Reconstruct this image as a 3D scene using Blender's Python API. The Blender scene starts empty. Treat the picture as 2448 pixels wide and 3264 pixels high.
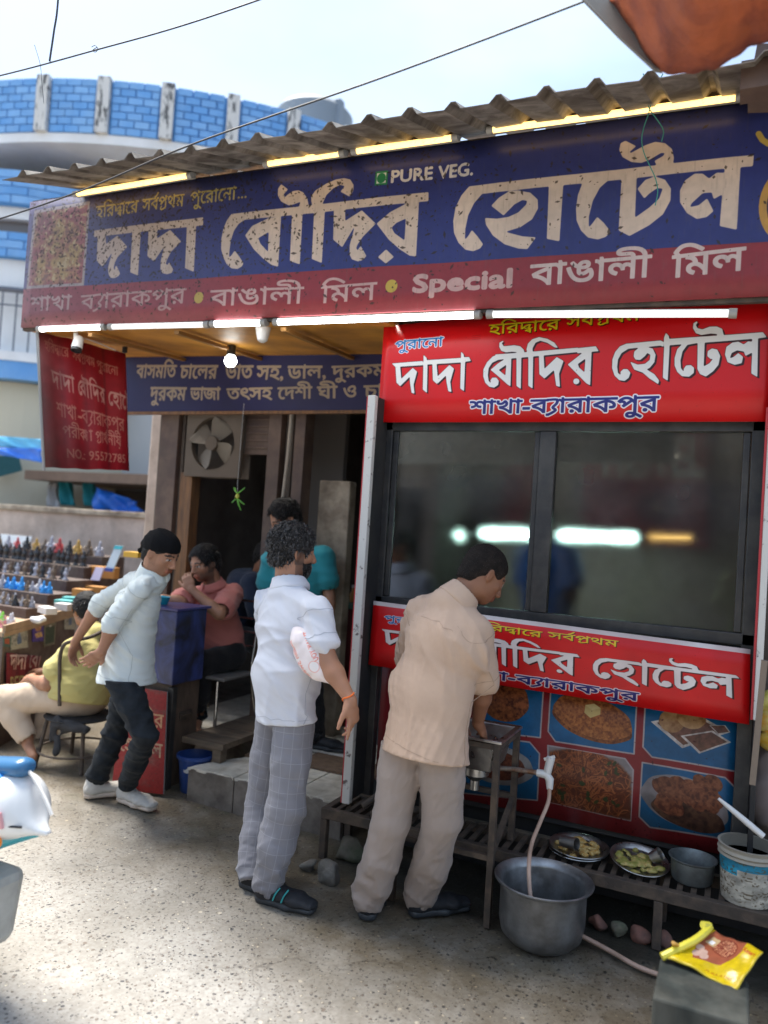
import bpy, bmesh, math, random
import numpy as np
from mathutils import Matrix, Vector
R = math.radians
scn = bpy.context.scene
col = scn.collection
# ---------------------------------------------------------------- camera
F_PX = 2450.0; YAW = R(25); PITCH = R(1.5); ROLL = R(3.7); EYE = np.array([0.0, 0.0, 1.6])
_f = np.array([-math.sin(YAW) * math.cos(PITCH), math.cos(YAW) * math.cos(PITCH), math.sin(PITCH)])
_r = np.cross(_f, [0, 0, 1]); _r /= np.linalg.norm(_r); _u = np.cross(_r, _f)
_c, _s = math.cos(ROLL), math.sin(ROLL)
CX = _c * _r + _s * _u; CY = -_s * _r + _c * _u
cam = bpy.data.cameras.new('camera'); cam_o = bpy.data.objects.new('camera', cam); col.objects.link(cam_o)
cam.sensor_fit = 'VERTICAL'; cam.sensor_height = 32.64; cam.lens = 24.5
cam.clip_start = 0.05; cam.clip_end = 400
cam_o.matrix_world = Matrix(((CX[0], CY[0], -_f[0], EYE[0]), (CX[1], CY[1], -_f[1], EYE[1]), (CX[2], CY[2], -_f[2], EYE[2]), (0, 0, 0, 1)))
cam.dof.use_dof = True; cam.dof.focus_distance = 3.35; cam.dof.aperture_fstop = 1.2
scn.camera = cam_o
# ---------------------------------------------------------------- world: bright, lightly clouded sky
SUN_EL, SUN_AZ = R(66), R(288)
w = bpy.data.worlds.new('World'); scn.world = w; w.use_nodes = True
nt = w.node_tree; nt.nodes.clear()
def wn(t, **k):
    n = nt.nodes.new(t)
    for a, b in k.items(): setattr(n, a, b)
    return n
out = wn('ShaderNodeOutputWorld'); bg = wn('ShaderNodeBackground')
sky = wn('ShaderNodeTexSky', sky_type='NISHITA', sun_disc=False, sun_elevation=SUN_EL, sun_rotation=SUN_AZ)
sky.air_density = 1.0; sky.dust_density = 2.0; sky.ozone_density = 1.2
tc = wn('ShaderNodeTexCoord'); mp = wn('ShaderNodeMapping'); mp.inputs['Scale'].default_value = (1.3, 1.3, 3.0)
no = wn('ShaderNodeTexNoise'); no.inputs['Scale'].default_value = 1.5; no.inputs['Detail'].default_value = 5; no.inputs['Roughness'].default_value = 0.5
rp = wn('ShaderNodeValToRGB'); rp.color_ramp.elements[0].position = 0.40; rp.color_ramp.elements[1].position = 0.62
rp.color_ramp.elements[0].color = (0.30, 0.30, 0.30, 1); rp.color_ramp.elements[1].color = (0.95, 0.95, 0.95, 1)
mx = wn('ShaderNodeMix', data_type='RGBA'); mx.inputs[7].default_value = (3.7, 4.6, 5.9, 1)
L = nt.links.new
L(tc.outputs['Generated'], mp.inputs['Vector']); L(mp.outputs[0], no.inputs['Vector']); L(no.outputs['Fac'], rp.inputs[0])
L(rp.outputs[0], mx.inputs[0]); L(sky.outputs[0], mx.inputs[6]); L(mx.outputs[2], bg.inputs[0]); bg.inputs[1].default_value = 0.1
L(bg.outputs[0], out.inputs[0])
# ---------------------------------------------------------------- sun (thin cloud: soft)
sl = bpy.data.lights.new('sun', 'SUN'); so = bpy.data.objects.new('sun', sl); col.objects.link(so)
sl.energy = 3.7; sl.angle = R(28); sl.color = (1.0, 0.95, 0.86)
_sd = Vector((math.sin(SUN_AZ) * math.cos(SUN_EL), math.cos(SUN_AZ) * math.cos(SUN_EL), math.sin(SUN_EL)))
so.rotation_euler = _sd.to_track_quat('Z', 'Y').to_euler(); so.location = (0, 0, 12)
scn.view_settings.view_transform = 'Standard'; scn.view_settings.look = 'None'
scn.view_settings.exposure = 1.45; scn.view_settings.gamma = 1.0; scn.view_settings.use_curve_mapping = False
scn.cycles.max_bounces = 7; scn.cycles.transparent_max_bounces = 12; scn.cycles.use_denoising = True
scn.cycles.caustics_reflective = False; scn.cycles.caustics_refractive = False
# ================================================================ small geometry library
S = 2448 / 1659.0
def ray(px, py): return _f + CX * (px - 1224) / F_PX - CY * (py - 1632) / F_PX
def at(px, py, y):                      # a direction seen in the photo met with the plane Y = y
    d = ray(px, py); return EYE + d * (y / d[1])
def gz(px, py, z=0.0):
    d = ray(px, py); return EYE + d * ((z - EYE[2]) / d[2])
def P(x, y, Y): return at(x * S, y * S, Y)
def V(*a): return np.array(a, float)
def nrm(v): v = np.asarray(v, float); return v / (np.linalg.norm(v) + 1e-12)
rng = np.random.default_rng(7); rnd = random.Random(11)

def tag(o, label=None, cat=None, group=None, kind=None):
    if label: o['label'] = label
    if cat: o['category'] = cat
    if group: o['group'] = group
    if kind: o['kind'] = kind
    return o
def thing(name, loc, label, cat, group=None):
    o = bpy.data.objects.new(name, None); o.empty_display_size = 0.1; col.objects.link(o); o.location = loc
    return tag(o, label, cat, group)
def copy_tree(o, parent=None):
    c = o.copy(); col.objects.link(c)
    if parent: c.parent = parent
    for ch in list(o.children): copy_tree(ch, c)
    return c
def wloc(o):
    v = np.zeros(3)
    while o is not None: v += np.array(o.location); o = o.parent
    return v
def link(name, me, mat, parent=None, label=None, smooth=False, bevel=0.0):
    o = bpy.data.objects.new(name, me); col.objects.link(o)
    if parent is not None: o.parent = parent
    if mat is not None and not me.materials:
        for m_ in (mat if isinstance(mat, (list, tuple)) else [mat]): me.materials.append(m_)
    if label: o['label'] = label
    if smooth: me.shade_smooth()
    if bevel > 0:
        b = o.modifiers.new('bevel', 'BEVEL'); b.width = bevel; b.segments = 2; b.limit_method = 'ANGLE'; b.angle_limit = R(40)
    return o

class MB:
    """collects simple solids in world (or local) coordinates"""
    def __init__(s): s.v = []; s.f = []; s.uv = {}
    def add(s, vs, fs):
        n = len(s.v); s.v += [tuple(map(float, p)) for p in vs]; s.f += [tuple(n + i for i in f) for f in fs]
        return s
    def box(s, lo, hi):
        x0, y0, z0 = lo; x1, y1, z1 = hi
        return s.add([(x0, y0, z0), (x1, y0, z0), (x1, y1, z0), (x0, y1, z0), (x0, y0, z1), (x1, y0, z1), (x1, y1, z1), (x0, y1, z1)],
                     [(3, 2, 1, 0), (4, 5, 6, 7), (0, 1, 5, 4), (1, 2, 6, 5), (2, 3, 7, 6), (3, 0, 4, 7)])
    def obox(s, c, ax, ay, az):         # centre and three half-axis vectors
        c = np.asarray(c, float); ax, ay, az = map(lambda q: np.asarray(q, float), (ax, ay, az))
        vs = [c + sx * ax + sy * ay + sz * az for sz in (-1, 1) for sx, sy in ((-1, -1), (1, -1), (1, 1), (-1, 1))]
        return s.add(vs, [(3, 2, 1, 0), (4, 5, 6, 7), (0, 1, 5, 4), (1, 2, 6, 5), (2, 3, 7, 6), (3, 0, 4, 7)])
    def bar(s, a, b, w, h=None, up=(0, 0, 1)):
        a, b = np.asarray(a, float), np.asarray(b, float); h = w if h is None else h
        d = nrm(b - a); up = np.asarray(up, float)
        if abs(np.dot(up, d)) > .98: up = V(0, 1, 0)
        x = nrm(np.cross(d, up)); z = np.cross(x, d)
        return s.obox((a + b) / 2, x * w / 2, (b - a) / 2, z * h / 2)
    def tube(s, pts, r, n=8, cap=True, closed=False):
        pts = [np.asarray(p, float) for p in pts]; m = len(pts); rs = r if isinstance(r, (list, tuple, np.ndarray)) else [r] * m
        base = len(s.v); up = None
        for i, p in enumerate(pts):
            if closed: d = nrm(pts[(i + 1) % m] - pts[i - 1])
            else: d = nrm(pts[min(i + 1, m - 1)] - pts[max(i - 1, 0)])
            if up is None: up = V(0, 0, 1) if abs(d[2]) < .9 else V(0, 1, 0)
            x = nrm(np.cross(d, up)); y = np.cross(x, d); up = y
            for k in range(n):
                a = 2 * math.pi * k / n
                s.v.append(tuple(p + rs[i] * (x * math.cos(a) + y * math.sin(a))))
        for i in range(m if closed else m - 1):
            j = (i + 1) % m
            for k in range(n):
                s.f.append((base + i * n + k, base + i * n + (k + 1) % n, base + j * n + (k + 1) % n, base + j * n + k))
        if cap and not closed:
            s.f.append(tuple(base + k for k in range(n))[::-1]); s.f.append(tuple(base + (m - 1) * n + k for k in range(n)))
        return s
    def lathe(s, prof, c=(0, 0, 0), n=24, axis=None, sx=1, sy=1):
        base = len(s.v); c = np.asarray(c, float)
        if axis is None: x, y, z = V(1, 0, 0), V(0, 1, 0), V(0, 0, 1)
        else:
            z = nrm(axis); x = nrm(np.cross(V(0, 0, 1) if abs(z[2]) < .9 else V(0, 1, 0), z)); y = np.cross(z, x)
        for r_, h_ in prof:
            for k in range(n):
                a = 2 * math.pi * k / n
                s.v.append(tuple(c + x * (r_ * sx * math.cos(a)) + y * (r_ * sy * math.sin(a)) + z * h_))
        for i in range(len(prof) - 1):
            for k in range(n):
                s.f.append((base + i * n + k, base + i * n + (k + 1) % n, base + (i + 1) * n + (k + 1) % n, base + (i + 1) * n + k))
        if prof[0][0] > 1e-4: s.f.append(tuple(base + k for k in range(n))[::-1])
        if prof[-1][0] > 1e-4: s.f.append(tuple(base + (len(prof) - 1) * n + k for k in range(n)))
        return s
    def prism(s, poly, z0, z1):         # poly in XY
        n = len(poly)
        return s.add([(p[0], p[1], z0) for p in poly] + [(p[0], p[1], z1) for p in poly],
                     [tuple(range(n))[::-1], tuple(range(n, 2 * n))] + [(i, (i + 1) % n, n + (i + 1) % n, n + i) for i in range(n)])
    def slab(s, poly3, n_, t):          # planar polygon given thickness t along n_
        m = len(poly3); n_ = np.asarray(n_, float) * t
        return s.add([np.asarray(p, float) for p in poly3] + [np.asarray(p, float) + n_ for p in poly3],
                     [tuple(range(m)), tuple(range(m, 2 * m))[::-1]] + [(i, m + i, m + (i + 1) % m, (i + 1) % m) for i in range(m)])
    def mesh(s, name='mesh', off=None):
        me = bpy.data.meshes.new(name)
        v = np.array(s.v, float)
        if off is not None: v = v - np.asarray(off)
        me.from_pydata(v.tolist(), [], s.f); me.update()
        bm = bmesh.new(); bm.from_mesh(me); bmesh.ops.recalc_face_normals(bm, faces=bm.faces); bm.to_mesh(me); bm.free()
        return me
    def build(s, name, mat, parent=None, label=None, smooth=False, bevel=0.0, cat=None, group=None, kind=None, base=None):
        off = wloc(parent) if parent is not None else (np.asarray(base, float) if base is not None else None)
        o = link(name, s.mesh(name, off), mat, parent, label, smooth, bevel)
        if parent is None and base is not None: o.location = base
        if smooth:
            try: o.data.set_sharp_from_angle(angle=R(38))
            except Exception: pass
        return tag(o, None, cat, group, kind)

def quadplane(name, p00, p10, p11, p01, mat, parent, thick=0.006, nx=1, ny=1, wave=None, label=None, back=None):
    """printed sheet: front face with UVs 0..1, real thickness behind"""
    p00, p10, p11, p01 = [np.asarray(p, float) for p in (p00, p10, p11, p01)]
    n = nrm(np.cross(p10 - p00, p01 - p00))
    vs = []; uv = []
    for j in range(ny + 1):
        for i in range(nx + 1):
            u, v = i / nx, j / ny
            p = (p00 * (1 - u) + p10 * u) * (1 - v) + (p01 * (1 - u) + p11 * u) * v
            if wave: p = p + n * wave(u, v)
            vs.append(p); uv.append((u, v))
    N = len(vs); vs += [p - n * thick for p in vs]
    fs = []; W = nx + 1
    for j in range(ny):
        for i in range(nx):
            a = j * W + i; fs.append((a, a + 1, a + 1 + W, a + W))
    nf = len(fs)
    for j in range(ny):
        for i in range(nx):
            a = N + j * W + i; fs.append((a + W, a + 1 + W, a + 1, a))
    ring = [i for i in range(W)] + [j * W + nx for j in range(1, ny + 1)] + [ny * W + i for i in range(nx - 1, -1, -1)] + [j * W for j in range(ny - 1, 0, -1)]
    for a, b in zip(ring, ring[1:] + ring[:1]): fs.append((b, a, a + N, b + N))
    off = wloc(parent) if parent is not None else np.zeros(3)
    me = bpy.data.meshes.new(name); me.from_pydata([tuple(p - off) for p in vs], [], fs); me.update()
    ul = me.uv_layers.new(name='UVMap')
    for poly in me.polygons:
        for li in poly.loop_indices:
            vi = me.loops[li].vertex_index % N; ul.data[li].uv = uv[vi]
    o = link(name, me, None, parent, label, smooth=(nx > 1))
    me.materials.append(mat)
    if back:
        me.materials.append(back)
        for k, poly in enumerate(me.polygons):
            if k >= nf: poly.material_index = 1
    return o
def wavy(pts, n=6):                      # Catmull-Rom smoothing of a polyline
    pts = [np.asarray(p, float) for p in pts]; P_ = [2 * pts[0] - pts[1]] + pts + [2 * pts[-1] - pts[-2]]; o = []
    for i in range(1, len(P_) - 2):
        for k in range(n):
            t = k / n; a, b, c, d = P_[i - 1:i + 3]
            o.append(.5 * ((2 * b) + (-a + c) * t + (2 * a - 5 * b + 4 * c - d) * t * t + (-a + 3 * b - 3 * c + d) * t ** 3))
    return o + [pts[-1]]

# ================================================================ materials
MATS = {}
def mat(name, c, rough=.7, metal=0.0, c2=None, nscale=8.0, lo=.4, hi=.65, bump=0.0, bscale=60.0, attr=None, spec=.5, emit=None, es=1.0, dirt=0.0, dscale=3.0, stretch=None, rvar=0.0, coat=0, sheen=0, trans=0, alpha=None, warp=0.0, rand=0.0):
    if name in MATS: return MATS[name]
    m = bpy.data.materials.new(name); m.use_nodes = True; t = m.node_tree; b = t.nodes['Principled BSDF']
    N = t.nodes.new; K = t.links.new
    b.inputs['Roughness'].default_value = rough; b.inputs['Metallic'].default_value = metal
    b.inputs['Specular IOR Level'].default_value = spec
    if coat: b.inputs['Coat Weight'].default_value = coat
    if sheen: b.inputs['Sheen Weight'].default_value = sheen
    if trans: b.inputs['Transmission Weight'].default_value = trans
    tc = N('ShaderNodeTexCoord'); src = tc.outputs['Object']
    if stretch:
        mp = N('ShaderNodeMapping'); mp.inputs['Scale'].default_value = stretch; K(src, mp.inputs[0]); src = mp.outputs[0]
    if rand:                                  # every copy gets its own piece of the pattern
        oi = N('ShaderNodeObjectInfo'); vm = N('ShaderNodeVectorMath'); vm.operation = 'ADD'; vs_ = N('ShaderNodeVectorMath'); vs_.operation = 'SCALE'; vs_.inputs[0].default_value = (17, 29, 41); K(oi.outputs['Random'], vs_.inputs['Scale']); K(src, vm.inputs[0]); K(vs_.outputs[0], vm.inputs[1]); src = vm.outputs[0]
    def noise(sc, det=4, ro=.55, dist=0.0):
        n = N('ShaderNodeTexNoise'); n.inputs['Scale'].default_value = sc; n.inputs['Detail'].default_value = det
        n.inputs['Roughness'].default_value = ro; n.inputs['Distortion'].default_value = dist; K(src, n.inputs['Vector']); return n
    if attr:
        a = N('ShaderNodeAttribute'); a.attribute_name = attr; cur = a.outputs['Color']
        if c is not None:
            q = N('ShaderNodeMix'); q.data_type = 'RGBA'; q.blend_type = 'MULTIPLY'; q.inputs[0].default_value = 1
            K(cur, q.inputs[6]); q.inputs[7].default_value = (*c, 1); cur = q.outputs[2]
    else:
        g = N('ShaderNodeRGB'); g.outputs[0].default_value = (*c, 1); cur = g.outputs[0]
    if c2 is not None:
        n = noise(nscale, 5, .6, warp); r_ = N('ShaderNodeValToRGB'); r_.color_ramp.elements[0].position = lo; r_.color_ramp.elements[1].position = hi
        K(n.outputs['Fac'], r_.inputs[0]); q = N('ShaderNodeMix'); q.data_type = 'RGBA'; K(r_.outputs[0], q.inputs[0]); K(cur, q.inputs[6]); q.inputs[7].default_value = (*c2, 1); cur = q.outputs[2]
    if dirt > 0:
        n = noise(dscale, 8, .7, .4); r_ = N('ShaderNodeValToRGB'); r_.color_ramp.elements[0].position = .42; r_.color_ramp.elements[1].position = .72
        K(n.outputs['Fac'], r_.inputs[0]); mm = N('ShaderNodeMath'); mm.operation = 'MULTIPLY'; K(r_.outputs[0], mm.inputs[0]); mm.inputs[1].default_value = dirt
        q = N('ShaderNodeMix'); q.data_type = 'RGBA'; K(mm.outputs[0], q.inputs[0]); K(cur, q.inputs[6]); q.inputs[7].default_value = (.07, .055, .04, 1); cur = q.outputs[2]
    K(cur, b.inputs['Base Color'])
    if rvar > 0:
        n = noise(nscale * 1.7, 5); mm = N('ShaderNodeMapRange'); K(n.outputs['Fac'], mm.inputs[0]); mm.inputs[1].default_value = .3; mm.inputs[2].default_value = .7
        mm.inputs[3].default_value = max(rough - rvar, .02); mm.inputs[4].default_value = min(rough + rvar, 1); K(mm.outputs[0], b.inputs['Roughness'])
    if bump > 0:
        n = noise(bscale, 4, .6); bb = N('ShaderNodeBump'); bb.inputs['Strength'].default_value = 1; bb.inputs['Distance'].default_value = bump
        K(n.outputs['Fac'], bb.inputs['Height']); K(bb.outputs[0], b.inputs['Normal'])
    if emit is not None:
        b.inputs['Emission Color'].default_value = (*emit, 1); b.inputs['Emission Strength'].default_value = es
    MATS[name] = m; return m

def img_mat(name, cv, rough=.5, bump=0.0, bscale=90, spec=.4, fold=0.0):
    """material whose colour is a print painted below in numpy (flat print only)"""
    h, w_ = cv.img.shape[:2]
    im = bpy.data.images.new(name, w_, h, alpha=False)
    buf = np.ones((h, w_, 4), np.float32); buf[..., :3] = np.clip(cv.img[::-1], 0, 1); im.pixels.foreach_set(buf.ravel()); im.update(); im.pack()
    m = bpy.data.materials.new(name); m.use_nodes = True; t = m.node_tree; b = t.nodes['Principled BSDF']
    ti = t.nodes.new('ShaderNodeTexImage'); ti.image = im; ti.interpolation = 'Cubic'; ti.extension = 'EXTEND'
    t.links.new(ti.outputs['Color'], b.inputs['Base Color']); b.inputs['Roughness'].default_value = rough; b.inputs['Specular IOR Level'].default_value = spec
    if bump > 0:
        tc_ = t.nodes.new('ShaderNodeTexCoord'); n = t.nodes.new('ShaderNodeTexNoise'); n.inputs['Scale'].default_value = bscale; n.inputs['Detail'].default_value = 3
        bb = t.nodes.new('ShaderNodeBump'); bb.inputs['Strength'].default_value = 1; bb.inputs['Distance'].default_value = bump
        t.links.new(tc_.outputs['Object'], n.inputs['Vector']); t.links.new(n.outputs['Fac'], bb.inputs['Height']); t.links.new(bb.outputs[0], b.inputs['Normal'])
    return m

# ================================================================ print painting (numpy)
def vnoise(h, w_, cell, seed, octs=3):
    g = np.random.default_rng(seed); out_ = np.zeros((h, w_)); amp = 1; tot = 0
    for o in range(octs):
        c = max(cell / 2 ** o, 1.5); gh, gw = int(h / c) + 3, int(w_ / c) + 3; a = g.random((gh, gw))
        y = np.arange(h) / c; x = np.arange(w_) / c; yi = y.astype(int); xi = x.astype(int)
        fy = (y - yi)[:, None]; fx = (x - xi)[None]; fy = fy * fy * (3 - 2 * fy); fx = fx * fx * (3 - 2 * fx)
        out_ += amp * ((a[yi][:, xi] * (1 - fy) + a[yi + 1][:, xi] * fy) * (1 - fx) + (a[yi][:, xi + 1] * (1 - fy) + a[yi + 1][:, xi + 1] * fy) * fx)
        tot += amp; amp *= .55
    return out_ / tot
def blur(m, r):
    r = int(round(r))
    if r < 1: return m
    for ax in (0, 1):
        for _ in range(2):
            p = np.concatenate([np.repeat(np.take(m, [0], ax), r + 1, ax), m, np.repeat(np.take(m, [-1], ax), r, ax)], ax)
            c = np.cumsum(p, ax); n = m.shape[ax]
            m = (np.take(c, range(2 * r + 1, 2 * r + 1 + n), ax) - np.take(c, range(0, n), ax)) / (2 * r + 1)
    return m
def dilate(m, r):
    o = m.copy(); h, w_ = m.shape; R_ = int(math.ceil(r))
    for dy in range(-R_, R_ + 1):
        for dx in range(-R_, R_ + 1):
            if dx * dx + dy * dy <= r * r + .3 and (dx or dy):
                a = m[max(0, -dy):h - max(0, dy), max(0, -dx):w_ - max(0, dx)]
                b = o[max(0, dy):h - max(0, -dy), max(0, dx):w_ - max(0, -dx)]
                np.maximum(b, a, out=b)
    return o
class Canvas:
    def __init__(s, w_, h, c):
        s.w, s.h = w_, h; s.img = np.empty((h, w_, 3), np.float32); s.img[:] = np.array(c) / 255.
    def mask(s, contours):               # nonzero winding, 3x3 supersampled
        SS = 3; allp = np.concatenate([np.asarray(c, float) for c in contours])
        x0, y0 = np.floor(allp.min(0)).astype(int) - 1; x1, y1 = np.ceil(allp.max(0)).astype(int) + 2
        x0, y0, x1, y1 = max(x0, 0), max(y0, 0), min(x1, s.w), min(y1, s.h)
        M_ = np.zeros((s.h, s.w), np.float32)
        if x1 <= x0 or y1 <= y0: return M_
        W_, H_ = (x1 - x0) * SS, (y1 - y0) * SS; acc = np.zeros((H_, W_ + 1), np.int32)
        for c in contours:
            c = (np.asarray(c, float) - (x0, y0)) * SS
            for (ax, ay), (bx, by) in zip(c, np.roll(c, -1, 0)):
                if ay == by: continue
                d = 1 if by > ay else -1
                if d < 0: ax, ay, bx, by = bx, by, ax, ay
                r0, r1 = max(int(math.ceil(ay - .5)), 0), min(int(math.ceil(by - .5)), H_)
                if r1 <= r0: continue
                rows = np.arange(r0, r1); xs = ax + (rows + .5 - ay) * (bx - ax) / (by - ay)
                ci = np.clip(np.ceil(xs - .5), 0, W_).astype(int); np.add.at(acc, (rows, ci), d)
        ins = (np.cumsum(acc, 1)[:, :W_] != 0).astype(np.float32)
        M_[y0:y1, x0:x1] = ins.reshape(y1 - y0, SS, x1 - x0, SS).mean((1, 3))
        return M_
    def paint(s, m, c, a=1.0):
        m = (m * a)[..., None]; c = np.asarray(c, np.float32)
        if c.ndim == 1: c = c / 255.
        s.img = s.img * (1 - m) + c * m
    def poly(s, pts, c, a=1.0): s.paint(s.mask([pts]), c, a)
    def stroke_mask(s, pts, wd):
        cs = []
        for p, q in zip(pts[:-1], pts[1:]):
            p, q = np.asarray(p, float), np.asarray(q, float); d = nrm(q - p) if np.linalg.norm(q - p) > 0 else V(1, 0); n = V(-d[1], d[0]) * wd / 2
            a0 = math.atan2(d[1], d[0]); arc = lambda c_, s_: [c_ + wd / 2 * V(math.cos(a0 + s_ + t), math.sin(a0 + s_ + t)) for t in np.linspace(0, math.pi, 6)]
            cs.append(arc(q, -math.pi / 2) + arc(p, math.pi / 2))
        return s.mask(cs)
    def stroke(s, pts, wd, c, a=1.0): s.paint(s.stroke_mask(pts, wd), c, a)
    def ell(s, cx, cy, rx, ry, c, a=1.0, rot=0):
        t = np.linspace(0, 2 * math.pi, 40, endpoint=False); x, y = rx * np.cos(t), ry * np.sin(t)
        s.poly(np.c_[cx + x * math.cos(rot) - y * math.sin(rot), cy + x * math.sin(rot) + y * math.cos(rot)], c, a)
    def specks(s, n, col_, rmin=.6, rmax=1.8, dens=None, seed=1, long=2.2, a=.8):
        g = np.random.default_rng(seed); cs = []
        for _ in range(n):
            x, y = g.random() * s.w, g.random() * s.h
            if dens is not None and g.random() > dens(x / s.w, y / s.h): continue
            r_ = rmin + (rmax - rmin) * g.random() ** 2; L_ = r_ * (1 + long * g.random()); t = g.random() * 3.14
            d = V(math.cos(t), math.sin(t)); n_ = V(-d[1], d[0]); c = V(x, y)
            cs.append([c + d * L_, c + n_ * r_ + d * r_ * .3, c - d * L_ * .8, c - n_ * r_])
        if cs: s.paint(s.mask(cs), col_, a)
    def mottle(s, cell, amp, seed, mask=None, tint=(1, 1, 1)):
        n = (vnoise(s.h, s.w, cell, seed) - .5)[..., None] * 2 * amp * np.array(tint)
        if mask is not None: n = n * mask[..., None]
        s.img = np.clip(s.img * (1 + n), 0, 1)

_fc = bpy.data.curves.new('glyph', 'FONT'); _fc.fill_mode = 'NONE'; _fc.size = 1; _fo = bpy.data.objects.new('glyph', _fc); col.objects.link(_fo)
_fc.resolution_u = 3
GC = {}
def _contours(body):
    _fc.body = body; bpy.context.view_layer.update()
    e = _fo.evaluated_get(bpy.context.evaluated_depsgraph_get()); me = e.to_mesh(); n = len(me.vertices)
    if n == 0: e.to_mesh_clear(); return []
    co = np.empty(n * 3); me.vertices.foreach_get('co', co); co = co.reshape(-1, 3)[:, :2]
    nx = {}
    for ed in me.edges:
        a, b = ed.vertices; nx.setdefault(a, []).append(b); nx.setdefault(b, []).append(a)
    seen = set(); cs = []
    for v0 in range(n):
        if v0 in seen or v0 not in nx: continue
        loop = [v0]; seen.add(v0); cur = v0 + 1 if (v0 + 1) in nx[v0] else nx[v0][0]
        while cur not in seen:
            seen.add(cur); loop.append(cur); nb = [q for q in nx[cur] if q not in seen]
            if not nb: break
            cur = nb[0]
        cs.append(co[loop])
    e.to_mesh_clear(); return cs
def glyph(ch):
    if ch not in GC:
        if ch == ' ': GC[ch] = ([], .30)
        else:
            cs = _contours(ch)
            ref = min(c[:, 0].min() for c in _contours('I')); two = _contours(ch + 'I')
            adv = min(c[:, 0].min() for c in two[len(cs):]) - ref if len(two) > len(cs) else .5
            GC[ch] = (cs, adv)
    return GC[ch]
def _st(pts, w_):
    cs = []; pts = wavy(pts, 4)
    for p, q in zip(pts[:-1], pts[1:]):
        d = nrm(q - p); n = V(-d[1], d[0]) * w_ / 2; cs.append(np.array([p + n - d * w_ * .3, q + n + d * w_ * .3, q - n + d * w_ * .3, p - n - d * w_ * .3]))
    return cs
def layout(tokens):
    """tokens in visual order; '<x>' are conjuncts put together from simple glyphs. Returns contours (y up), width"""
    out_ = []; x = 0; i = 0; last = 0
    while i < len(tokens):
        ch = tokens[i]
        if ch == '<':
            j = tokens.index('>', i); k = tokens[i + 1:j]; i = j + 1
            if k == 'dba':
                c, a = glyph('দ'); out_ += [q + (x, 0) for q in c]; c2, a2 = glyph('ব')
                out_ += [q * (.58, .50) + (x + a * .42, -.07) for q in c2]; last = a; x += a * 1.0
            elif k == 'reph': out_ += [q + (x, 0) for q in _st([(-.30, .66), (-.18, .74), (-.05, .90)], .07)]
            elif k == 'ra': out_ += [q + (x, 0) for q in _st([(-.44, .12), (-.52, .02), (-.40, -.05), (-.12, .06)], .06)]
            elif k == 'ya': out_ += [q + (x, 0) for q in _st([(-.02, .60), (.30, .60), (.30, .42), (.18, .24), (.27, .10), (.06, -.08), (-.02, -.10)], .07)]; x += .38
            elif k == 'ksha':
                c, a = glyph('ক'); out_ += [q * (.8, 1) + (x, 0) for q in c]; c2, a2 = glyph('ষ'); out_ += [q * (.6, .9) + (x + a * .45, -.03) for q in c2]; x += a * 1.05
            continue
        c, a = glyph(ch); out_ += [q + (x, 0) for q in c]; x += a; i += 1
    return out_, x
def put_text(cv, tokens, tx, p0, p1, hgt, c, outline=None, ow=3, bold=0.0, a=1.0, shear=0.0, shadow=None, ret=False):
    """text from p0 (left end of the baseline) to p1, in canvas coordinates"""
    cs, W_ = layout(tokens); p0, p1 = np.asarray(p0, float), np.asarray(p1, float); ex = (p1 - p0) / W_; L_ = np.linalg.norm(p1 - p0)
    ey = V(0, -1.) * hgt if tx is None else np.asarray(tx, float) * hgt
    cc = [p0 + q[:, :1] * ex + q[:, 1:2] * ey for q in cs]; m = cv.mask(cc)
    if bold > 0: m = dilate(m, bold)
    if ret: return m
    if shadow: cv.paint(np.roll(m, shadow[0], (0, 1)), shadow[1])
    if outline is not None: cv.paint(dilate(m, ow), outline)
    cv.paint(m, c, a); return m
# ================================================================ prints: signs, banners, posters (all flat artwork)
def cropmap(x0, y0, sc): return lambda pts: [(x0 + a * sc, y0 + b * sc) for a, b in pts]
A_ = cropmap(280, 550, .36166); B_ = cropmap(680, 500, .43400); C_ = cropmap(1400, 400, .63170)
D_ = cropmap(1218, 980, .36890); E_ = cropmap(1830, 960, .37251); G_ = cropmap(1500, 2100, .57143)
def planar(Y, x0, x1, z0, z1, W_, H_):
    """seen outline -> where it lies on the real board in plane Y -> artwork coordinates"""
    def f(pts):
        o = []
        for p in pts:
            q = at(p[0], p[1], Y); zz = q[2] + (.0245 * (q[0] + 4.09) if Y == 3.3 else 0); o.append(((q[0] - x0) / (x1 - x0) * W_, (z1 - zz) / (z1 - z0) * H_))
        return o
    return f
BIG = dict(Y=3.3, x0=-4.09, x1=.62, z0=2.715, z1=3.50)
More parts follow.
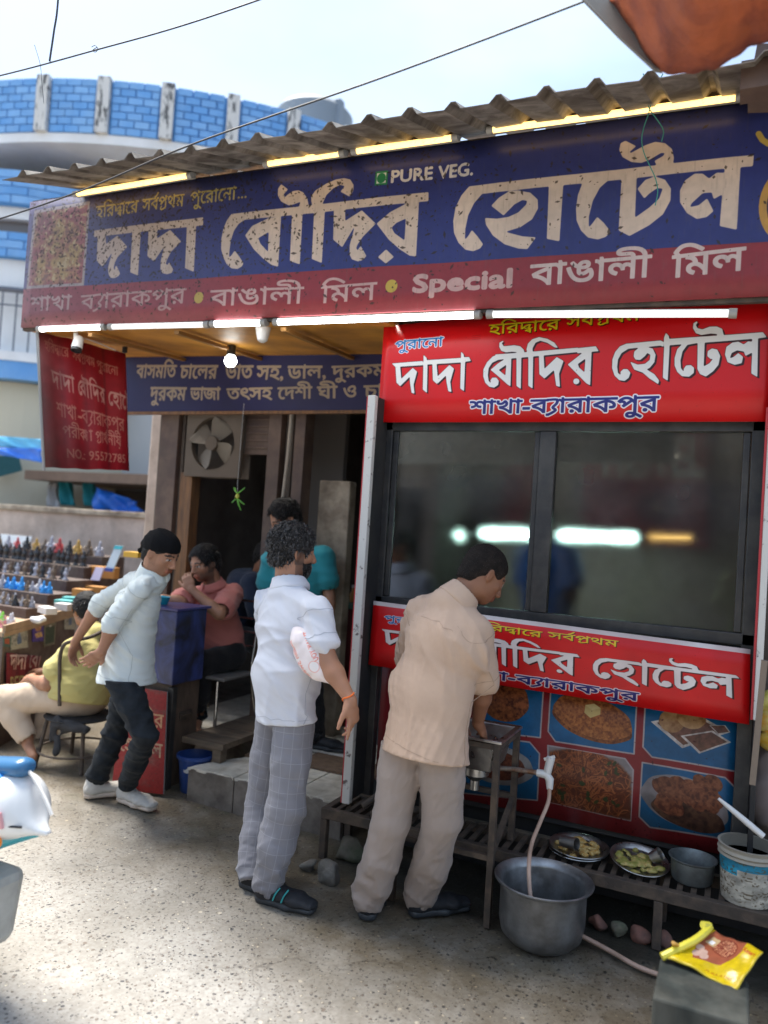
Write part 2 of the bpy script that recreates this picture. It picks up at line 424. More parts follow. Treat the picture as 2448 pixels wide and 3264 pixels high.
BIG_T = [
 A_([(52,508),(1015,392),(1012,463),(50,567)]),
 A_([(80,560),(152,552),(157,628),(258,553),(348,655),(262,742),(238,790),(225,840),(240,865),(240,825),(252,822),(285,890),(270,912),(235,930),(200,928),(180,895),(175,840),(190,780),(213,702),(125,828),(75,778)]),
 A_([(392,530),(468,520),(443,908),(374,880)]),
 A_([(535,515),(612,505),(610,580),(722,503),(818,605),(730,695),(695,765),(683,800),(697,815),(712,788),(748,852),(735,882),(695,895),(655,885),(638,850),(640,780),(668,655),(582,783),(525,738)]),
 A_([(868,478),(950,468),(928,872),(850,840)]),
 B_([(135,422),(1578,255),(1577,322),(235,466)]),
 B_([(135,422),(100,470),(75,530),(60,600),(58,680),(75,740),(100,790),(135,820),(180,825),(212,808),(225,785),(195,735),(160,690),(135,725),(118,740),(120,700),(130,620),(155,545),(190,495),(240,462),(300,455),(300,430)]),
 [B_([(405,455),(500,440),(478,808),(430,795),(370,750),(300,680),(238,580),(290,510)]), B_([(410,555),(335,600),(350,640),(405,700)])],
 B_([(578,430),(655,420),(635,790),(562,765)]),
 B_([(500,202),(478,235),(476,285),(500,330),(555,358),(590,350),(640,330),(628,368),(700,360),(690,305),(660,260),(625,245),(585,252),(545,280),(525,300),(520,275),(550,240)]),
 B_([(738,412),(818,400),(797,780),(722,750)]),
 B_([(745,412),(718,330),(718,290),(750,245),(830,195),(900,165),(960,155),(1005,165),(1030,205),(1028,250),(1000,293),(960,270),(932,255),(965,215),(930,205),(880,230),(830,280),(800,345),(810,400)]),
 B_([(885,393),(968,383),(970,470),(1092,393),(1195,492),(1100,590),(1065,640),(1052,670),(1060,690),(1085,655),(1127,730),(1100,760),(1065,770),(1020,755),(1003,720),(1003,650),(1025,570),(1040,510),(948,665),(880,608)]),
 [B_([(1410,345),(1508,333),(1487,730),(1440,725),(1370,680),(1290,610),(1200,492),(1300,405)]), B_([(1413,452),(1345,485),(1310,520),(1330,560),(1403,612)])],
 B_([(1270,680),(1328,735),(1268,785),(1210,738)]),
 C_([(150,305),(1588,147),(1583,205),(1520,212),(210,345)]),
 C_([(150,305),(110,350),(80,410),(68,480),(72,540),(95,590),(130,625),(170,633),(205,620),(221,598),(190,555),(163,525),(145,555),(128,575),(130,520),(145,450),(175,390),(215,345),(260,330),(260,300)]),
 C_([(262,405),(300,365),(350,335),(400,330),(460,340),(498,375),(500,420),(470,475),(410,515),(335,537),(420,560),(490,565),(445,625),(400,622),(330,600),(270,555),(235,500),(230,465),(290,470),(350,462),(400,440),(440,400),(445,382),(420,378),(380,400),(325,455)]),
 C_([(555,290),(628,283),(607,585),(543,573)]),
 C_([(725,285),(700,350),(690,420),(693,480),(715,530),(750,565),(800,575),(840,562),(865,535),(830,490),(797,460),(775,490),(755,515),(755,460),(775,380),(810,315),(860,270),(930,262),(930,235)]),
 C_([(920,262),(997,253),(988,465),(1060,415),(1110,370),(1128,320),(1100,318),(1060,345),(1035,370),(1000,320),(1040,275),(1090,258),(1140,275),(1170,320),(1168,380),(1130,450),(1060,505),(960,558),(905,530)]),
 C_([(940,77),(995,105),(960,135),(965,140),(1040,100),(1090,83),(1140,90),(1175,120),(1185,165),(1180,195),(1100,205),(1085,180),(1130,155),(1140,140),(1120,140),(1060,175),(1020,190),(970,185),(925,160),(908,125),(915,90)]),
 C_([(1440,215),(1520,210),(1502,528),(1415,510),(1428,350),(1385,375),(1375,340),(1330,345),(1275,395),(1265,415),(1310,405),(1352,370),(1385,435),(1350,465),(1300,475),(1250,445),(1215,390),(1215,330),(1240,280),(1290,245),(1330,245),(1362,270),(1400,240),(1440,240)]),
]
RED_T = [
 D_([(83,467),(345,452),(350,490),(115,500)]),
 D_([(115,495),(155,490),(165,605),(262,510),(298,545),(268,660),(275,740),(250,732),(238,650),(235,590),(155,672),(123,640)]),
 D_([(352,398),(378,425),(385,500),(380,735),(345,705),(350,480)]),
 D_([(375,445),(665,435),(668,475),(380,485)]),
 D_([(425,478),(462,475),(470,590),(570,493),(610,525),(578,640),(588,730),(560,722),(545,640),(540,585),(465,658),(430,625)]),
 D_([(670,380),(692,405),(695,430),(738,430),(755,465),(705,470),(695,725),(662,700),(668,460)]),
 D_([(960,415),(1659,378),(1659,415),(960,462)]),
 D_([(1000,415),(940,430),(890,480),(860,540),(858,600),(875,655),(910,690),(950,698),(985,675),(990,640),(970,612),(935,612),(918,635),(925,660),(905,640),(898,590),(905,530),(935,485),(985,462),(1050,455)]),
 [D_([(1050,450),(1095,445),(1088,688),(1060,670),(1000,615),(920,545),(985,490)]), D_([(1052,505),(990,548),(1045,595)])],
 D_([(1138,435),(1180,430),(1175,712),(1138,685)]),
 D_([(1028,298),(995,315),(993,350),(1010,385),(1050,400),(1100,395),(1140,400),(1160,430),(1210,425),(1200,380),(1170,350),(1120,340),(1060,345),(1030,345),(1015,320),(1030,308)]),
 D_([(1238,430),(1280,425),(1275,710),(1238,685)]),
 D_([(1240,430),(1222,380),(1235,330),(1270,295),(1330,278),(1400,295),(1460,330),(1492,375),(1460,370),(1400,330),(1340,310),(1300,325),(1275,370),(1275,425)]),
 D_([(1328,420),(1368,415),(1375,545),(1480,450),(1538,485),(1500,590),(1508,700),(1475,690),(1462,600),(1455,560),(1375,628),(1332,590)]),
 [E_([(60,455),(115,455),(103,738),(70,720),(-10,640),(-86,564),(0,500)]), E_([(62,520),(0,562),(10,590),(55,630)])],
 E_([(-40,700),(-30,682),(-10,678),(8,686),(14,705),(4,722),(-16,728),(-34,720)]),
 E_([(-5,432),(150,420),(175,460),(-5,475)]),
 E_([(405,405),(690,388),(715,400),(715,440),(690,430),(405,448)]),
 E_([(755,378),(1545,345),(1578,385),(1510,392),(755,430)]),
 E_([(405,405),(350,425),(310,470),(287,530),(285,600),(305,660),(345,698),(390,705),(425,680),(440,640),(415,610),(380,608),(355,630),(358,655),(335,640),(328,590),(335,530),(365,480),(420,448),(480,440),(480,405)]),
 E_([(465,510),(470,470),(510,440),(570,435),(625,450),(650,500),(640,560),(600,605),(575,615),(640,655),(680,705),(672,735),(600,690),(540,640),(470,615),(435,550),(500,575),(560,570),(600,540),(605,500),(580,485),(560,510),(520,540),(480,535)]),
 E_([(735,328),(760,355),(768,410),(752,710),(710,685),(720,440),(718,370)]),
 E_([(960,400),(880,415),(830,460),(808,530),(808,590),(830,640),(870,675),(930,680),(970,650),(972,610),(945,588),(905,590),(885,615),(885,640),(862,610),(858,550),(875,480),(915,430),(990,418)]),
 E_([(1000,410),(1060,405),(1052,600),(1100,575),(1130,540),(1110,545),(1080,520),(1085,480),(1120,460),(1165,470),(1190,520),(1175,590),(1130,640),(1070,680),(1020,660),(998,620)]),
 E_([(995,245),(965,260),(960,300),(985,340),(1030,355),(1110,345),(1160,350),(1170,370),(1220,365),(1205,310),(1160,290),(1100,290),(1040,310),(1000,300),(985,275),(1000,258)]),
 E_([(1455,395),(1505,392),(1500,690),(1448,660),(1455,500),(1400,525),(1385,490),(1330,480),(1285,500),(1270,540),(1300,530),(1340,500),(1380,530),(1370,580),(1310,592),(1250,570),(1228,510),(1240,450),(1290,418),(1340,412),(1385,435),(1420,412),(1455,415)]),
]
def union(cv, items, f, smooth=True):
    m = np.zeros((cv.h, cv.w), np.float32)
    for it in items:
        if isinstance(it[0], list):      # outer + hole
            o_, h_ = cv.mask([f(it[0])]), cv.mask([f(it[1])]); k = o_ * (1 - h_)
        else: k = cv.mask([f(it)])
        m = np.maximum(m, k)
    if smooth:                            # round the corners a little
        m = np.clip((blur(m, 2) - .5) * 3 + .5, 0, 1)
    return m
HARI = 'হরি' ; # words in visual glyph order
W_HARI = 'হিরদ'.replace('দ', '<dba>') + 'াের'
W_SARB = 'সব<reph>প<ra>থম'
W_PURONO = 'পুেরােনা'
W_PURANO = 'পুরােনা'
W_SHAKHA = 'শাখা'
W_BARRAK = 'ব<ya>ারাকপুর'
W_BANGALI = 'বাঙালী'
W_MIL = 'িমল'

def big_sign():
    W_, H_ = 3000, int(3000 * (BIG['z1'] - BIG['z0']) / (BIG['x1'] - BIG['x0']))
    f = planar(BIG['Y'], BIG['x0'], BIG['x1'], BIG['z0'], BIG['z1'], W_, H_); cv = Canvas(W_, H_, (40, 48, 108))
    sp = f([(81, 922), (2441, 771)]); cv.poly([(-5, sp[0][1]), (sp[1][0], sp[1][1]), (W_ + 5, sp[1][1]), (W_ + 5, H_ + 5), (-5, H_ + 5)], (136, 40, 45))
    # the faded picture panel at the left end: a plain mottled golden relief, no figure of its own
    q = f([(111, 672), (286, 640), (267, 910), (85, 922)]); cv.poly(q, (170, 158, 150))
    qi = f([(118, 680), (279, 652), (260, 902), (92, 912)]); pm = cv.mask([qi]); cv.paint(pm, (150, 62, 62))
    n1 = vnoise(H_, W_, 42, 5, 4); n2 = vnoise(H_, W_, 15, 6, 3)
    body = blur(cv.mask([f([(150, 760), (175, 700), (215, 690), (245, 740), (255, 800), (250, 860), (255, 900), (100, 905), (120, 850), (130, 800)])]), 12)
    cv.paint(np.clip((n1 * .7 + n2 * .3 - .50 + body * .22) * 3.5, 0, 1) * pm, (176, 138, 62)); cv.paint(np.clip((n2 - .60) * 7, 0, 1) * pm, (205, 178, 110)); cv.paint(np.clip((.40 - n2) * 7, 0, 1) * pm, (110, 70, 48))
    t = union(cv, BIG_T, f); cv.paint(t, (214, 190, 168))
    put = lambda tk, a, b, h_, c, **k: put_text(cv, tk, None, f([a])[0], f([b])[0], h_, c, **k)
    yel = (196, 176, 88)
    put(W_HARI, (304, 694), (438, 676), 70, yel, bold=1.0); put(W_SARB, (452, 672), (584, 656), 68, yel, bold=1.0); put(W_PURONO, (604, 652), (752, 636), 68, yel, bold=1.0)
    for x in (762, 773, 784): c = f([(x, 634 - (x - 762) * .1)])[0]; cv.ell(c[0], c[1] - 3, 4, 4, yel)
    wht = (222, 214, 206)
    put('PURE', (1243, 582), (1378, 569), 54, wht, bold=2); put('VEG.', (1396, 568), (1508, 556), 54, wht, bold=2)
    g = (28, 120, 70); r = f([(1197, 547), (1237, 543), (1234, 588), (1194, 592)]); cv.poly(r, g)
    c0 = np.mean(r, 0); cv.poly([tuple(c0 + (np.array(p) - c0) * .74) for p in r], (215, 215, 205)); cv.ell(c0[0], c0[1], 15, 16, g)
    low = (196, 156, 146)
    put(W_SHAKHA, (98, 992), (226, 986), 84, low, bold=1.6); put(W_BARRAK, (256, 986), (588, 965), 84, (188, 142, 132), bold=1.2)
    put(W_BANGALI, (668, 975), (965, 967), 86, low, bold=1.6); put(W_MIL, (1022, 967), (1198, 955), 86, low, bold=1.6)
    put('Special', (1312, 931), (1636, 913), 74, low, bold=4)
    put(W_BANGALI, (1690, 910), (2072, 882), 92, (205, 182, 172), bold=2.2); put(W_MIL, (2142, 886), (2372, 860), 92, (205, 182, 172), bold=2.2)
    for c in ((632, 948), (1248, 912)): c = f([c])[0]; cv.ell(c[0], c[1], 20, 20, (190, 160, 60))
    # gold curve of the next emblem at the right end
    cv.stroke(f([(2418, 425), (2430, 445), (2450, 458), (2480, 462)]), 14, (190, 160, 70)); cc = f([(2548, 645)])[0]; cv.ell(cc[0], cc[1], 90, 110, (190, 140, 60)); cv.ell(cc[0], cc[1], 72, 92, (60, 40, 60))
    # weathering of the vinyl: greyed towards the left end, streaks, droppings
    u = (np.arange(W_) / W_)[None, :]; fade = np.clip(.62 - u * 1.5, 0, 1) * (.75 + .5 * vnoise(H_, W_, 180, 21)) + .10
    cv.paint(np.clip(fade, 0, .8) * np.ones((H_, 1)), (118, 106, 110), .85)
    st = vnoise(H_ // 8 + 1, W_, 5, 22, 2).repeat(8, 0)[:H_]; cv.paint(np.clip((st - .62) * 3, 0, 1), (105, 88, 80), .20)
    cv.mottle(300, .10, 23); cv.mottle(18, .05, 24)
    cv.specks(12000, (50, 38, 30), 1.0, 4.6, lambda x, y: (1.0 if x < .22 else max(0.1, 1.15 - x * 1.5)) * (1.15 - y * .95 if x > .2 or y < .8 else .25), 31, 2.2, .75)
    cv.specks(500, (40, 34, 30), .8, 3.2, lambda x, y: .6 if y < .2 else .12, 32, 3.0, .7)
    return cv
def red_sign():
    X0, X1, Z0, Z1 = -1.70, .065, 2.155, 2.665; W_ = 1800; H_ = int(W_ * (Z1 - Z0) / (X1 - X0))
    f = planar(3.5, X0, X1, Z0, Z1, W_, H_); cv = Canvas(W_, H_, (206, 14, 18))
    cv.mottle(400, .06, 3)
    put = lambda tk, a, b, h_, c, **k: put_text(cv, tk, None, f([a])[0], f([b])[0], h_, c, **k)
    t = union(cv, RED_T, f); cv.paint(np.roll(t, (7, 8), (0, 1)), (28, 6, 8), .9); cv.paint(dilate(t, 2), (30, 8, 10), .8); cv.paint(t, (226, 224, 220))
    put(W_PURANO, (1258, 1108), (1408, 1100), 72, (20, 110, 180), outline=(225, 225, 230), ow=4, bold=1)
    yel = (222, 200, 30)
    put(W_HARI, (1552, 1069), (1772, 1061), 74, yel, bold=1.6, shadow=((4, 4), (60, 20, 10))); put(W_SARB, (1792, 1056), (2022, 1042), 74, yel, bold=1.6, shadow=((4, 4), (60, 20, 10)))
    blu = (32, 42, 120)
    m = put_text(cv, W_SHAKHA + '-' + W_BARRAK, None, f([(1492, 1319)])[0], f([(2080, 1312)])[0], 96, blu, outline=(228, 226, 232), ow=6, bold=2.2)
    for k in (2, 3, 2.5): cv.stroke([(W_ * .26 + k * 4, 60 + k * 18), (W_ * .29, 58 + k * 18)], 2, (120, 10, 12), .6)
    cv.specks(220, (70, 14, 14), .6, 1.8, None, 41, 2, .6)
    return cv
def lower_banner(top):
    h, w_ = top.img.shape[:2]; cv = Canvas(w_, int(h * .66), (200, 18, 22)); idx = np.linspace(0.03 * h, h - 1, cv.h - 22).astype(int)
    cv.img[22:] = top.img[idx]; cv.img[:22] = np.array((214, 208, 204)) / 255.; cv.mottle(120, .08, 9); cv.paint(np.clip(vnoise(cv.h, cv.w, 200, 19) * .5, 0, .4), (120, 40, 36), .5); return cv
def side_banner():
    W_, H_ = 760, 1050; cv = Canvas(W_, H_, (150, 22, 34)); yel = (190, 120, 104)
    put = lambda tk, a, b, h_, **k: put_text(cv, tk, None, a, b, h_, yel, **k)
    put(W_HARI, (60, 140), (250, 158), 120, bold=1); put(W_SARB, (280, 162), (470, 190), 120, bold=1); put(W_PURANO, (490, 194), (680, 218), 120, bold=1)
    a = at(1240, 1250, 3.5); pts = []
    X0, X1 = -1.70, .065
    def g(p):
        o = []
        for x, y in p:
            q = at(x, y, 3.5); u = (q[0] - X0) / (X1 - X0); v = (2.5 - q[2]) / .28; o.append((70 + u * 820, 250 + v * 230 + u * 150))
        return o
    cv.paint(union(cv, RED_T, g, False), (196, 140, 128))
    put(W_SHAKHA, (130, 640), (290, 662), 170, bold=1.3); put('-', (300, 664), (345, 668), 170, bold=1.3); put(W_BARRAK, (340, 670), (720, 705), 170, bold=1.3)
    put('পরী<ksha>া', (170, 800), (420, 818), 140, bold=1.2); put('প<ra>াথ<reph>নীয়', (440, 822), (680, 842), 140, bold=1.2)
    put('NO.: 95572785', (190, 965), (720, 985), 105, bold=1.6)
    u = (np.arange(W_) / W_)[None, :] * np.ones((H_, 1)); v = (np.arange(H_) / H_)[:, None] * np.ones((1, W_))
    n = vnoise(H_, W_, 160, 51); cv.paint(np.clip(.95 - u * 2.1 + n * .5 - .25 + (v - .5) * .3, 0, .95), (92, 68, 64), .85)
    st = vnoise(30, W_, 40, 52, 2)[:1].repeat(H_, 0); cv.paint(np.clip((st - .5) * 3, 0, 1), (90, 30, 34), .35)
    cv.mottle(60, .08, 53); return cv
def inner_board():
    W_, H_ = 1800, 320; cv = Canvas(W_, H_, (36, 36, 78)); c = (158, 142, 122)
    put = lambda tk, a, b, h_: put_text(cv, tk, None, a, b, h_, c, bold=2.2)
    for wd, x0, x1 in (('বাসমিত', 107, 413), ('চােলর', 447, 718), ('ভাত', 777, 966), ('সহ,', 995, 1178), ('ডাল,', 1201, 1443), ('দুরকম', 1478, 1790)): put_text(cv, wd, None, (x0, 128), (x1, 126), 108, c, bold=3)
    for wd, x0, x1 in (('দুরকম', 237, 508), ('ভাজা', 542, 754), ('তৎসহ', 802, 1102), ('েদশী', 1142, 1355), ('ঘী', 1390, 1508), ('ও', 1544, 1625), ('চাট', 1667, 1850)): put_text(cv, wd, None, (x0, 250), (x1, 248), 112, c, bold=3)
    cv.mottle(200, .12, 61); return cv
def food_board():
    X0, X1, Z0, Z1 = -1.64, .03, .33, .98; W_ = 1200; H_ = int(W_ * (Z1 - Z0) / (X1 - X0)); ff = planar(3.62, X0, X1, Z0, Z1, W_, H_); f = lambda p: ff(G_(p))
    cv = Canvas(W_, H_, (140, 30, 38)); g = np.random.default_rng(5)
    def frame(pts, c, lw=5):
        q = f(pts); cv.poly(q, c); cv.mottle(40, .10, int(g.random() * 999), cv.mask([q])); q2 = q + [q[0]]; cv.stroke(q2, lw, (186, 176, 178)); return cv.mask([q])
    def disc(cx, cy, rx, ry, base, hi, lo_, m, rot=.18, seed=1, sc=9):
        (ax, ay), (bx, by), (dx, dy) = f([(cx, cy), (cx + rx, cy), (cx, cy + ry)]); R1 = math.hypot(bx - ax, by - ay); R2 = math.hypot(dx - ax, dy - ay)
        t = np.linspace(0, 2 * math.pi, 60, endpoint=False); x, y = R1 * np.cos(t) * (1 + .02 * np.sin(7 * t)), R2 * np.sin(t)
        k = cv.mask([np.c_[ax + x * math.cos(rot) - y * math.sin(rot), ay + x * math.sin(rot) + y * math.cos(rot)]]) * m
        cv.paint(k, base); n = vnoise(H_, W_, sc, seed, 3); cv.paint(np.clip((n - .52) * 6, 0, 1) * k, hi); cv.paint(np.clip((.45 - n) * 6, 0, 1) * k, lo_); return k
    blue = (14, 96, 150)
    # column 1 (behind the wash stand)
    m = frame([(60, 60), (408, 130), (388, 440), (60, 400)], blue); disc(190, 230, 135, 120, (128, 70, 36), (160, 90, 50), (80, 34, 20), m, 0, 2)
    m = frame([(-120, 405), (330, 465), (384, 530), (372, 790), (-140, 740)], blue); disc(150, 590, 200, 110, (150, 150, 150), (165, 165, 165), (120, 120, 120), m, 0, 3, 60); disc(140, 590, 165, 82, (96, 44, 28), (124, 64, 40), (60, 26, 18), m, 0, 4)
    m = frame([(-420, 40), (-30, 80), (-40, 380), (-430, 340)], blue); disc(-230, 200, 150, 110, (150, 92, 50), (180, 120, 70), (100, 50, 30), m, 0, 12)
    m = frame([(-420, 390), (-170, 400), (-190, 700), (-430, 680)], blue); disc(-310, 540, 110, 90, (120, 100, 50), (150, 130, 70), (80, 60, 30), m, 0, 13)
    # column 2
    m = frame([(450, 120), (930, 180), (912, 530), (472, 462), (432, 405)], blue)
    disc(675, 350, 230, 105, (120, 62, 28), (150, 88, 44), (92, 44, 20), m, .16, 5); disc(678, 325, 228, 112, (158, 92, 44), (182, 112, 58), (120, 62, 30), m, .16, 6, 7)
    cv.poly(f([(640, 258), (690, 250), (726, 275), (724, 310), (668, 330), (634, 300)]), (214, 190, 120)); cv.poly(f([(640, 258), (690, 250), (726, 275), (678, 286)]), (232, 214, 150))
    m = frame([(430, 484), (862, 556), (908, 620), (892, 902), (440, 800)], (150, 144, 146))
    k = m * blur(cv.mask([f([(440, 520), (560, 500), (700, 520), (830, 590), (890, 660), (900, 900), (430, 810)])]), 4); cv.paint(k, (96, 46, 26)); cols = [(150, 78, 40), (172, 92, 50), (128, 60, 30), (186, 108, 62), (104, 46, 26)]
    for lay in range(10):
        cs = []
        for i in range(30):
            c = g.random(2) * (440, 330) + (440, 520); a = g.random() * 6.28; pts = [c]
            for j in range(6): a += (g.random() - .5) * 1.5; c = c + 26 * V(math.cos(a), math.sin(a)); pts.append(c)
            pp = f(wavy(pts, 3))
            for p, q in zip(pp[:-1], pp[1:]):
                p, q = np.array(p), np.array(q); d = nrm(q - p); n_ = V(-d[1], d[0]) * 1.7; cs.append([p + n_ - d, q + n_ + d, q - n_ + d, p - n_ - d])
        cv.paint(cv.mask(cs) * k, cols[lay % 5], .9)
    for i in range(26): c = f([tuple(g.random(2) * (340, 240) + (480, 580))])[0]; cv.ell(c[0], c[1], 9, 5, (40, 66, 30), .8, g.random() * 3)
    # column 3
    m = frame([(975, 230), (1505, 320), (1485, 628), (1012, 548), (962, 492)], blue)
    for q in ([(1005, 350), (1250, 300), (1445, 410), (1180, 500)], [(1170, 430), (1350, 400), (1455, 465), (1275, 530)], [(1330, 370), (1420, 370), (1450, 410), (1380, 420)]):
        cv.poly(f(q), (206, 200, 196)); c0 = np.mean(q, 0); cv.poly(f([tuple(c0 + (np.array(p) - c0) * .84) for p in q]), (110, 74, 60)); cv.mottle(10, .3, 7, cv.mask([f(q)]))
    disc(1120, 350, 70, 62, (176, 134, 88), (196, 156, 108), (150, 104, 62), m, 0, 8, 22); disc(1230, 330, 82, 62, (182, 142, 96), (200, 160, 110), (150, 104, 62), m, 0, 9, 22)
    m = frame([(958, 578), (1420, 662), (1474, 716), (1450, 1010), (1000, 940), (940, 880)], blue)
    disc(1190, 800, 250, 140, (150, 146, 150), (160, 158, 160), (120, 118, 120), m, .15, 10, 70); disc(1210, 870, 210, 80, (70, 46, 36), (96, 66, 48), (44, 28, 22), m, .15, 14, 16)
    for i in range(30): c = (1210 + (g.random() - .5) * 320, 760 + (g.random() - .5) * 150); disc(c[0], c[1], 55, 38, (120, 66, 44), (146, 88, 60), (84, 42, 30), m, g.random(), 20 + i, 12)
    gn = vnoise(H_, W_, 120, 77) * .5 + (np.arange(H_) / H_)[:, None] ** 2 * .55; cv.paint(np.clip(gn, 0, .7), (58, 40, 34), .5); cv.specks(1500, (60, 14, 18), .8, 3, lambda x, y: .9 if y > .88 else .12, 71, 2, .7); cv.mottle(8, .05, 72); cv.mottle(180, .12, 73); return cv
def bag_print():
    cv = Canvas(700, 520, (196, 170, 20)); g = np.random.default_rng(9)
    cv.poly([(80, 0), (500, 0), (520, 120), (430, 330), (180, 400), (60, 180)], (150, 84, 60)); m = cv.mask([[(80, 0), (500, 0), (520, 120), (430, 330), (180, 400), (60, 180)]])
    cv.ell(330, 130, 130, 105, (118, 54, 40)); k = cv.mask([[(330 + 118 * math.cos(t), 130 + 95 * math.sin(t)) for t in np.linspace(0, 6.28, 40)]])
    n = vnoise(520, 700, 7, 3, 2); cv.paint(np.clip((n - .5) * 8, 0, 1) * k, (196, 140, 104))
    for c in ((150, 260), (210, 290), (170, 330), (250, 330)): cv.ell(*c, 42, 34, (190, 158, 144))
    cv.poly([(120, 60), (220, 60), (220, 170), (120, 170)], (186, 160, 120)); cv.poly([(140, 100), (190, 100), (190, 150), (140, 150)], (225, 225, 225))
    put_text(cv, 'Kesari', None, (520, 110), (660, 120), 70, (170, 30, 24), bold=1.6); put_text(cv, 'PURA ATHAR', None, (360, 470), (640, 440), 44, (140, 60, 20), bold=.6)
    cv.mottle(60, .12, 4); return cv
def small_prints():
    o = {}
    c = Canvas(300, 220, (150, 150, 140)); c.mottle(30, .35, 1, None, (1, .9, .95)); c.ell(150, 130, 40, 60, (90, 110, 140)); c.ell(150, 70, 22, 24, (120, 130, 160)); c.poly([(20, 190), (280, 150), (280, 210), (20, 215)], (170, 168, 150)); c.specks(200, (60, 50, 60), 1, 4, None, 2); o['card_grey'] = c
    c = Canvas(200, 320, (66, 52, 130)); c.poly([(20, 20), (180, 20), (180, 300), (20, 300)], (84, 60, 140)); c.ell(100, 90, 50, 56, (180, 130, 100)); c.poly([(40, 180), (160, 150), (180, 240), (60, 260)], (196, 160, 110)); c.mottle(16, .4, 3); o['card_violet'] = c
    c = Canvas(200, 400, (120, 116, 96)); c.poly([(20, 60), (180, 60), (180, 360), (20, 360)], (62, 76, 58)); c.poly([(80, 40), (110, 30), (120, 60), (90, 70)], (200, 200, 190)); c.mottle(12, .4, 4); o['card_green'] = c
    c = Canvas(600, 520, (104, 26, 34)); put_text(c, 'দাদা', None, (50, 210), (330, 190), 300, (196, 168, 156), bold=3); put_text(c, 'েবৗ', None, (400, 170), (600, 140), 300, (176, 150, 140), bold=2.5); put_text(c, 'RED', None, (50, 480), (360, 440), 250, (150, 140, 96), bold=4)
    c.mottle(50, .25, 5); c.specks(500, (60, 40, 36), 1, 4, None, 6); o['stall_red'] = c
    c = Canvas(420, 900, (150, 44, 40)); put_text(c, 'েবৗিদর', None, (60, 300), (400, 330), 190, (196, 150, 110), bold=2); put_text(c, 'েহােটল', None, (30, 560), (400, 590), 190, (186, 150, 120), bold=2)
    n = vnoise(900, 420, 90, 8); c.paint(np.clip((n - .5) * 3, 0, 1), (120, 110, 96), .6); c.mottle(14, .14, 9); c.specks(300, (90, 84, 70), 1, 4, None, 10); o['counter_red'] = c
    c = Canvas(160, 160, (64, 90, 84)); c.poly([(10, 10), (150, 10), (150, 60), (10, 60)], (120, 140, 120)); c.poly([(30, 75), (130, 75), (130, 130), (30, 130)], (160, 84, 60)); c.mottle(9, .2, 2); o['notice'] = c
    c = Canvas(512, 200, (176, 172, 160)); c.poly([(0, 0), (512, 0), (512, 36), (0, 36)], (40, 130, 160)); c.poly([(60, 24), (240, 24), (240, 64), (60, 64)], (44, 44, 96)); c.poly([(250, 30), (480, 30), (480, 64), (250, 64)], (40, 140, 170)); c.mottle(20, .3, 8); c.specks(700, (96, 84, 66), 1, 5, None, 12); o['tub'] = c
    c = Canvas(300, 200, (230, 218, 216)); put_text(c, 'Indian Sweets', None, (20, 70), (280, 60), 46, (226, 140, 126), bold=1); c.ell(220, 120, 34, 30, (228, 176, 166)); c.ell(220, 120, 29, 25, (232, 224, 222)); put_text(c, 'THANK YOU', None, (20, 170), (200, 160), 34, (226, 140, 126), bold=1); o['sweet_bag'] = c
    c = Canvas(700, 460, (160, 34, 38)); put_text(c, 'HOTEL', None, (110, 210), (690, 205), 250, (205, 196, 184), bold=9); c.ell(430, 350, 120, 74, (90, 34, 50)); c.ell(430, 350, 112, 67, (104, 28, 36)); c.ell(430, 350, 28, 24, (150, 104, 44)); c.mottle(90, .2, 7); o['inner_red'] = c
    return o
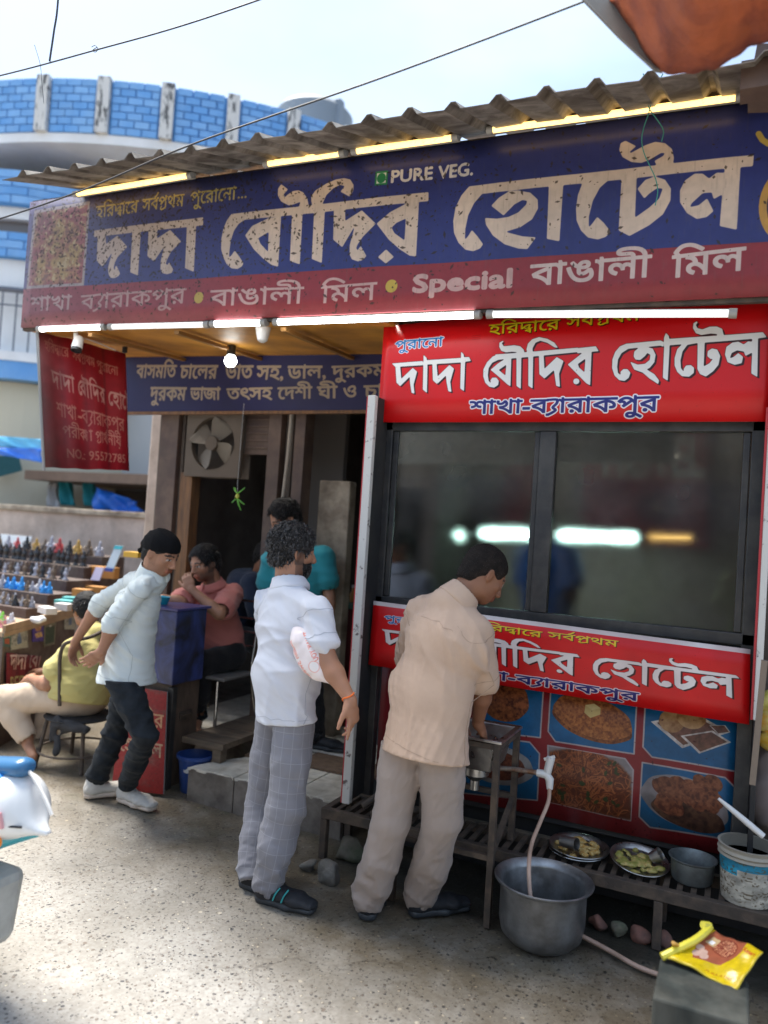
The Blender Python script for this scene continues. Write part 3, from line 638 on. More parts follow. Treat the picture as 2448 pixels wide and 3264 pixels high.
# ================================================================ people: signed-distance bodies, surface nets
class Field:
    def __init__(s, lo, hi, h):
        s.lo = np.asarray(lo, float); s.h = h; n = np.ceil((np.asarray(hi) - s.lo) / h).astype(int) + 1
        s.ax = [s.lo[i] + np.arange(n[i]) * h for i in range(3)]; s.D = np.full(n, .2, np.float32)
    def _sl(s, lo, hi):
        return tuple(slice(max(int((lo[i] - s.lo[i]) / s.h), 0), min(int((hi[i] - s.lo[i]) / s.h) + 2, s.D.shape[i])) for i in range(3))
    def _g(s, sl): return s.ax[0][sl[0]][:, None, None], s.ax[1][sl[1]][None, :, None], s.ax[2][sl[2]][None, None, :]
    def _put(s, sl, d, k, op):
        a = s.D[sl]
        if op == 'sub': d = -d; 
        if op in ('sub', 'int'):
            if k > 0: h = np.maximum(k - np.abs(a - d), 0) / k; r_ = np.maximum(a, d) + h * h * k / 4
            else: r_ = np.maximum(a, d)
        else:
            if k > 0: h = np.maximum(k - np.abs(a - d), 0) / k; r_ = np.minimum(a, d) - h * h * k / 4
            else: r_ = np.minimum(a, d)
        s.D[sl] = r_
    def cone(s, a, b, ra, rb, side=None, ra2=None, rb2=None, k=.02, op='add'):
        a, b = np.asarray(a, float), np.asarray(b, float); ra2 = ra if ra2 is None else ra2; rb2 = rb if rb2 is None else rb2
        m = max(ra, rb, ra2, rb2) + k + 3 * s.h; sl = s._sl(np.minimum(a, b) - m, np.maximum(a, b) + m)
        if any(q.stop <= q.start for q in sl): return s
        x, y, z = s._g(sl); ab = b - a; L2 = float(ab @ ab) + 1e-9
        px, py, pz = x - a[0], y - a[1], z - a[2]; t = np.clip((px * ab[0] + py * ab[1] + pz * ab[2]) / L2, 0, 1)
        qx, qy, qz = px - t * ab[0], py - t * ab[1], pz - t * ab[2]; r1 = ra + (rb - ra) * t; r2 = ra2 + (rb2 - ra2) * t
        if side is None: d = np.sqrt(qx * qx + qy * qy + qz * qz) - r1
        else:
            w_ = qx * side[0] + qy * side[1] + qz * side[2]; q2 = np.maximum(qx * qx + qy * qy + qz * qz - w_ * w_, 0)
            d = (np.sqrt((w_ / r1) ** 2 + q2 / (r2 * r2)) - 1) * np.minimum(r1, r2)
        s._put(sl, d.astype(np.float32), k, op); return s
    def chain(s, pts, rs, k=.02, side=None, rs2=None):
        for i in range(len(pts) - 1): s.cone(pts[i], pts[i + 1], rs[i], rs[i + 1], side, None if rs2 is None else rs2[i], None if rs2 is None else rs2[i + 1], k)
        return s
    def ell(s, c, ax, r_, k=.015, op='add'):
        c = np.asarray(c, float); m = max(r_) + k + 3 * s.h; sl = s._sl(c - m, c + m)
        if any(q.stop <= q.start for q in sl): return s
        x, y, z = s._g(sl); x, y, z = x - c[0], y - c[1], z - c[2]; q = 0
        for a, rr in zip(ax, r_): q = q + ((x * a[0] + y * a[1] + z * a[2]) / rr) ** 2
        s._put(sl, ((np.sqrt(q) - 1) * min(r_)).astype(np.float32), k, op); return s
    def plane(s, p, n, op='sub', k=0.004):   # removes the side n points to
        x, y, z = s._g((slice(None),) * 3); n = nrm(n); d = (x - p[0]) * n[0] + (y - p[1]) * n[1] + (z - p[2]) * n[2]
        s._put((slice(None),) * 3, (-d if op == 'sub' else d).astype(np.float32), k, 'sub'); return s
    def wrinkle(s, amp, freq, seed, dirv=None, region=None, sharp=1.0):
        """small noise relief, or (with dirv, the direction across the folds) patchy cloth ridges"""
        g = np.random.default_rng(seed); idx = np.nonzero(np.abs(s.D) < .03); p = np.stack([s.ax[i][idx[i]] for i in range(3)], 1)
        wp = p.copy()
        for j in range(3):
            kv = g.normal(size=3) * freq * (.45 if dirv is None else .22); wp += (.035 if dirv is None else .05) * np.sin(p @ kv + g.random() * 6)[:, None] * g.normal(size=3) * (8 / max(freq, 8) if dirv is not None else 1)
        v = 0
        if dirv is None:
            for j in range(5):
                kv = nrm(g.normal(size=3)); v = v + np.sin(wp @ kv * freq * (0.7 + .8 * g.random()) + g.random() * 6.28) * (1 - j * .12)
            v = v / 2.4
        else:
            for j in range(7):
                kv = nrm(np.asarray(dirv) + g.normal(size=3) * .38); f_ = freq * (.45 + .9 * g.random())
                rid = (1 - np.abs(np.sin(wp @ kv * f_ + g.random() * 6.28))) ** 2.2
                m_ = np.clip(np.sin(p @ g.normal(size=3) * 5.5 + g.random() * 6.28) * .9 + .25, 0, 1) ** 1.3; v = v - rid * m_
            v = v * 1.15 + .3
        if region is not None: v = v * region(p)
        s.D[idx] += (amp * v).astype(np.float32); return s
    def mesh(s, name, mat, parent, colf=None, label=None, smooth_it=1, uvf=None):
        D = s.D; ins = D < 0; c8 = [ins[i:D.shape[0] - 1 + i, j:D.shape[1] - 1 + j, k:D.shape[2] - 1 + k] for i in (0, 1) for j in (0, 1) for k in (0, 1)]
        tot = sum(c.astype(np.int8) for c in c8); act = (tot > 0) & (tot < 8); ids = np.argwhere(act)
        if len(ids) == 0: return None
        num = np.full(act.shape, -1, np.int64); num[act] = np.arange(len(ids))
        val = np.stack([D[ids[:, 0] + i, ids[:, 1] + j, ids[:, 2] + k] for i in (0, 1) for j in (0, 1) for k in (0, 1)], 1)
        cor = np.array([(i, j, k) for i in (0, 1) for j in (0, 1) for k in (0, 1)], float); acc = np.zeros((len(ids), 3)); cnt = np.zeros(len(ids))
        for a in range(8):
            for b in range(a + 1, 8):
                if np.abs(cor[a] - cor[b]).sum() != 1: continue
                va, vb = val[:, a], val[:, b]; cr = (va < 0) != (vb < 0); t = np.where(cr, va / np.where(va == vb, 1, va - vb), 0)
                acc += np.where(cr[:, None], cor[a] + t[:, None] * (cor[b] - cor[a]), 0); cnt += cr
        vs = s.lo + (ids + acc / cnt[:, None]) * s.h; quads = []
        for ax_ in range(3):
            o = [q for q in range(3) if q != ax_]; sl0 = [slice(None)] * 3; sl1 = [slice(None)] * 3; sl0[ax_] = slice(0, -1); sl1[ax_] = slice(1, None)
            e = ins[tuple(sl0)] != ins[tuple(sl1)]; e[tuple(slice(0, 1) if q == o[0] else slice(None) for q in range(3))] = False; e[tuple(slice(0, 1) if q == o[1] else slice(None) for q in range(3))] = False
            E = np.argwhere(e)
            for o_ in o: E = E[E[:, o_] < D.shape[o_] - 1]
            fl = ins[tuple(E.T)]; d1 = np.zeros(3, int); d1[o[0]] = 1; d2 = np.zeros(3, int); d2[o[1]] = 1
            q = np.stack([num[tuple((E - d1 - d2).T)], num[tuple((E - d2).T)], num[tuple(E.T)], num[tuple((E - d1).T)]], 1)
            if ax_ == 1: fl = ~fl
            q[~fl] = q[~fl][:, ::-1]; quads.append(q)
        Q = np.concatenate(quads); Q = Q[(Q >= 0).all(1)]
        for _ in range(smooth_it):
            sm = np.zeros_like(vs); ct = np.zeros(len(vs))
            for a, b in ((0, 1), (1, 2), (2, 3), (3, 0)):
                for u, v_ in ((a, b), (b, a)):
                    for c_ in range(3): sm[:, c_] += np.bincount(Q[:, u], vs[Q[:, v_], c_], len(vs))
                    ct += np.bincount(Q[:, u], minlength=len(vs))
            vs = vs * .5 + .5 * sm / np.maximum(ct, 1)[:, None]
        off = wloc(parent); me = bpy.data.meshes.new(name); me.vertices.add(len(vs)); me.vertices.foreach_set('co', (vs - off).astype(np.float32).ravel())
        me.loops.add(len(Q) * 4); me.loops.foreach_set('vertex_index', Q.astype(np.int32).ravel()); me.polygons.add(len(Q))
        me.polygons.foreach_set('loop_start', np.arange(len(Q), dtype=np.int32) * 4); me.update(calc_edges=True); me.validate()
        if colf is not None:
            ca = me.color_attributes.new('Col', 'FLOAT_COLOR', 'POINT'); c = np.ones((len(vs), 4), np.float32); c[:, :3] = colf(vs); ca.data.foreach_set('color', c.ravel())
        if uvf is not None:
            at_ = me.attributes.new('Fab', 'FLOAT_VECTOR', 'POINT'); at_.data.foreach_set('vector', uvf(vs).astype(np.float32).ravel())
        return link(name, me, mat, parent, label, smooth=True)

SKIN = dict(dark=(.25, .115, .065), mid=(.36, .178, .106), light=(.37, .185, .11))
def skin_mat():
    m = mat('skin', None, rough=.52, attr='Col', bump=.0006, bscale=260, spec=.4, rvar=0)
    b = m.node_tree.nodes['Principled BSDF']; b.inputs['Subsurface Weight'].default_value = .12; b.inputs['Subsurface Radius'].default_value = (.012, .005, .003); b.inputs['Subsurface Scale'].default_value = 1.0
    return m
def hand(f, W_, D_, N_, k=.006, curl=(.35, .45, .35), spread=.10, thumb=1, thumb_out=.6, sc=1.0, per=None):
    """palm and five fingers. W_ wrist, D_ towards the fingers, N_ out of the palm; thumb: +1/-1 picks the side"""
    D_ = nrm(D_); N_ = nrm(N_ - D_ * np.dot(N_, D_)); X_ = np.cross(D_, N_) * thumb
    f.cone(W_, W_ + D_ * .045 * sc, .026 * sc, .036 * sc, X_, .018 * sc, .017 * sc, k=.01); f.cone(W_ + D_ * .045 * sc, W_ + D_ * .085 * sc, .036 * sc, .040 * sc, X_, .017 * sc, .013 * sc, k=.01)
    f.ell(W_ + D_ * .035 * sc + X_ * .024 * sc + N_ * .008 * sc, (D_, X_, N_), (.034 * sc, .018 * sc, .016 * sc), k=.008)
    for i, (o, L_, r_) in enumerate(((.029, .072, .0092), (.010, .080, .0096), (-.010, .074, .0090), (-.028, .058, .0080))):
        a = spread * (1.1 - i * .75); d = nrm(D_ * math.cos(a) + X_ * math.sin(a)); p = W_ + D_ * (.084 - abs(i - 1.2) * .004) * sc + X_ * o * sc; ang = 0; seg = (.46, .30, .24)
        cu = per[i] if per else curl
        for j in range(3):
            ang += cu[j]; q = p + (d * math.cos(ang) + N_ * math.sin(ang)) * L_ * seg[j] * sc
            f.cone(p, q, r_ * (1 - .10 * j) * sc, r_ * (.92 - .12 * j) * sc, k=.003); p = q
    p = W_ + D_ * .022 * sc + X_ * .026 * sc; d = nrm(D_ * .72 + X_ * thumb_out + N_ * .30); q = p + d * .040 * sc; f.cone(p, q, .015 * sc, .0115 * sc, k=.006)
    d2 = nrm(d + D_ * .35 + N_ * .12); q2 = q + d2 * .030 * sc; f.cone(q, q2, .0112 * sc, .010 * sc, k=.003); f.cone(q2, q2 + nrm(d2 + D_ * .2) * .022 * sc, .010 * sc, .0078 * sc, k=.003)
def head_sdf(f, c, F, U, sc=1.0):
    F = nrm(F); U = nrm(U - F * np.dot(U, F)); X_ = np.cross(F, U); A = (X_, F, U); g = lambda x, y, z: c + (X_ * x + F * y + U * z) * sc; s_ = lambda *r_: [q * sc for q in r_]
    f.ell(g(0, -.012, .028), A, s_(.074, .094, .086), k=.01); f.ell(g(0, .022, -.036), A, s_(.059, .066, .074), k=.03 * sc); f.ell(g(0, .060, -.088), A, s_(.024, .020, .019), k=.028 * sc)
    for sg in (-1, 1):
        f.ell(g(sg * .040, .052, -.024), A, s_(.021, .020, .017), k=.018 * sc); f.ell(g(sg * .046, -.002, -.068), A, s_(.014, .034, .024), k=.025 * sc)
        f.ell(g(sg * .031, .094, -.001), A, s_(.017, .013, .011), k=.010 * sc, op='sub'); f.ell(g(sg * .031, .0735, -.003), A, s_(.0165, .0125, .0115), k=.004 * sc)
        f.cone(g(sg * .014, .083, .016), g(sg * .046, .070, .018), .0085 * sc, .0075 * sc, k=.012 * sc)
        f.ell(g(sg * .076, -.010, -.010), (X_ * .9 + F * .3 * sg, F, U), s_(.008, .017, .030), k=.006 * sc); f.ell(g(sg * .085, -.008, -.008), A, s_(.006, .009, .018), k=.004 * sc, op='sub')
        f.ell(g(sg * .013, .098, -.040), A, s_(.009, .011, .008), k=.006 * sc)
    f.cone(g(0, .086, .010), g(0, .108, -.034), .0085 * sc, .0115 * sc, k=.010 * sc)
    f.cone(g(-.017, .089, -.0605), g(.017, .089, -.0605), .0065 * sc, .0065 * sc, k=.006 * sc); f.cone(g(-.015, .088, -.0715), g(.015, .088, -.0715), .0078 * sc, .0078 * sc, k=.006 * sc)
    f.ell(g(0, .100, -.0660), A, s_(.024, .006, .0016), k=.004 * sc, op='sub')
    return g, A
def person(name, base, label, J, skin='mid', hair='short', shirt=None, pants=None, shoes=None, h=.0062, group=None, seed=1, hands=None, beard=None, stubble=0.0, sc=1.0, extra=None, collar=None):
    """J: joint positions in the world"""
    root = thing('person', tuple(base), label, 'person', group); j = {k: np.asarray(v, float) for k, v in J.items()}
    F, U = nrm(j['face']), nrm(j.get('up', V(0, 0, 1)) - 0); U = nrm(U - F * np.dot(U, F)); hc = j['head']
    sh = nrm(j['shR'] - j['shL']); allp = np.array([v for k, v in j.items() if k not in ('face', 'up', 'palmR', 'palmL', 'dirR', 'dirL', 'toeR', 'toeL', 'hipside')])
    lo, hi = allp.min(0) - .22, allp.max(0) + .22; lo[2] = max(lo[2], allp[:, 2].min() - .08)
    tw = min(1, (shirt['w'][0] - .022) / (.145 * sc)) if shirt else 1; td = min(1, (min(shirt['d']) - .02) / (.10 * sc)) if shirt else 1
    lr = pants['r'] if pants else (9, 9, 9)
    f = Field(lo, hi, h); neck, chest, waist, pel = j['neck'], j['chest'], j['waist'], j['pelvis']; hs = j.get('hipside', sh)
    tw *= sc * .92; td *= sc * .92; f.cone(pel, waist, .135 * tw, .12 * tw, hs, .095 * td, .085 * td, k=.03); f.cone(waist, chest, .12 * tw, .14 * tw, sh, .085 * td, .095 * td, k=.03); f.cone(chest, neck * .8 + chest * .2, .14 * tw, .06, sh, .095 * td, .055, k=.03)
    g, A = head_sdf(f, hc, F, U, 1.0)
    f.cone(g(0, -.022, -.045), neck, .054, .060, k=.025)
    for s_ in 'RL':
        sr_ = (shirt or {}).get('sr', .08); fr_ = (shirt or {}).get('sleeve', .7); ar_ = min(.047 * sc, sr_ * .93 - .017); mr_ = min(.043 * sc, sr_ * .93 - .014)
        f.cone(neck, j['sh' + s_], .040, .036, k=.02); f.chain([j['sh' + s_], (j['sh' + s_] * .6 + j['el' + s_] * .4), j['el' + s_]], [ar_, mr_, .036 * sc if fr_ <= 1 else min(.036 * sc, sr_ * .9 - .016)], k=.015)
        e, w_ = j['el' + s_], j['wr' + s_]; f.chain([e, e * .72 + w_ * .28, w_], [.037 * sc if fr_ <= 1 else min(.036 * sc, sr_ * .9 - .016), .038 * sc if fr_ <= 1 else min(.037 * sc, sr_ * .82 - .008), .0235], k=.02)
        hd = (hands or {}).get(s_, {}); D_ = j.get('dir' + s_, w_ - e); f.cone(w_, w_ + nrm(D_) * .01, .0235, .024, k=.01)
        hand(f, w_, nrm(D_), j.get('palm' + s_, V(0, 1, 0)), **hd)
        if 'kn' + s_ in j:
            f.chain([j['hip' + s_], j['hip' + s_] * .5 + j['kn' + s_] * .5, j['kn' + s_]], [min(.075 * sc, lr[0] - .024), min(.066 * sc, lr[0] - .026), min(.050 * sc, lr[1] - .018)], k=.02)
            f.chain([j['kn' + s_], j['kn' + s_] * .7 + j['an' + s_] * .3, j['an' + s_]], [min(.048 * sc, lr[1] - .018), min(.047 * sc, lr[2] - .014), .034], k=.02)
            t = j['toe' + s_]; an = j['an' + s_]; f.cone(an - V(0, 0, .03), an + nrm(t - an) * .12 - V(0, 0, .045), .034, .026, k=.02)
    sk = np.array(SKIN[skin]); gr = np.random.default_rng(seed)
    def colf(vs):
        q = vs - hc; x, y, z = q @ A[0], q @ A[1], q @ A[2]; c = np.tile(sk, (len(vs), 1)); nz = (np.sin(vs @ V(60, 50, 40)) * np.sin(vs @ V(-40, 70, 55)))[:, None]
        c *= 1 + .06 * nz; near = (np.abs(x) < .1) & (np.abs(y) < .13) & (np.abs(z) < .14)
        lip = near & (y > .078) & (np.abs(x) < .024) & (z > -.080) & (z < -.055); c[lip] = sk * V(.78, .52, .50)
        ey = near & (y > .066) & (np.abs(np.abs(x) - .031) < .014) & (np.abs(z + .003) < .0055); c[ey] = (.42, .38, .35); c[ey & (np.abs(np.abs(x) - .031) < .0062)] = (.02, .012, .01)
        sbn = near & (np.abs(x) > .050) & (y > -.015) & (y < .030) & (z < .004) & (z > -.06); c[sbn] = c[sbn] * (1 - .8 * min(1, stubble)) + V(.02, .015, .014) * .8 * min(1, stubble)
        lid = near & (y > .066) & (np.abs(np.abs(x) - .031) < .016) & (z > .0022) & (z < .0068); c[lid] = sk * .35
        br = near & (y > .058) & (np.abs(np.abs(x) - .032) < .021) & (np.abs(z - .0215 + (np.abs(x) - .03) ** 2 * 10) < .0046); c[br] = (.018, .012, .01)
        if stubble > 0:
            sb = near & (z < -.034) & (y > -.01) & ~lip; wgt = stubble * np.clip((-.030 - z) / .03, 0, 1) * np.clip((np.abs(x) - .012) / .02 + (z < -.074) + ((z > -.056) & (y > .08)) * .9, 0, 1); c[sb] = c[sb] * (1 - wgt[sb, None] * .75) + V(.03, .022, .02) * wgt[sb, None] * .75
        return c
    body = f.mesh('body', skin_mat(), root, colf)
    # ---- hair
    hb = mat('black_hair', (.006, .005, .005), rough=.6, bump=.004, bscale=220, c2=(.014, .012, .011), nscale=90, lo=.5, hi=.7, spec=.25)
    def cap(th, hairline, nape, r_, seed_, temple=.0, amp=.0025, fq=130):
        q = Field(hc - .17, hc + .17, .0048 if h < .007 else .007); s_ = 1.0; q.ell(g(0, -.014, .030), A, (.074 + th, .095 + th, .086 + th), k=0); q.ell(g(0, -.060, -.030), A, (.058 + th * .5, .042 + th * .4, .07), k=.02)
        q.ell(g(0, .100, hairline - .115), A, (.090, .082 - temple, .120), k=.008, op='sub')
        for sg in (-1, 1): q.ell(g(sg * .086, .010, -.030), A, (.030, .036, .038), k=.006, op='sub')
        q.plane(g(0, 0, nape), -U); q.wrinkle(amp, fq, seed_); return q
    if hair == 'curly':
        q = cap(.016, .072, -.075, 0, seed, amp=.0075, fq=150); q.wrinkle(.005, 300, seed + 3); q.mesh('hair', mat('curly_hair', (.010, .009, .009), rough=.5, bump=.006, bscale=160, c2=(.085, .08, .08), nscale=60, lo=.56, hi=.68, spec=.3), root)  # greying curls, with hair sheen painted in as paler patches
    elif hair == 'buzz': cap(.0055, .062, -.075, 0, seed, amp=.0006).mesh('hair', mat('cropped_hair', (.008, .006, .005), rough=.75, bump=.003, bscale=300, c2=(.02, .014, .011), nscale=50, spec=.2), root)
    elif hair == 'short': cap(.014, .070, -.078, 0, seed, amp=.004, fq=110).mesh('hair', hb, root)
    elif hair == 'bandana':
        q = Field(hc - .19, hc + .19, .005); q.ell(g(0, -.014, .036), A, (.084, .106, .090), k=0); q.ell(g(0, -.085, .0), A, (.045, .045, .045), k=.03)
        n_ = nrm(-U * 1.0 + F * .30); q.plane(g(0, 0, .012), n_); q.cone(g(0, -.095, .0), g(.01, -.125, -.05), .022, .012, k=.02); q.cone(g(0, -.098, .0), g(-.02, -.118, -.065), .014, .009, k=.015); q.wrinkle(.0042, 60, seed, dirv=U * .8 + F * .3); q.mesh('headscarf', mat('black_cloth', (.006, .006, .007), rough=.9, bump=.003, bscale=140, spec=.15), root)
        cap(.003, .0, -.075, 0, seed, amp=.001).mesh('hair', hb, root)
    if beard:
        q = Field(hc - .16, hc + .16, .0048); q.ell(g(0, .024, -.055), A, (.063, .068, .066), k=0); q.ell(g(0, .062, -.095), A, (.030, .026, .026), k=.03); q.plane(g(0, 0, -.010), nrm(U + F * .40)); q.plane(g(0, -.012, 0), -F, k=.01)
        q.ell(g(0, .105, -.045), A, (.026, .040, .038), k=.004, op='sub'); q.wrinkle(.003, 200, seed + 5); q.mesh('beard', hb, root)
    hm_ = [o for o in root.children if o.name.split('.')[0] == 'hair'] + [o for o in root.children if o.name.split('.')[0] == 'beard']
    for o in hm_:                                              # short strands breaking the outline
        isb = o.name.startswith('beard'); n_ = len(o.data.vertices); co = np.empty(n_ * 3); o.data.vertices.foreach_get('co', co); no_ = np.empty(n_ * 3); o.data.vertices.foreach_get('normal', no_); co = co.reshape(-1, 3); no_ = no_.reshape(-1, 3)
        ns = min(n_, 2600 if h < .007 else 900); pk_ = gr.choice(n_, ns, replace=False); L0_ = {'buzz': .0045, 'short': .015, 'curly': .013, 'bandana': .006}[hair] if not isb else .006; q = MB()
        for i_ in pk_:
            p_, nn_ = co[i_], no_[i_]; d_ = nrm(nn_ * (.55 if hair != 'curly' else .9) + gr.normal(size=3) * (.28 if hair != 'curly' else .6) - U * (.5 if not isb else .4) + F * (.25 if hair == 'short' else 0)); sd_ = nrm(np.cross(d_, gr.normal(size=3))) * .0011; L_ = L0_ * (.5 + gr.random()); b_ = p_ - nn_ * .003; m_ = b_ + d_ * L_ * .6 + nn_ * .001; e_ = b_ + d_ * L_ - U * L_ * .25
            k_ = len(q.v); q.v += [tuple(b_ - sd_), tuple(b_ + sd_), tuple(m_ + sd_), tuple(m_ - sd_), tuple(e_)]; q.f += [(k_, k_ + 1, k_ + 2, k_ + 3), (k_ + 3, k_ + 2, k_ + 4)]
        me_ = bpy.data.meshes.new('hair_strands'); me_.from_pydata(q.v, [], q.f); tag(link('hair_strands', me_, mat('strands_' + hair, {'curly': (.09, .085, .085)}.get(hair, (.022, .018, .016)), rough=.4), o), kind='stuff')  # strands paler than the hair below, sheen put into their colour
    # ---- shirt
    if shirt:
        q = Field(lo - .05, hi + .05, shirt.get('h', h * 1.1)); T = shirt; r1 = T['w']; r2 = T['d']; hem = j.get('hem', pel); top = neck * .82 + chest * .18
        pts = [hem, waist, chest, top]; q.chain(pts, list(r1) + [.085], k=.05, side=sh if 'hemside' not in T else T['hemside'], rs2=list(r2) + [.065])
        for s_ in 'RL':
            a, b = j['sh' + s_], j['el' + s_]; fr = T.get('sleeve', .75); rr = T.get('sr', .066); q.cone(neck * .75 + chest * .25, a, .058, rr * .93, k=.03)
            if fr <= 1: e = a + (b - a) * fr; q.cone(a, e, rr * .97, rr * T.get('flare', 1.05), k=.012); n_ = nrm(b - a)
            else:
                w_ = j['wr' + s_]; e = b + (w_ - b) * (fr - 1); q.chain([a, b, e], [rr * .97, rr * .90, rr * .82], k=.012); n_ = nrm(w_ - b)
                q.cone(e - n_ * .045, e - n_ * .002, rr * .86, rr * .88, k=.006)
            # open the sleeve end round the arm
            q.cone(e - n_ * .02, e + n_ * .10, rr * .70, rr * .66, k=.003, op='sub')
        ax_ = nrm(waist - hem); 
        q.wrinkle(T.get('amp', .006), T.get('freq', 26), seed, dirv=T.get('fold'), sharp=1.0); q.wrinkle(T.get('amp', .006) * .4, 70, seed + 9, dirv=T.get('fold'))
        if T.get('pleat'):
            bk = nrm(np.cross(sh, nrm(neck - hem))); bk = bk if np.dot(bk, F) < 0 else -bk; pp = [top - (neck - chest) * .1, chest, waist, hem]; dd = [.065, r2[2], r2[1], r2[0]]; pp = [p_ + bk * (d_ + .000) for p_, d_ in zip(pp, dd)]; q.chain(pp, [.003, .0045, .004, .002], k=.012)
        q.plane(hem, -ax_)
        cr = T.get('collar', .028); nd = nrm(g(0, -.02, -.06) - neck)
        q.cone(neck - nd * .03, neck + nd * (.012 if cr > .02 else .022), .088, .072, k=.015); q.cone(neck + nd * .0, neck + nd * .09, .061, .063, k=.002, op='sub')
        if cr > .02:
            c_ = Field(neck - .14, neck + .14, .005); fwd = nrm(F - nd * np.dot(F, nd)); c_.cone(neck - nd * .002 + fwd * .006, neck + nd * (cr * 1.15 + .016), .092, .071, k=0); c_.cone(neck - nd * .05, neck + nd * .12, .0655, .0625, k=.002, op='sub')
            c_.plane(neck + nd * (cr * 1.2 + .016), nd); c_.plane(neck - nd * .016, -nd); c_.ell(neck + fwd * .085 - nd * .01, (fwd, nrm(np.cross(fwd, nd)), nd), (.04, .014, .05), k=.006, op='sub'); c_.mesh('collar', T['mat'], root)
        sho = q.mesh(T.get('name', 'shirt'), T['mat'], root)
        if T.get('seams'):
            from mathutils.bvhtree import BVHTree
            bv = BVHTree.FromPolygons([tuple(v.co) for v in sho.data.vertices], [tuple(p.vertices) for p in sho.data.polygons]); ro = wloc(root); sm = MB(); bk = nrm(np.cross(sh, nrm(neck - hem))); bk = bk if np.dot(bk, F) < 0 else -bk
            def seam(pts, closed=False, rad=.0011):
                o_ = []
                for p_ in pts:
                    l_, n__, _, _ = bv.find_nearest(Vector(p_ - ro))
                    if l_ is not None: o_.append(np.array(l_) + np.array(n__) * rad * .3 + ro)
                if len(o_) > 3: sm.tube(o_, rad, 5, closed=closed)
            for s_ in 'RL':
                a, b = j['sh' + s_], j['el' + s_]; d_ = nrm(b - a); x_ = nrm(np.cross(d_, V(.1, .2, 1))); y_ = np.cross(d_, x_); rr = T.get('sr', .066)
                seam([a + d_ * .015 + (x_ * math.cos(t) + y_ * math.sin(t)) * rr * 1.5 for t in np.linspace(0, 2 * math.pi, 30, endpoint=False)], True)
                fr = T.get('sleeve', .75); e = a + (b - a) * fr if fr <= 1 else b + (j['wr' + s_] - b) * (fr - 1) - nrm(j['wr' + s_] - b) * .03
                d_ = d_ if fr <= 1 else nrm(j['wr' + s_] - b); x_ = nrm(np.cross(d_, V(.1, .2, 1))); y_ = np.cross(d_, x_); seam([e - d_ * .022 + (x_ * math.cos(t) + y_ * math.sin(t)) * rr * 1.5 for t in np.linspace(0, 2 * math.pi, 30, endpoint=False)], True)
            yk = neck * .62 + chest * .38; seam([yk + bk * .2 + sh * t for t in np.linspace(-.13, .13, 16)], rad=.0008); up2 = nrm(waist - hem)
            seam([hem + up2 * .030 + (bk * math.cos(t) + sh * math.sin(t)) * .16 for t in np.linspace(-1.7, 1.7, 30)], rad=.0009)
            for sg in (-1, 1): seam([(hem + up2 * .02) * (1 - t) + chest * t + sh * sg * .3 for t in np.linspace(0, .85, 14)])
            sm.build('seam', mat('seam_' + T['mat'].name, T['seams'], rough=.95), sho, smooth=True)
    if pants:
        q = Field(lo - .03, hi + .03, pants.get('h', h * 1.15)); T = pants; wz = j.get('waistline', pel * .55 + waist * .45); q.cone(pel, wz, T['hw'], T['hw'] * .95, hs, T['hd'], T['hd'] * .9, k=.03); segs = []
        for s_ in 'RL':
            a, b, c = j['hip' + s_], j['kn' + s_], j['an' + s_]; e = b + (c - b) * T.get('len', 1.0); R3 = T['r']
            m_ = b * .5 + e * .5 + T.get('sag', V(0, 0, 0)); q.chain([a, a * .5 + b * .5, b, m_, e], [R3[0], (R3[0] + R3[1]) / 2, R3[1], (R3[1] + R3[2]) / 2, R3[2]], k=T.get('k', .02)); segs += [(a, b), (b, e)]
            n_ = nrm(c - b); q.cone(e + n_ * (-.02 if shoes else 0), e + n_ * .12, R3[2] * .72, R3[2] * .72, k=.003, op='sub'); q.plane(e + n_ * .012, n_) if abs(n_[2]) > .8 and False else None
        if T.get('cut'):
            for s_ in 'RL': pass
        q.wrinkle(T.get('amp', .007), T.get('freq', 24), seed + 20, dirv=T.get('fold')); lowz = min(j['anR'][2], j['anL'][2])
        q.wrinkle(T.get('amp', .007) * .9, 50, seed + 21, dirv=V(0, 0, 1), region=lambda p: np.clip(1 - (p[:, 2] - lowz) / .26, 0, 1)); q.wrinkle(T.get('amp', .007) * .35, 80, seed + 22)
        if shirt and 'hem' in j and j['knR'][2] < j['hem'][2] - .22 and j['knL'][2] < j['hem'][2] - .22: ax_ = nrm(waist - j['hem']); q.plane(j['hem'] + ax_ * .025, ax_)
        def fab(vs):
            best = np.full(len(vs), 9.); out_ = np.zeros((len(vs), 3)); acc_ = 0
            for i_, (a, b) in enumerate(segs):
                ab = b - a; L_ = np.linalg.norm(ab); d = ab / L_; t = np.clip((vs - a) @ d, 0, L_); q_ = vs - a - t[:, None] * d; dist = np.linalg.norm(q_, axis=1)
                x_ = nrm(np.cross(d, V(0, 1, 0.01))); y_ = np.cross(d, x_); an = np.arctan2(q_ @ y_, q_ @ x_); u = an * .085; v_ = t + (L_ * 0 if i_ % 2 == 0 else np.linalg.norm(segs[i_ - 1][1] - segs[i_ - 1][0]))
                k_ = dist < best; best[k_] = dist[k_]; out_[k_] = np.stack([u, v_ + 0 * u, 0 * u], 1)[k_]
            return out_
        q.mesh('trousers', T['mat'], root, uvf=fab if T.get('fab') else None)
        if T.get('belt'): 
            q = Field(lo, hi, h * 1.1); d_ = nrm(wz - pel); q.cone(wz - d_ * .02, wz + d_ * .014, T['hw'] * .99, T['hw'] * .99, hs, T['hd'] * .97, T['hd'] * .97, k=0); q.plane(wz - d_ * .022, -d_); q.plane(wz + d_ * .016, d_); q.mesh('belt', mat('black_leather', (.012, .011, .011), rough=.4), root)
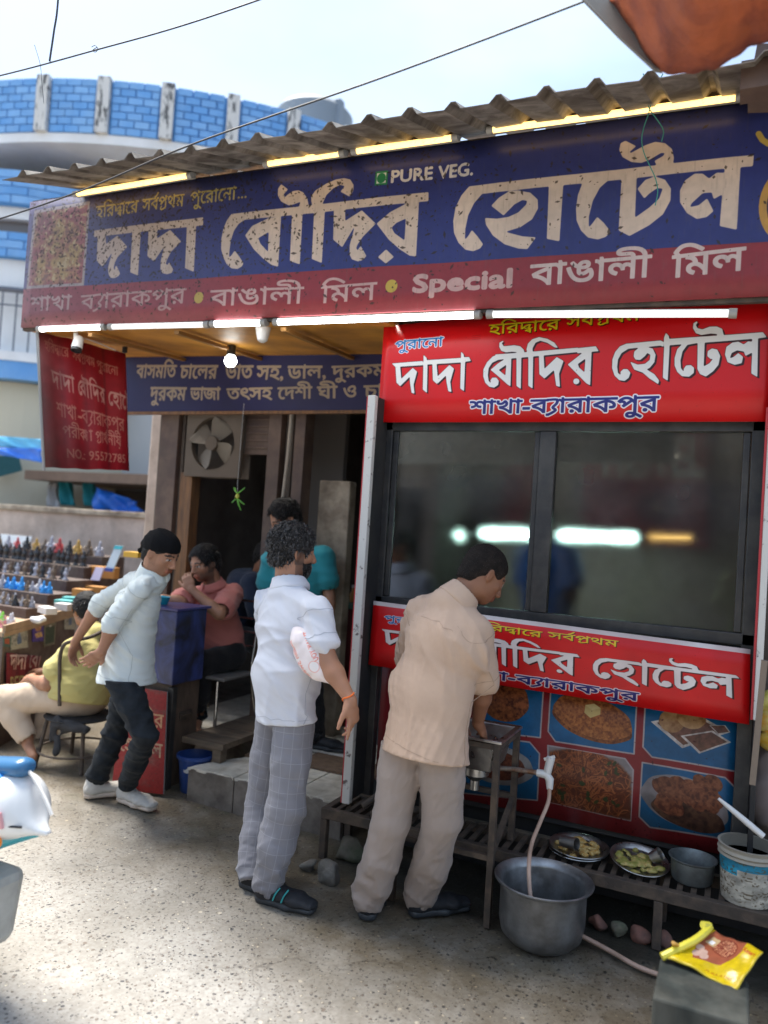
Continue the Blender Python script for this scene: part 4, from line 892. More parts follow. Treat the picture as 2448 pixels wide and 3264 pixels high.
    if shoes:
        for s_ in 'RL':
            an, t = j['an' + s_], j['toe' + s_]; gz_ = shoes.get('z', j.get('floor', V(0, 0, 0))[2]); d = V(*(t - an)[:2], 0); L_ = np.linalg.norm(d); d = d / L_; sd = V(-d[1], d[0], 0); a0 = V(an[0], an[1], gz_) - d * .055; ln = .265
            up_ = V(0, 0, 1); q = Field(np.minimum(a0, a0 + d * ln) - .09, np.maximum(a0, a0 + d * ln) + V(.09, .09, .2), .0045)
            q.cone(a0 + d * .035 + up_ * .045, a0 + d * .045 + up_ * .085, .035, .038, sd, .036, .040, k=.02); q.cone(a0 + d * .04 + up_ * .045, a0 + d * .17 + up_ * .038, .036, .044, sd, .036, .026, k=.03); q.cone(a0 + d * .17 + up_ * .036, a0 + d * .235 + up_ * .030, .044, .036, sd, .026, .018, k=.02)
            q.cone(a0 + d * .045 + up_ * .075, a0 + d * .045 + up_ * .14, .030, .032, k=.003, op='sub'); q.plane(a0 + up_ * .022, -up_); q.wrinkle(.0012, 120, seed); so_ = q.mesh('shoe', shoes['mat'], root)
            q = Field(np.minimum(a0, a0 + d * ln) - .09, np.maximum(a0, a0 + d * ln) + .09, .0045); q.cone(a0 + d * .028 + up_ * .016, a0 + d * .14 + up_ * .014, .036, .038, sd, .030, .022, k=.01); q.cone(a0 + d * .14 + up_ * .014, a0 + d * .232 + up_ * .016, .038, .038, sd, .022, .018, k=.02); q.plane(a0 + up_ * .028, up_); q.plane(a0 + up_ * .001, -up_); so2 = q.mesh('sole', shoes['sole'], so_)
            for o_ in (so_, so2):
                n__ = len(o_.data.vertices); co_ = np.empty(n__ * 3, np.float32); o_.data.vertices.foreach_get('co', co_); co_ = co_.reshape(-1, 3); b0 = a0 - wloc(o_ if o_ is so_ else so_); co_ = (co_ - b0) * V(1.12, 1.12, 1.10) + b0; o_.data.vertices.foreach_set('co', co_.astype(np.float32).ravel()); o_.data.update()
    return root, g, A
# ================================================================ the people in the street and inside
def G(x, y, z=0.0): return gz(x * S, y * S, z)
def fabric(name, c, **k):
    d = dict(rough=.85, bump=.0012, bscale=420, sheen=.15, spec=.25); d.update(k); new = name not in MATS; m = mat(name, c, **d)
    if new:                                   # soft creases under the weave
        t = m.node_tree; b = t.nodes['Principled BSDF']; b1 = b.inputs['Normal'].links[0].from_node; tc_ = t.nodes.new('ShaderNodeTexCoord'); mp_ = t.nodes.new('ShaderNodeMapping'); mp_.inputs['Scale'].default_value = (1, 1, .45); mp_.inputs['Rotation'].default_value = (.5, .4, 0)
        n = t.nodes.new('ShaderNodeTexNoise'); n.noise_type = 'RIDGED_MULTIFRACTAL'; n.inputs['Scale'].default_value = 6.5; n.inputs['Detail'].default_value = 2.5; n.inputs['Distortion'].default_value = 1.1
        b2 = t.nodes.new('ShaderNodeBump'); b2.inputs['Distance'].default_value = .0032; b2.inputs['Strength'].default_value = 1; t.links.new(tc_.outputs['Object'], mp_.inputs[0]); t.links.new(mp_.outputs[0], n.inputs['Vector']); t.links.new(n.outputs[0], b2.inputs['Height']); t.links.new(b2.outputs[0], b1.inputs['Normal'])
    return m
def plaid_mat():
    m = fabric('plaid_grey', (.215, .213, .238)); t = m.node_tree; b = t.nodes['Principled BSDF']; N = t.nodes.new; K = t.links.new
    a = N('ShaderNodeAttribute'); a.attribute_name = 'Fab'; sx = N('ShaderNodeSeparateXYZ'); K(a.outputs['Vector'], sx.inputs[0]); acc = None
    for i, per in ((0, .042), (1, .062)):
        mm = N('ShaderNodeMath'); mm.operation = 'PINGPONG'; K(sx.outputs[i], mm.inputs[0]); mm.inputs[1].default_value = per / 2
        lt = N('ShaderNodeMath'); lt.operation = 'LESS_THAN'; K(mm.outputs[0], lt.inputs[0]); lt.inputs[1].default_value = .0010
        if acc is None: acc = lt
        else: q = N('ShaderNodeMath'); q.operation = 'MAXIMUM'; K(acc.outputs[0], q.inputs[0]); K(lt.outputs[0], q.inputs[1]); acc = q
    q = N('ShaderNodeMix'); q.data_type = 'RGBA'; sc_ = N('ShaderNodeMath'); sc_.operation = 'MULTIPLY'; sc_.inputs[1].default_value = .25; K(acc.outputs[0], sc_.inputs[0]); K(sc_.outputs[0], q.inputs[0])
    old = b.inputs['Base Color'].links[0].from_socket; K(old, q.inputs[6]); q.inputs[7].default_value = (.55, .55, .58, 1); K(q.outputs[2], b.inputs['Base Color']); return m
WHITE = fabric('white_knit', (.62, .63, .68), rough=.9); BEIGE = fabric('beige_cotton', (.54, .385, .285), c2=(.48, .34, .25), nscale=5)
KHAKI = fabric('beige_twill', (.33, .27, .235)); OFFW = fabric('pale_cotton', (.62, .67, .66)); DENIM = fabric('black_denim', (.010, .013, .017), c2=(.018, .023, .029), nscale=14, sheen=.03)
YEL = fabric('yellow_knit', (.52, .45, .17)); CREAM = fabric('cream_twill', (.56, .44, .33)); PINK = fabric('salmon_pique', (.50, .17, .14)); BLK = fabric('black_cotton', (.012, .012, .014))
TEAL = fabric('teal_jersey', (.03, .26, .30)); NAVY = fabric('navy_cotton', (.018, .028, .055)); GREY = fabric('grey_pique', (.30, .31, .36)); BLUE = fabric('blue_cotton', (.05, .14, .40)); GREEN = fabric('pale_green_cotton', (.42, .55, .32))
SHOE_B = mat('black_mesh_shoe', (.012, .014, .018), rough=.7, bump=.001, bscale=500); SOLE_B = mat('black_rubber', (.03, .035, .04), rough=.55)
SHOE_W = mat('grey_knit_shoe', (.52, .50, .46), rough=.9, bump=.0015, bscale=400, dirt=.35); SOLE_W = mat('dusty_rubber', (.55, .46, .38), rough=.7)
def yawvec(x, y, z=0): return nrm(V(x, y, z))
def build_people():
    out_ = {}
    # --- white polo, plaid trousers
    anR, anL = G(578, 1948) + V(0, 0, .09), G(541, 1917) + V(0, 0, .09); pel = P(618, 1520, 2.93); hs = yawvec(.85, -.52)
    J = dict(head=P(634, 1190, 2.97), face=yawvec(.58, .80, -.08), neck=P(622, 1268, 2.93), chest=P(626, 1345, 2.93), waist=P(616, 1460, 2.91), pelvis=pel, hem=P(617, 1556, 2.91), hipside=hs,
             shL=P(579, 1302, 3.01), shR=P(684, 1318, 2.84), elR=P(709, 1432, 2.80), wrR=P(757, 1512, 2.78), dirR=P(768, 1585, 2.79) - P(757, 1512, 2.78), palmR=yawvec(-.9, .1, -.1),
             elL=P(590, 1430, 3.2), wrL=P(675, 1372, 3.22), dirL=P(716, 1352, 3.08) - P(675, 1372, 3.22), palmL=yawvec(-.2, -1, 0),
             hipL=pel - hs * .085 + V(0, 0, -.03), hipR=pel + hs * .085 + V(0, 0, -.03), knR=P(616, 1745, 2.86), knL=P(566, 1735, 3.02), anR=anR, anL=anL, toeR=G(676, 1974) + V(0, 0, .05), toeL=G(600, 1942) + V(0, 0, .05))
    r, g, A = person('person', (anR[0], anR[1] + .05, 0), 'man in a white polo shirt and grey checked trousers holding a bag under his arm', J, 'mid', 'curly',
        shirt=dict(mat=WHITE, name='polo_shirt', w=(.152, .150, .158), d=(.118, .126, .115), seams=(.36, .37, .42), sleeve=.60, sr=.059, flare=1.03, amp=.0075, freq=20, fold=V(.5, .2, .9), collar=.022),
        pants=dict(mat=plaid_mat(), hw=.150, hd=.115, r=(.090, .076, .063), amp=.0065, freq=18, fold=V(.8, .3, .5), fab=True, len=1.03), shoes=dict(mat=SHOE_B, sole=SOLE_B), seed=3, h=.0058, sc=1.06, beard=True, stubble=.8,
        hands=dict(R=dict(curl=(.35, .4, .3), thumb=-1, per=((.15, .15, .1), (.45, .5, .3), (.6, .6, .4), (.7, .6, .4))), L=dict(curl=(.5, .6, .5))))
    w_, e_ = J['wrR'], J['elR']; d = nrm(w_ - e_); x_ = nrm(np.cross(d, V(0, 1, 0))); y_ = np.cross(d, x_); c_ = w_ - d * .012
    MB().tube([c_ + (x_ * math.cos(a) + y_ * math.sin(a)) * .0275 + d * .006 * math.sin(a * 2) for a in np.linspace(0, 2 * math.pi, 18, endpoint=False)], .0032, 6, closed=True).build('wrist_thread', mat('orange_thread', (.75, .16, .03), rough=.9), r, smooth=True)
    sd = nrm(V(*(J['toeR'] - J['anR'])[:2], 0)); nr = V(sd[1], -sd[0], 0); a0 = V(anR[0], anR[1], 0) - sd * .055
    tl_ = mat('teal_foil', (.02, .30, .30), rough=.3)
    for o_ in (.105, .145): MB().tube(wavy([a0 + sd * (o_ + .02) + nr * .030 + V(0, 0, .086), a0 + sd * (o_ + .008) + nr * .047 + V(0, 0, .064), a0 + sd * o_ + nr * .0525 + V(0, 0, .038)], 4), .0032, 6).build('shoe_stripe', tl_, r, smooth=True)
    out_['white'] = J
    # --- beige shirt at the wash stand
    anR, anL = G(908, 1975) + V(0, 0, .085), G(796, 1978) + V(0, 0, .085); pel = P(914, 1575, 2.93); hs = yawvec(.97, -.12)
    J = dict(head=P(1046, 1240, 3.09), face=yawvec(.62, .62, -.58), up=yawvec(.32, .35, .85), neck=P(985, 1296, 3.01), chest=P(968, 1380, 2.98), waist=P(934, 1500, 2.94), pelvis=pel, hem=P(916, 1634, 2.91), hipside=hs,
             shL=P(912, 1318, 3.02), shR=P(1030, 1362, 2.97), elR=P(1044, 1485, 3.05), wrR=P(1032, 1562, 3.13), dirR=V(.1, .6, -.5), palmR=V(-.5, .2, -.5), elL=P(885, 1440, 3.22), wrL=P(960, 1545, 3.32), dirL=V(.6, .1, -.2), palmL=V(.3, 0, -1),
             hipL=pel - hs * .088, hipR=pel + hs * .088, knR=P(957, 1770, 2.97), knL=P(845, 1775, 2.92), anR=anR, anL=anL, toeR=anR + V(.10, .10, -.04), toeL=anL + V(-.03, .14, -.04))
    person('person', (anR[0] - .1, anR[1], 0), 'man in a beige shirt and trousers bending over the steel wash basin', J, 'dark', 'buzz',
        shirt=dict(mat=BEIGE, pleat=True, w=(.186, .160, .170), d=(.142, .122, .118), seams=(.37, .265, .19), sleeve=.86, sr=.062, flare=1.12, amp=.0075, freq=13, fold=V(.9, .2, .45), collar=.034),
        pants=dict(mat=KHAKI, hw=.155, hd=.118, r=(.092, .075, .069), amp=.0065, freq=16, fold=V(.9, .2, .35), len=1.0), shoes=dict(mat=SHOE_B, sole=SOLE_B), seed=8, h=.0058)
    out_['beige'] = J
    # --- youth with headscarf
    anR, anL = G(272, 1733) + V(0, 0, .095), G(203, 1722) + V(0, 0, .095); pel = P(277, 1440, 3.24); hs = yawvec(.25, -.95)
    J = dict(head=P(349, 1194, 3.24), face=yawvec(.95, .06, -.40), up=yawvec(.42, 0, .88), neck=P(329, 1240, 3.26), chest=P(299, 1310, 3.26), waist=P(281, 1388, 3.25), pelvis=pel, hem=P(274, 1474, 3.24), hipside=hs,
             shR=P(298, 1276, 3.12), shL=P(285, 1258, 3.40), elR=P(246, 1345, 3.08), wrR=P(219, 1409, 3.05), dirR=P(172, 1443, 3.04) - P(219, 1409, 3.05), palmR=yawvec(.2, .5, .8), elL=P(215, 1305, 3.42), wrL=P(163, 1385, 3.40), dirL=P(147, 1445, 3.40) - P(163, 1385, 3.40), palmL=yawvec(.9, .2, 0),
             hipR=pel + hs * .08 + V(0, 0, -.04), hipL=pel - hs * .08 + V(0, 0, -.04), knR=P(314, 1590, 3.16), knL=P(248, 1588, 3.34), anR=anR, anL=anL, toeR=G(326, 1752) + V(0, 0, .05), toeL=G(240, 1722) + V(0, .06, .05))
    person('person', (anR[0], anR[1], 0), 'young man in a black headscarf and pale long-sleeved shirt leaning towards the blue counter', J, 'mid', 'bandana',
        shirt=dict(mat=OFFW, w=(.152, .128, .138), d=(.150, .120, .106), seams=(.36, .40, .40), sleeve=1.12, sr=.055, amp=.009, freq=20, fold=V(.7, 0, .8), collar=.034),
        pants=dict(mat=DENIM, hw=.118, hd=.135, r=(.084, .060, .052), amp=.006, freq=26, fold=V(.2, .2, 1), len=.93), shoes=dict(mat=SHOE_W, sole=SOLE_W), seed=12, h=.0058, stubble=.25,
        hands=dict(R=dict(curl=(.15, .2, .1), spread=.12), L=dict(curl=(.4, .35, .3), thumb=-1)))
    out_['youth'] = J
    # --- yellow shirt, seated on the stool
    pel = P(168, 1500, 3.70); hs = yawvec(.55, .83)
    J = dict(head=P(186, 1318, 3.86), face=yawvec(-.92, .35, -.2), neck=P(202, 1368, 3.80), chest=P(190, 1425, 3.75), waist=P(180, 1478, 3.72), pelvis=pel, hem=P(172, 1514, 3.70), hipside=hs,
             shL=P(160, 1404, 3.62), shR=P(226, 1398, 3.93), elL=P(104, 1478, 3.52), wrL=P(66, 1466, 3.55), dirL=V(-.7, .5, 0), palmL=V(0, .5, -1), elR=P(180, 1440, 4.1), wrR=P(100, 1450, 4.0), dirR=V(-1, -.3, 0), palmR=V(0, 0, -1),
             hipL=pel - hs * .09, hipR=pel + hs * .09, knL=P(10, 1508, 3.50), knR=P(108, 1510, 4.08), anL=P(60, 1596, 3.52), anR=P(98, 1612, 4.02), toeL=P(80, 1628, 3.46), toeR=P(80, 1635, 3.98))
    J['floor'] = V(0, 0, 0)
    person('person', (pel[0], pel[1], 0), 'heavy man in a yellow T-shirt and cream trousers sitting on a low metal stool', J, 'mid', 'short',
        shirt=dict(mat=YEL, w=(.195, .215, .190), d=(.175, .185, .140), sleeve=.66, sr=.078, amp=.006, freq=26, fold=V(.2, 0, 1), collar=.016, name='t_shirt', h=.009),
        pants=dict(mat=CREAM, hw=.185, hd=.15, r=(.112, .085, .070), amp=.006, freq=24, len=.92, h=.009), seed=14, h=.008, sc=1.15)
    # --- salmon polo behind the counter
    pel = P(488, 1412, 4.30); hs = yawvec(-.95, .3)
    J = dict(head=P(441, 1216, 4.16), face=yawvec(-.18, -.93, -.28), up=yawvec(-.12, -.2, .95), neck=P(462, 1266, 4.24), chest=P(458, 1330, 4.26), waist=P(474, 1385, 4.28), pelvis=pel, hem=P(482, 1418, 4.28), hipside=hs,
             shR=P(405, 1294, 4.16), shL=P(502, 1284, 4.32), elL=P(474, 1326, 4.02), wrL=P(415, 1274, 3.98), dirL=P(404, 1240, 3.97) - P(420, 1276, 3.98), palmL=yawvec(-.3, .8, .2), elR=P(392, 1302, 3.96), wrR=P(352, 1292, 3.88), dirR=V(-.6, -.4, -.1), palmR=V(0, .2, -1),
             hipR=pel + hs * .09, hipL=pel - hs * .09, knR=P(396, 1430, 4.04), knL=P(436, 1432, 4.02), anR=P(398, 1542, 4.08), anL=P(428, 1545, 4.10), toeR=P(396, 1555, 4.0), toeL=P(426, 1560, 4.02), floor=V(0, 0, .36))
    person('person', (pel[0], pel[1], .36), 'bearded man in a salmon polo shirt sitting behind the blue counter with a hand raised', J, 'mid', 'short',
        shirt=dict(mat=PINK, w=(.155, .150, .165), d=(.12, .12, .12), sleeve=.70, sr=.074, amp=.006, freq=26, fold=V(.4, 0, 1), collar=.021, name='polo_shirt', h=.008),
        pants=dict(mat=BLK, hw=.15, hd=.12, r=(.09, .07, .06), len=.95, h=.012), seed=16, h=.0065, stubble=.9, hands=dict(L=dict(curl=(.6, .7, .5), thumb=1)))
    # --- teal T-shirt in the doorway
    pel = P(645, 1390, 4.36); hs = yawvec(-.92, .1)
    J = dict(head=P(614, 1118, 4.28), face=yawvec(-.50, -.70, -.62), up=yawvec(-.25, -.45, .86), neck=P(648, 1182, 4.38), chest=P(646, 1240, 4.38), waist=P(642, 1320, 4.37), pelvis=pel, hem=P(642, 1375, 4.36), hipside=hs,
             shR=P(592, 1208, 4.34), shL=P(698, 1202, 4.42), elL=P(711, 1285, 4.44), wrL=P(713, 1352, 4.36), elR=P(572, 1290, 4.36), wrR=P(585, 1355, 4.25), hipR=pel + hs * .09, hipL=pel - hs * .09, knR=P(610, 1490, 4.3), knL=P(672, 1490, 4.36),
             anR=P(610, 1600, 4.32), anL=G(680, 1592, .27), toeR=P(600, 1615, 4.2), toeL=G(704, 1606, .24), floor=V(0, 0, .2), palmL=V(-1, 0, 0), palmR=V(1, 0, 0))
    person('person', (pel[0], pel[1], .2), 'man in a teal T-shirt looking down in the doorway', J, 'mid', 'short',
        shirt=dict(mat=TEAL, w=(.150, .148, .165), d=(.115, .115, .115), sleeve=.60, sr=.078, amp=.005, freq=22, fold=V(.2, 0, 1), collar=.010, name='t_shirt', h=.009),
        pants=dict(mat=BLK, hw=.15, hd=.12, r=(.09, .08, .07), h=.012), shoes=dict(mat=SHOE_B, sole=SOLE_B), seed=18, h=.0068)
    # --- seated in the dark behind
    pel = P(515, 1370, 4.78); hs = yawvec(.3, -.9)
    J = dict(head=P(580, 1205, 4.72), face=yawvec(.9, .1, -.5), up=yawvec(.5, 0, .85), neck=P(560, 1245, 4.75), chest=P(530, 1265, 4.75), waist=P(505, 1310, 4.77), pelvis=pel, hem=P(512, 1375, 4.77), hipside=hs, shR=P(545, 1262, 4.62), shL=P(550, 1255, 4.9), elR=P(560, 1330, 4.6), wrR=P(610, 1345, 4.62), elL=P(570, 1320, 4.95), wrL=P(620, 1340, 4.9),
             hipR=pel + hs * .09, hipL=pel - hs * .09, knR=P(600, 1400, 4.65), knL=P(605, 1395, 4.85), anR=P(610, 1500, 4.65), anL=P(615, 1495, 4.85), toeR=P(630, 1510, 4.65), toeL=P(635, 1505, 4.85), floor=V(0, 0, .2))
    person('person', (pel[0], pel[1], .2), 'customer in a navy shirt hunched over in the dark dining room', J, 'dark', 'short', shirt=dict(mat=NAVY, w=(.17, .17, .18), d=(.14, .13, .13), sleeve=.8, sr=.08, amp=.008, freq=18, h=.012), pants=dict(mat=BLK, hw=.15, hd=.12, r=(.09, .08, .07), h=.014), seed=20, h=.009)
    # --- grey polo seen through the left pane
    pel = P(868, 1420, 4.12); hs = yawvec(-.95, .15)
    J = dict(head=P(850, 1176, 4.08), face=yawvec(-.55, -.80, -.35), neck=P(864, 1232, 4.12), chest=P(868, 1290, 4.12), waist=P(868, 1360, 4.12), pelvis=pel, hem=P(868, 1415, 4.12), hipside=hs, shR=P(815, 1258, 4.1), shL=P(908, 1262, 4.15), elR=P(812, 1340, 4.05), wrR=P(840, 1370, 3.95), elL=P(918, 1345, 4.12), wrL=P(900, 1370, 3.95),
             hipR=pel + hs * .09, hipL=pel - hs * .09, knR=P(840, 1520, 4.1), knL=P(895, 1520, 4.1), anR=P(840, 1600, 4.12), anL=P(895, 1605, 4.12), toeR=P(838, 1612, 4.0), toeL=P(895, 1617, 4.0), floor=V(0, 0, .2))
    person('person', (pel[0], pel[1], .2), 'man in a grey polo shirt behind the left glass pane', J, 'dark', 'short', shirt=dict(mat=GREY, w=(.155, .155, .17), d=(.12, .12, .12), sleeve=.62, sr=.076, amp=.005, freq=20, name='polo_shirt', h=.01), pants=dict(mat=BLK, hw=.15, hd=.12, r=(.09, .08, .07), h=.014), seed=22, h=.0085)
    # --- blue shirt deeper inside
    pel = P(1185, 1345, 4.75); hs = yawvec(.9, -.2)
    J = dict(head=P(1168, 1135, 4.72), face=yawvec(-.4, .85, -.3), neck=P(1178, 1178, 4.75), chest=P(1182, 1225, 4.75), waist=P(1184, 1290, 4.75), pelvis=pel, hem=P(1185, 1330, 4.75), hipside=hs, shL=P(1140, 1200, 4.8), shR=P(1222, 1202, 4.7), elL=P(1135, 1270, 4.8), wrL=P(1140, 1320, 4.9), elR=P(1235, 1275, 4.68), wrR=P(1225, 1330, 4.8),
             hipR=pel + hs * .09, hipL=pel - hs * .09, knR=P(1210, 1430, 4.75), knL=P(1165, 1430, 4.75), anR=P(1205, 1500, 4.75), anL=P(1165, 1500, 4.75), toeR=P(1205, 1500, 4.9), toeL=P(1165, 1500, 4.9), floor=V(0, 0, .2))
    person('person', (pel[0], pel[1], .2), 'cook in a bright blue shirt standing far inside behind the steamy glass', J, 'dark', 'short', shirt=dict(mat=BLUE, w=(.155, .15, .165), d=(.12, .12, .12), sleeve=.7, sr=.08, amp=.008, freq=18, h=.012), pants=dict(mat=BLK, hw=.15, hd=.12, r=(.09, .08, .07), h=.014), seed=24, h=.009)
    # --- the photographer, mirrored in the right pane
    c = V(.10, -.34, 0); hs = V(1, 0, 0)
    J = dict(head=c + V(0, .02, 1.60), face=V(-.2, .95, -.05), neck=c + V(0, 0, 1.42), chest=c + V(0, 0, 1.25), waist=c + V(0, 0, 1.05), pelvis=c + V(0, 0, .92), hem=c + V(0, 0, .62), hipside=hs, shL=c + V(-.18, 0, 1.38), shR=c + V(.18, 0, 1.38), elL=c + V(-.26, .14, 1.20), wrL=c + V(-.15, .22, 1.42), dirL=V(.35, .2, .8), palmL=V(.8, .3, 0), elR=c + V(.26, .14, 1.20), wrR=c + V(.05, .22, 1.42), dirR=V(-.3, .2, .8), palmR=V(-.8, .3, 0),
             hipR=c + V(.09, 0, .88), hipL=c + V(-.09, 0, .88), knR=c + V(.10, .02, .47), knL=c + V(-.10, .02, .47), anR=c + V(.10, 0, .09), anL=c + V(-.10, 0, .09), toeR=c + V(.12, .15, .05), toeL=c + V(-.12, .15, .05))
    person('person', (c[0], c[1], 0), 'photographer in a pale green kurta mirrored in the right glass pane', J, 'dark', 'short', shirt=dict(mat=GREEN, w=(.20, .17, .17), d=(.15, .12, .12), sleeve=1.5, sr=.07, amp=.008, freq=14, h=.014, name='kurta'), pants=dict(mat=CREAM, hw=.15, hd=.12, r=(.10, .09, .08), h=.014), shoes=dict(mat=SHOE_B, sole=SOLE_B), seed=26, h=.010)
# ================================================================ materials of the place
SLO = -.0245                                  # the tall front runs very slightly out of level
def zf(X, z): return z + SLO * (X + 4.09)
m_black = mat('black_paint', (.018, .019, .022), rough=.5, c2=(.05, .048, .045), nscale=9, bump=.0012, bscale=45, dirt=.35)
m_blackboard = mat('black_board', (.016, .016, .018), rough=.75, c2=(.03, .028, .026), nscale=5, bump=.001, bscale=70)
m_iron = mat('rusty_iron', (.055, .042, .034), rough=.75, c2=(.12, .085, .06), nscale=16, bump=.002, bscale=90, dirt=.5)
m_brown = mat('brown_paint', (.085, .052, .042), rough=.6, c2=(.14, .09, .065), nscale=7, bump=.0012, bscale=60, dirt=.45)
m_wood = mat('orange_wood', (.24, .115, .045), rough=.65, c2=(.12, .06, .03), nscale=4, stretch=(9, 9, 1), bump=.001, bscale=50, dirt=.3)
m_sheet = mat('weathered_sheet', (.34, .31, .27), rough=.6, metal=.35, c2=(.10, .085, .07), nscale=5, bump=.0015, bscale=40, dirt=.75, dscale=7, warp=1.2)
m_steel = mat('dull_steel', (.50, .49, .47), rough=.34, metal=1, c2=(.36, .35, .34), nscale=12, rvar=.12, bump=.0004, bscale=80)
m_alu = mat('worn_aluminium', (.34, .35, .36), rough=.42, metal=.9, c2=(.20, .20, .20), nscale=9, rvar=.12, bump=.0005, bscale=60)
m_chrome = mat('stainless', (.60, .60, .60), rough=.2, metal=1)
m_plaster = mat('peeling_plaster', (.55, .46, .35), rough=.95, c2=(.20, .15, .11), nscale=4, bump=.004, bscale=22, dirt=.55)
m_plaster2 = mat('cream_plaster', (.66, .54, .46), rough=.95, c2=(.48, .38, .31), nscale=2.2, bump=.003, bscale=18, dirt=.4)
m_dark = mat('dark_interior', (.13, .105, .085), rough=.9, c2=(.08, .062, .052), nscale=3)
m_concrete = mat('step_granite', (.22, .19, .16), rough=.85, c2=(.12, .10, .085), nscale=9, bump=.002, bscale=60, dirt=.5, dscale=6)
m_marble = mat('worn_marble', (.78, .73, .63), rough=.42, c2=(.50, .45, .36), nscale=5, warp=1.5, bump=.0006, bscale=30, dirt=.6, rvar=.12)
m_mat_br = mat('ribbed_brown_mat', (.17, .11, .07), rough=.95, c2=(.11, .07, .045), nscale=30, bump=.003, bscale=160)
m_white = mat('white_plastic', (.72, .71, .69), rough=.4)
m_dkpl = mat('black_plastic', (.015, .015, .016), rough=.4)
m_tube_w = mat('lit_white_tube', (.9, .9, .9), emit=(.93, .97, 1.0), es=5)
m_tube_d = mat('dim_white_tube', (.6, .6, .6), emit=(.9, .9, .88), es=.42, c2=(.3, .28, .25), nscale=30)
m_tube_y = mat('lit_amber_tube', (.8, .7, .4), emit=(1.0, .60, .17), es=1.15, c2=(.25, .16, .06), nscale=60, lo=.55, hi=.7)
m_cable = mat('cable_black', (.03, .03, .035), rough=.6)
m_green = mat('moss_stone', (.10, .11, .07), rough=.95, c2=(.19, .16, .13), nscale=9, bump=.006, bscale=40)
m_rock = mat('grey_stone', (.20, .19, .17), rough=.9, c2=(.12, .12, .11), nscale=14, bump=.006, bscale=50, dirt=.3)
m_brick_r = mat('old_brick', (.26, .12, .09), rough=.95, c2=(.12, .08, .07), nscale=12, bump=.005, bscale=60)
m_backing = mat('sheet_backing', (.30, .29, .28), rough=.8)

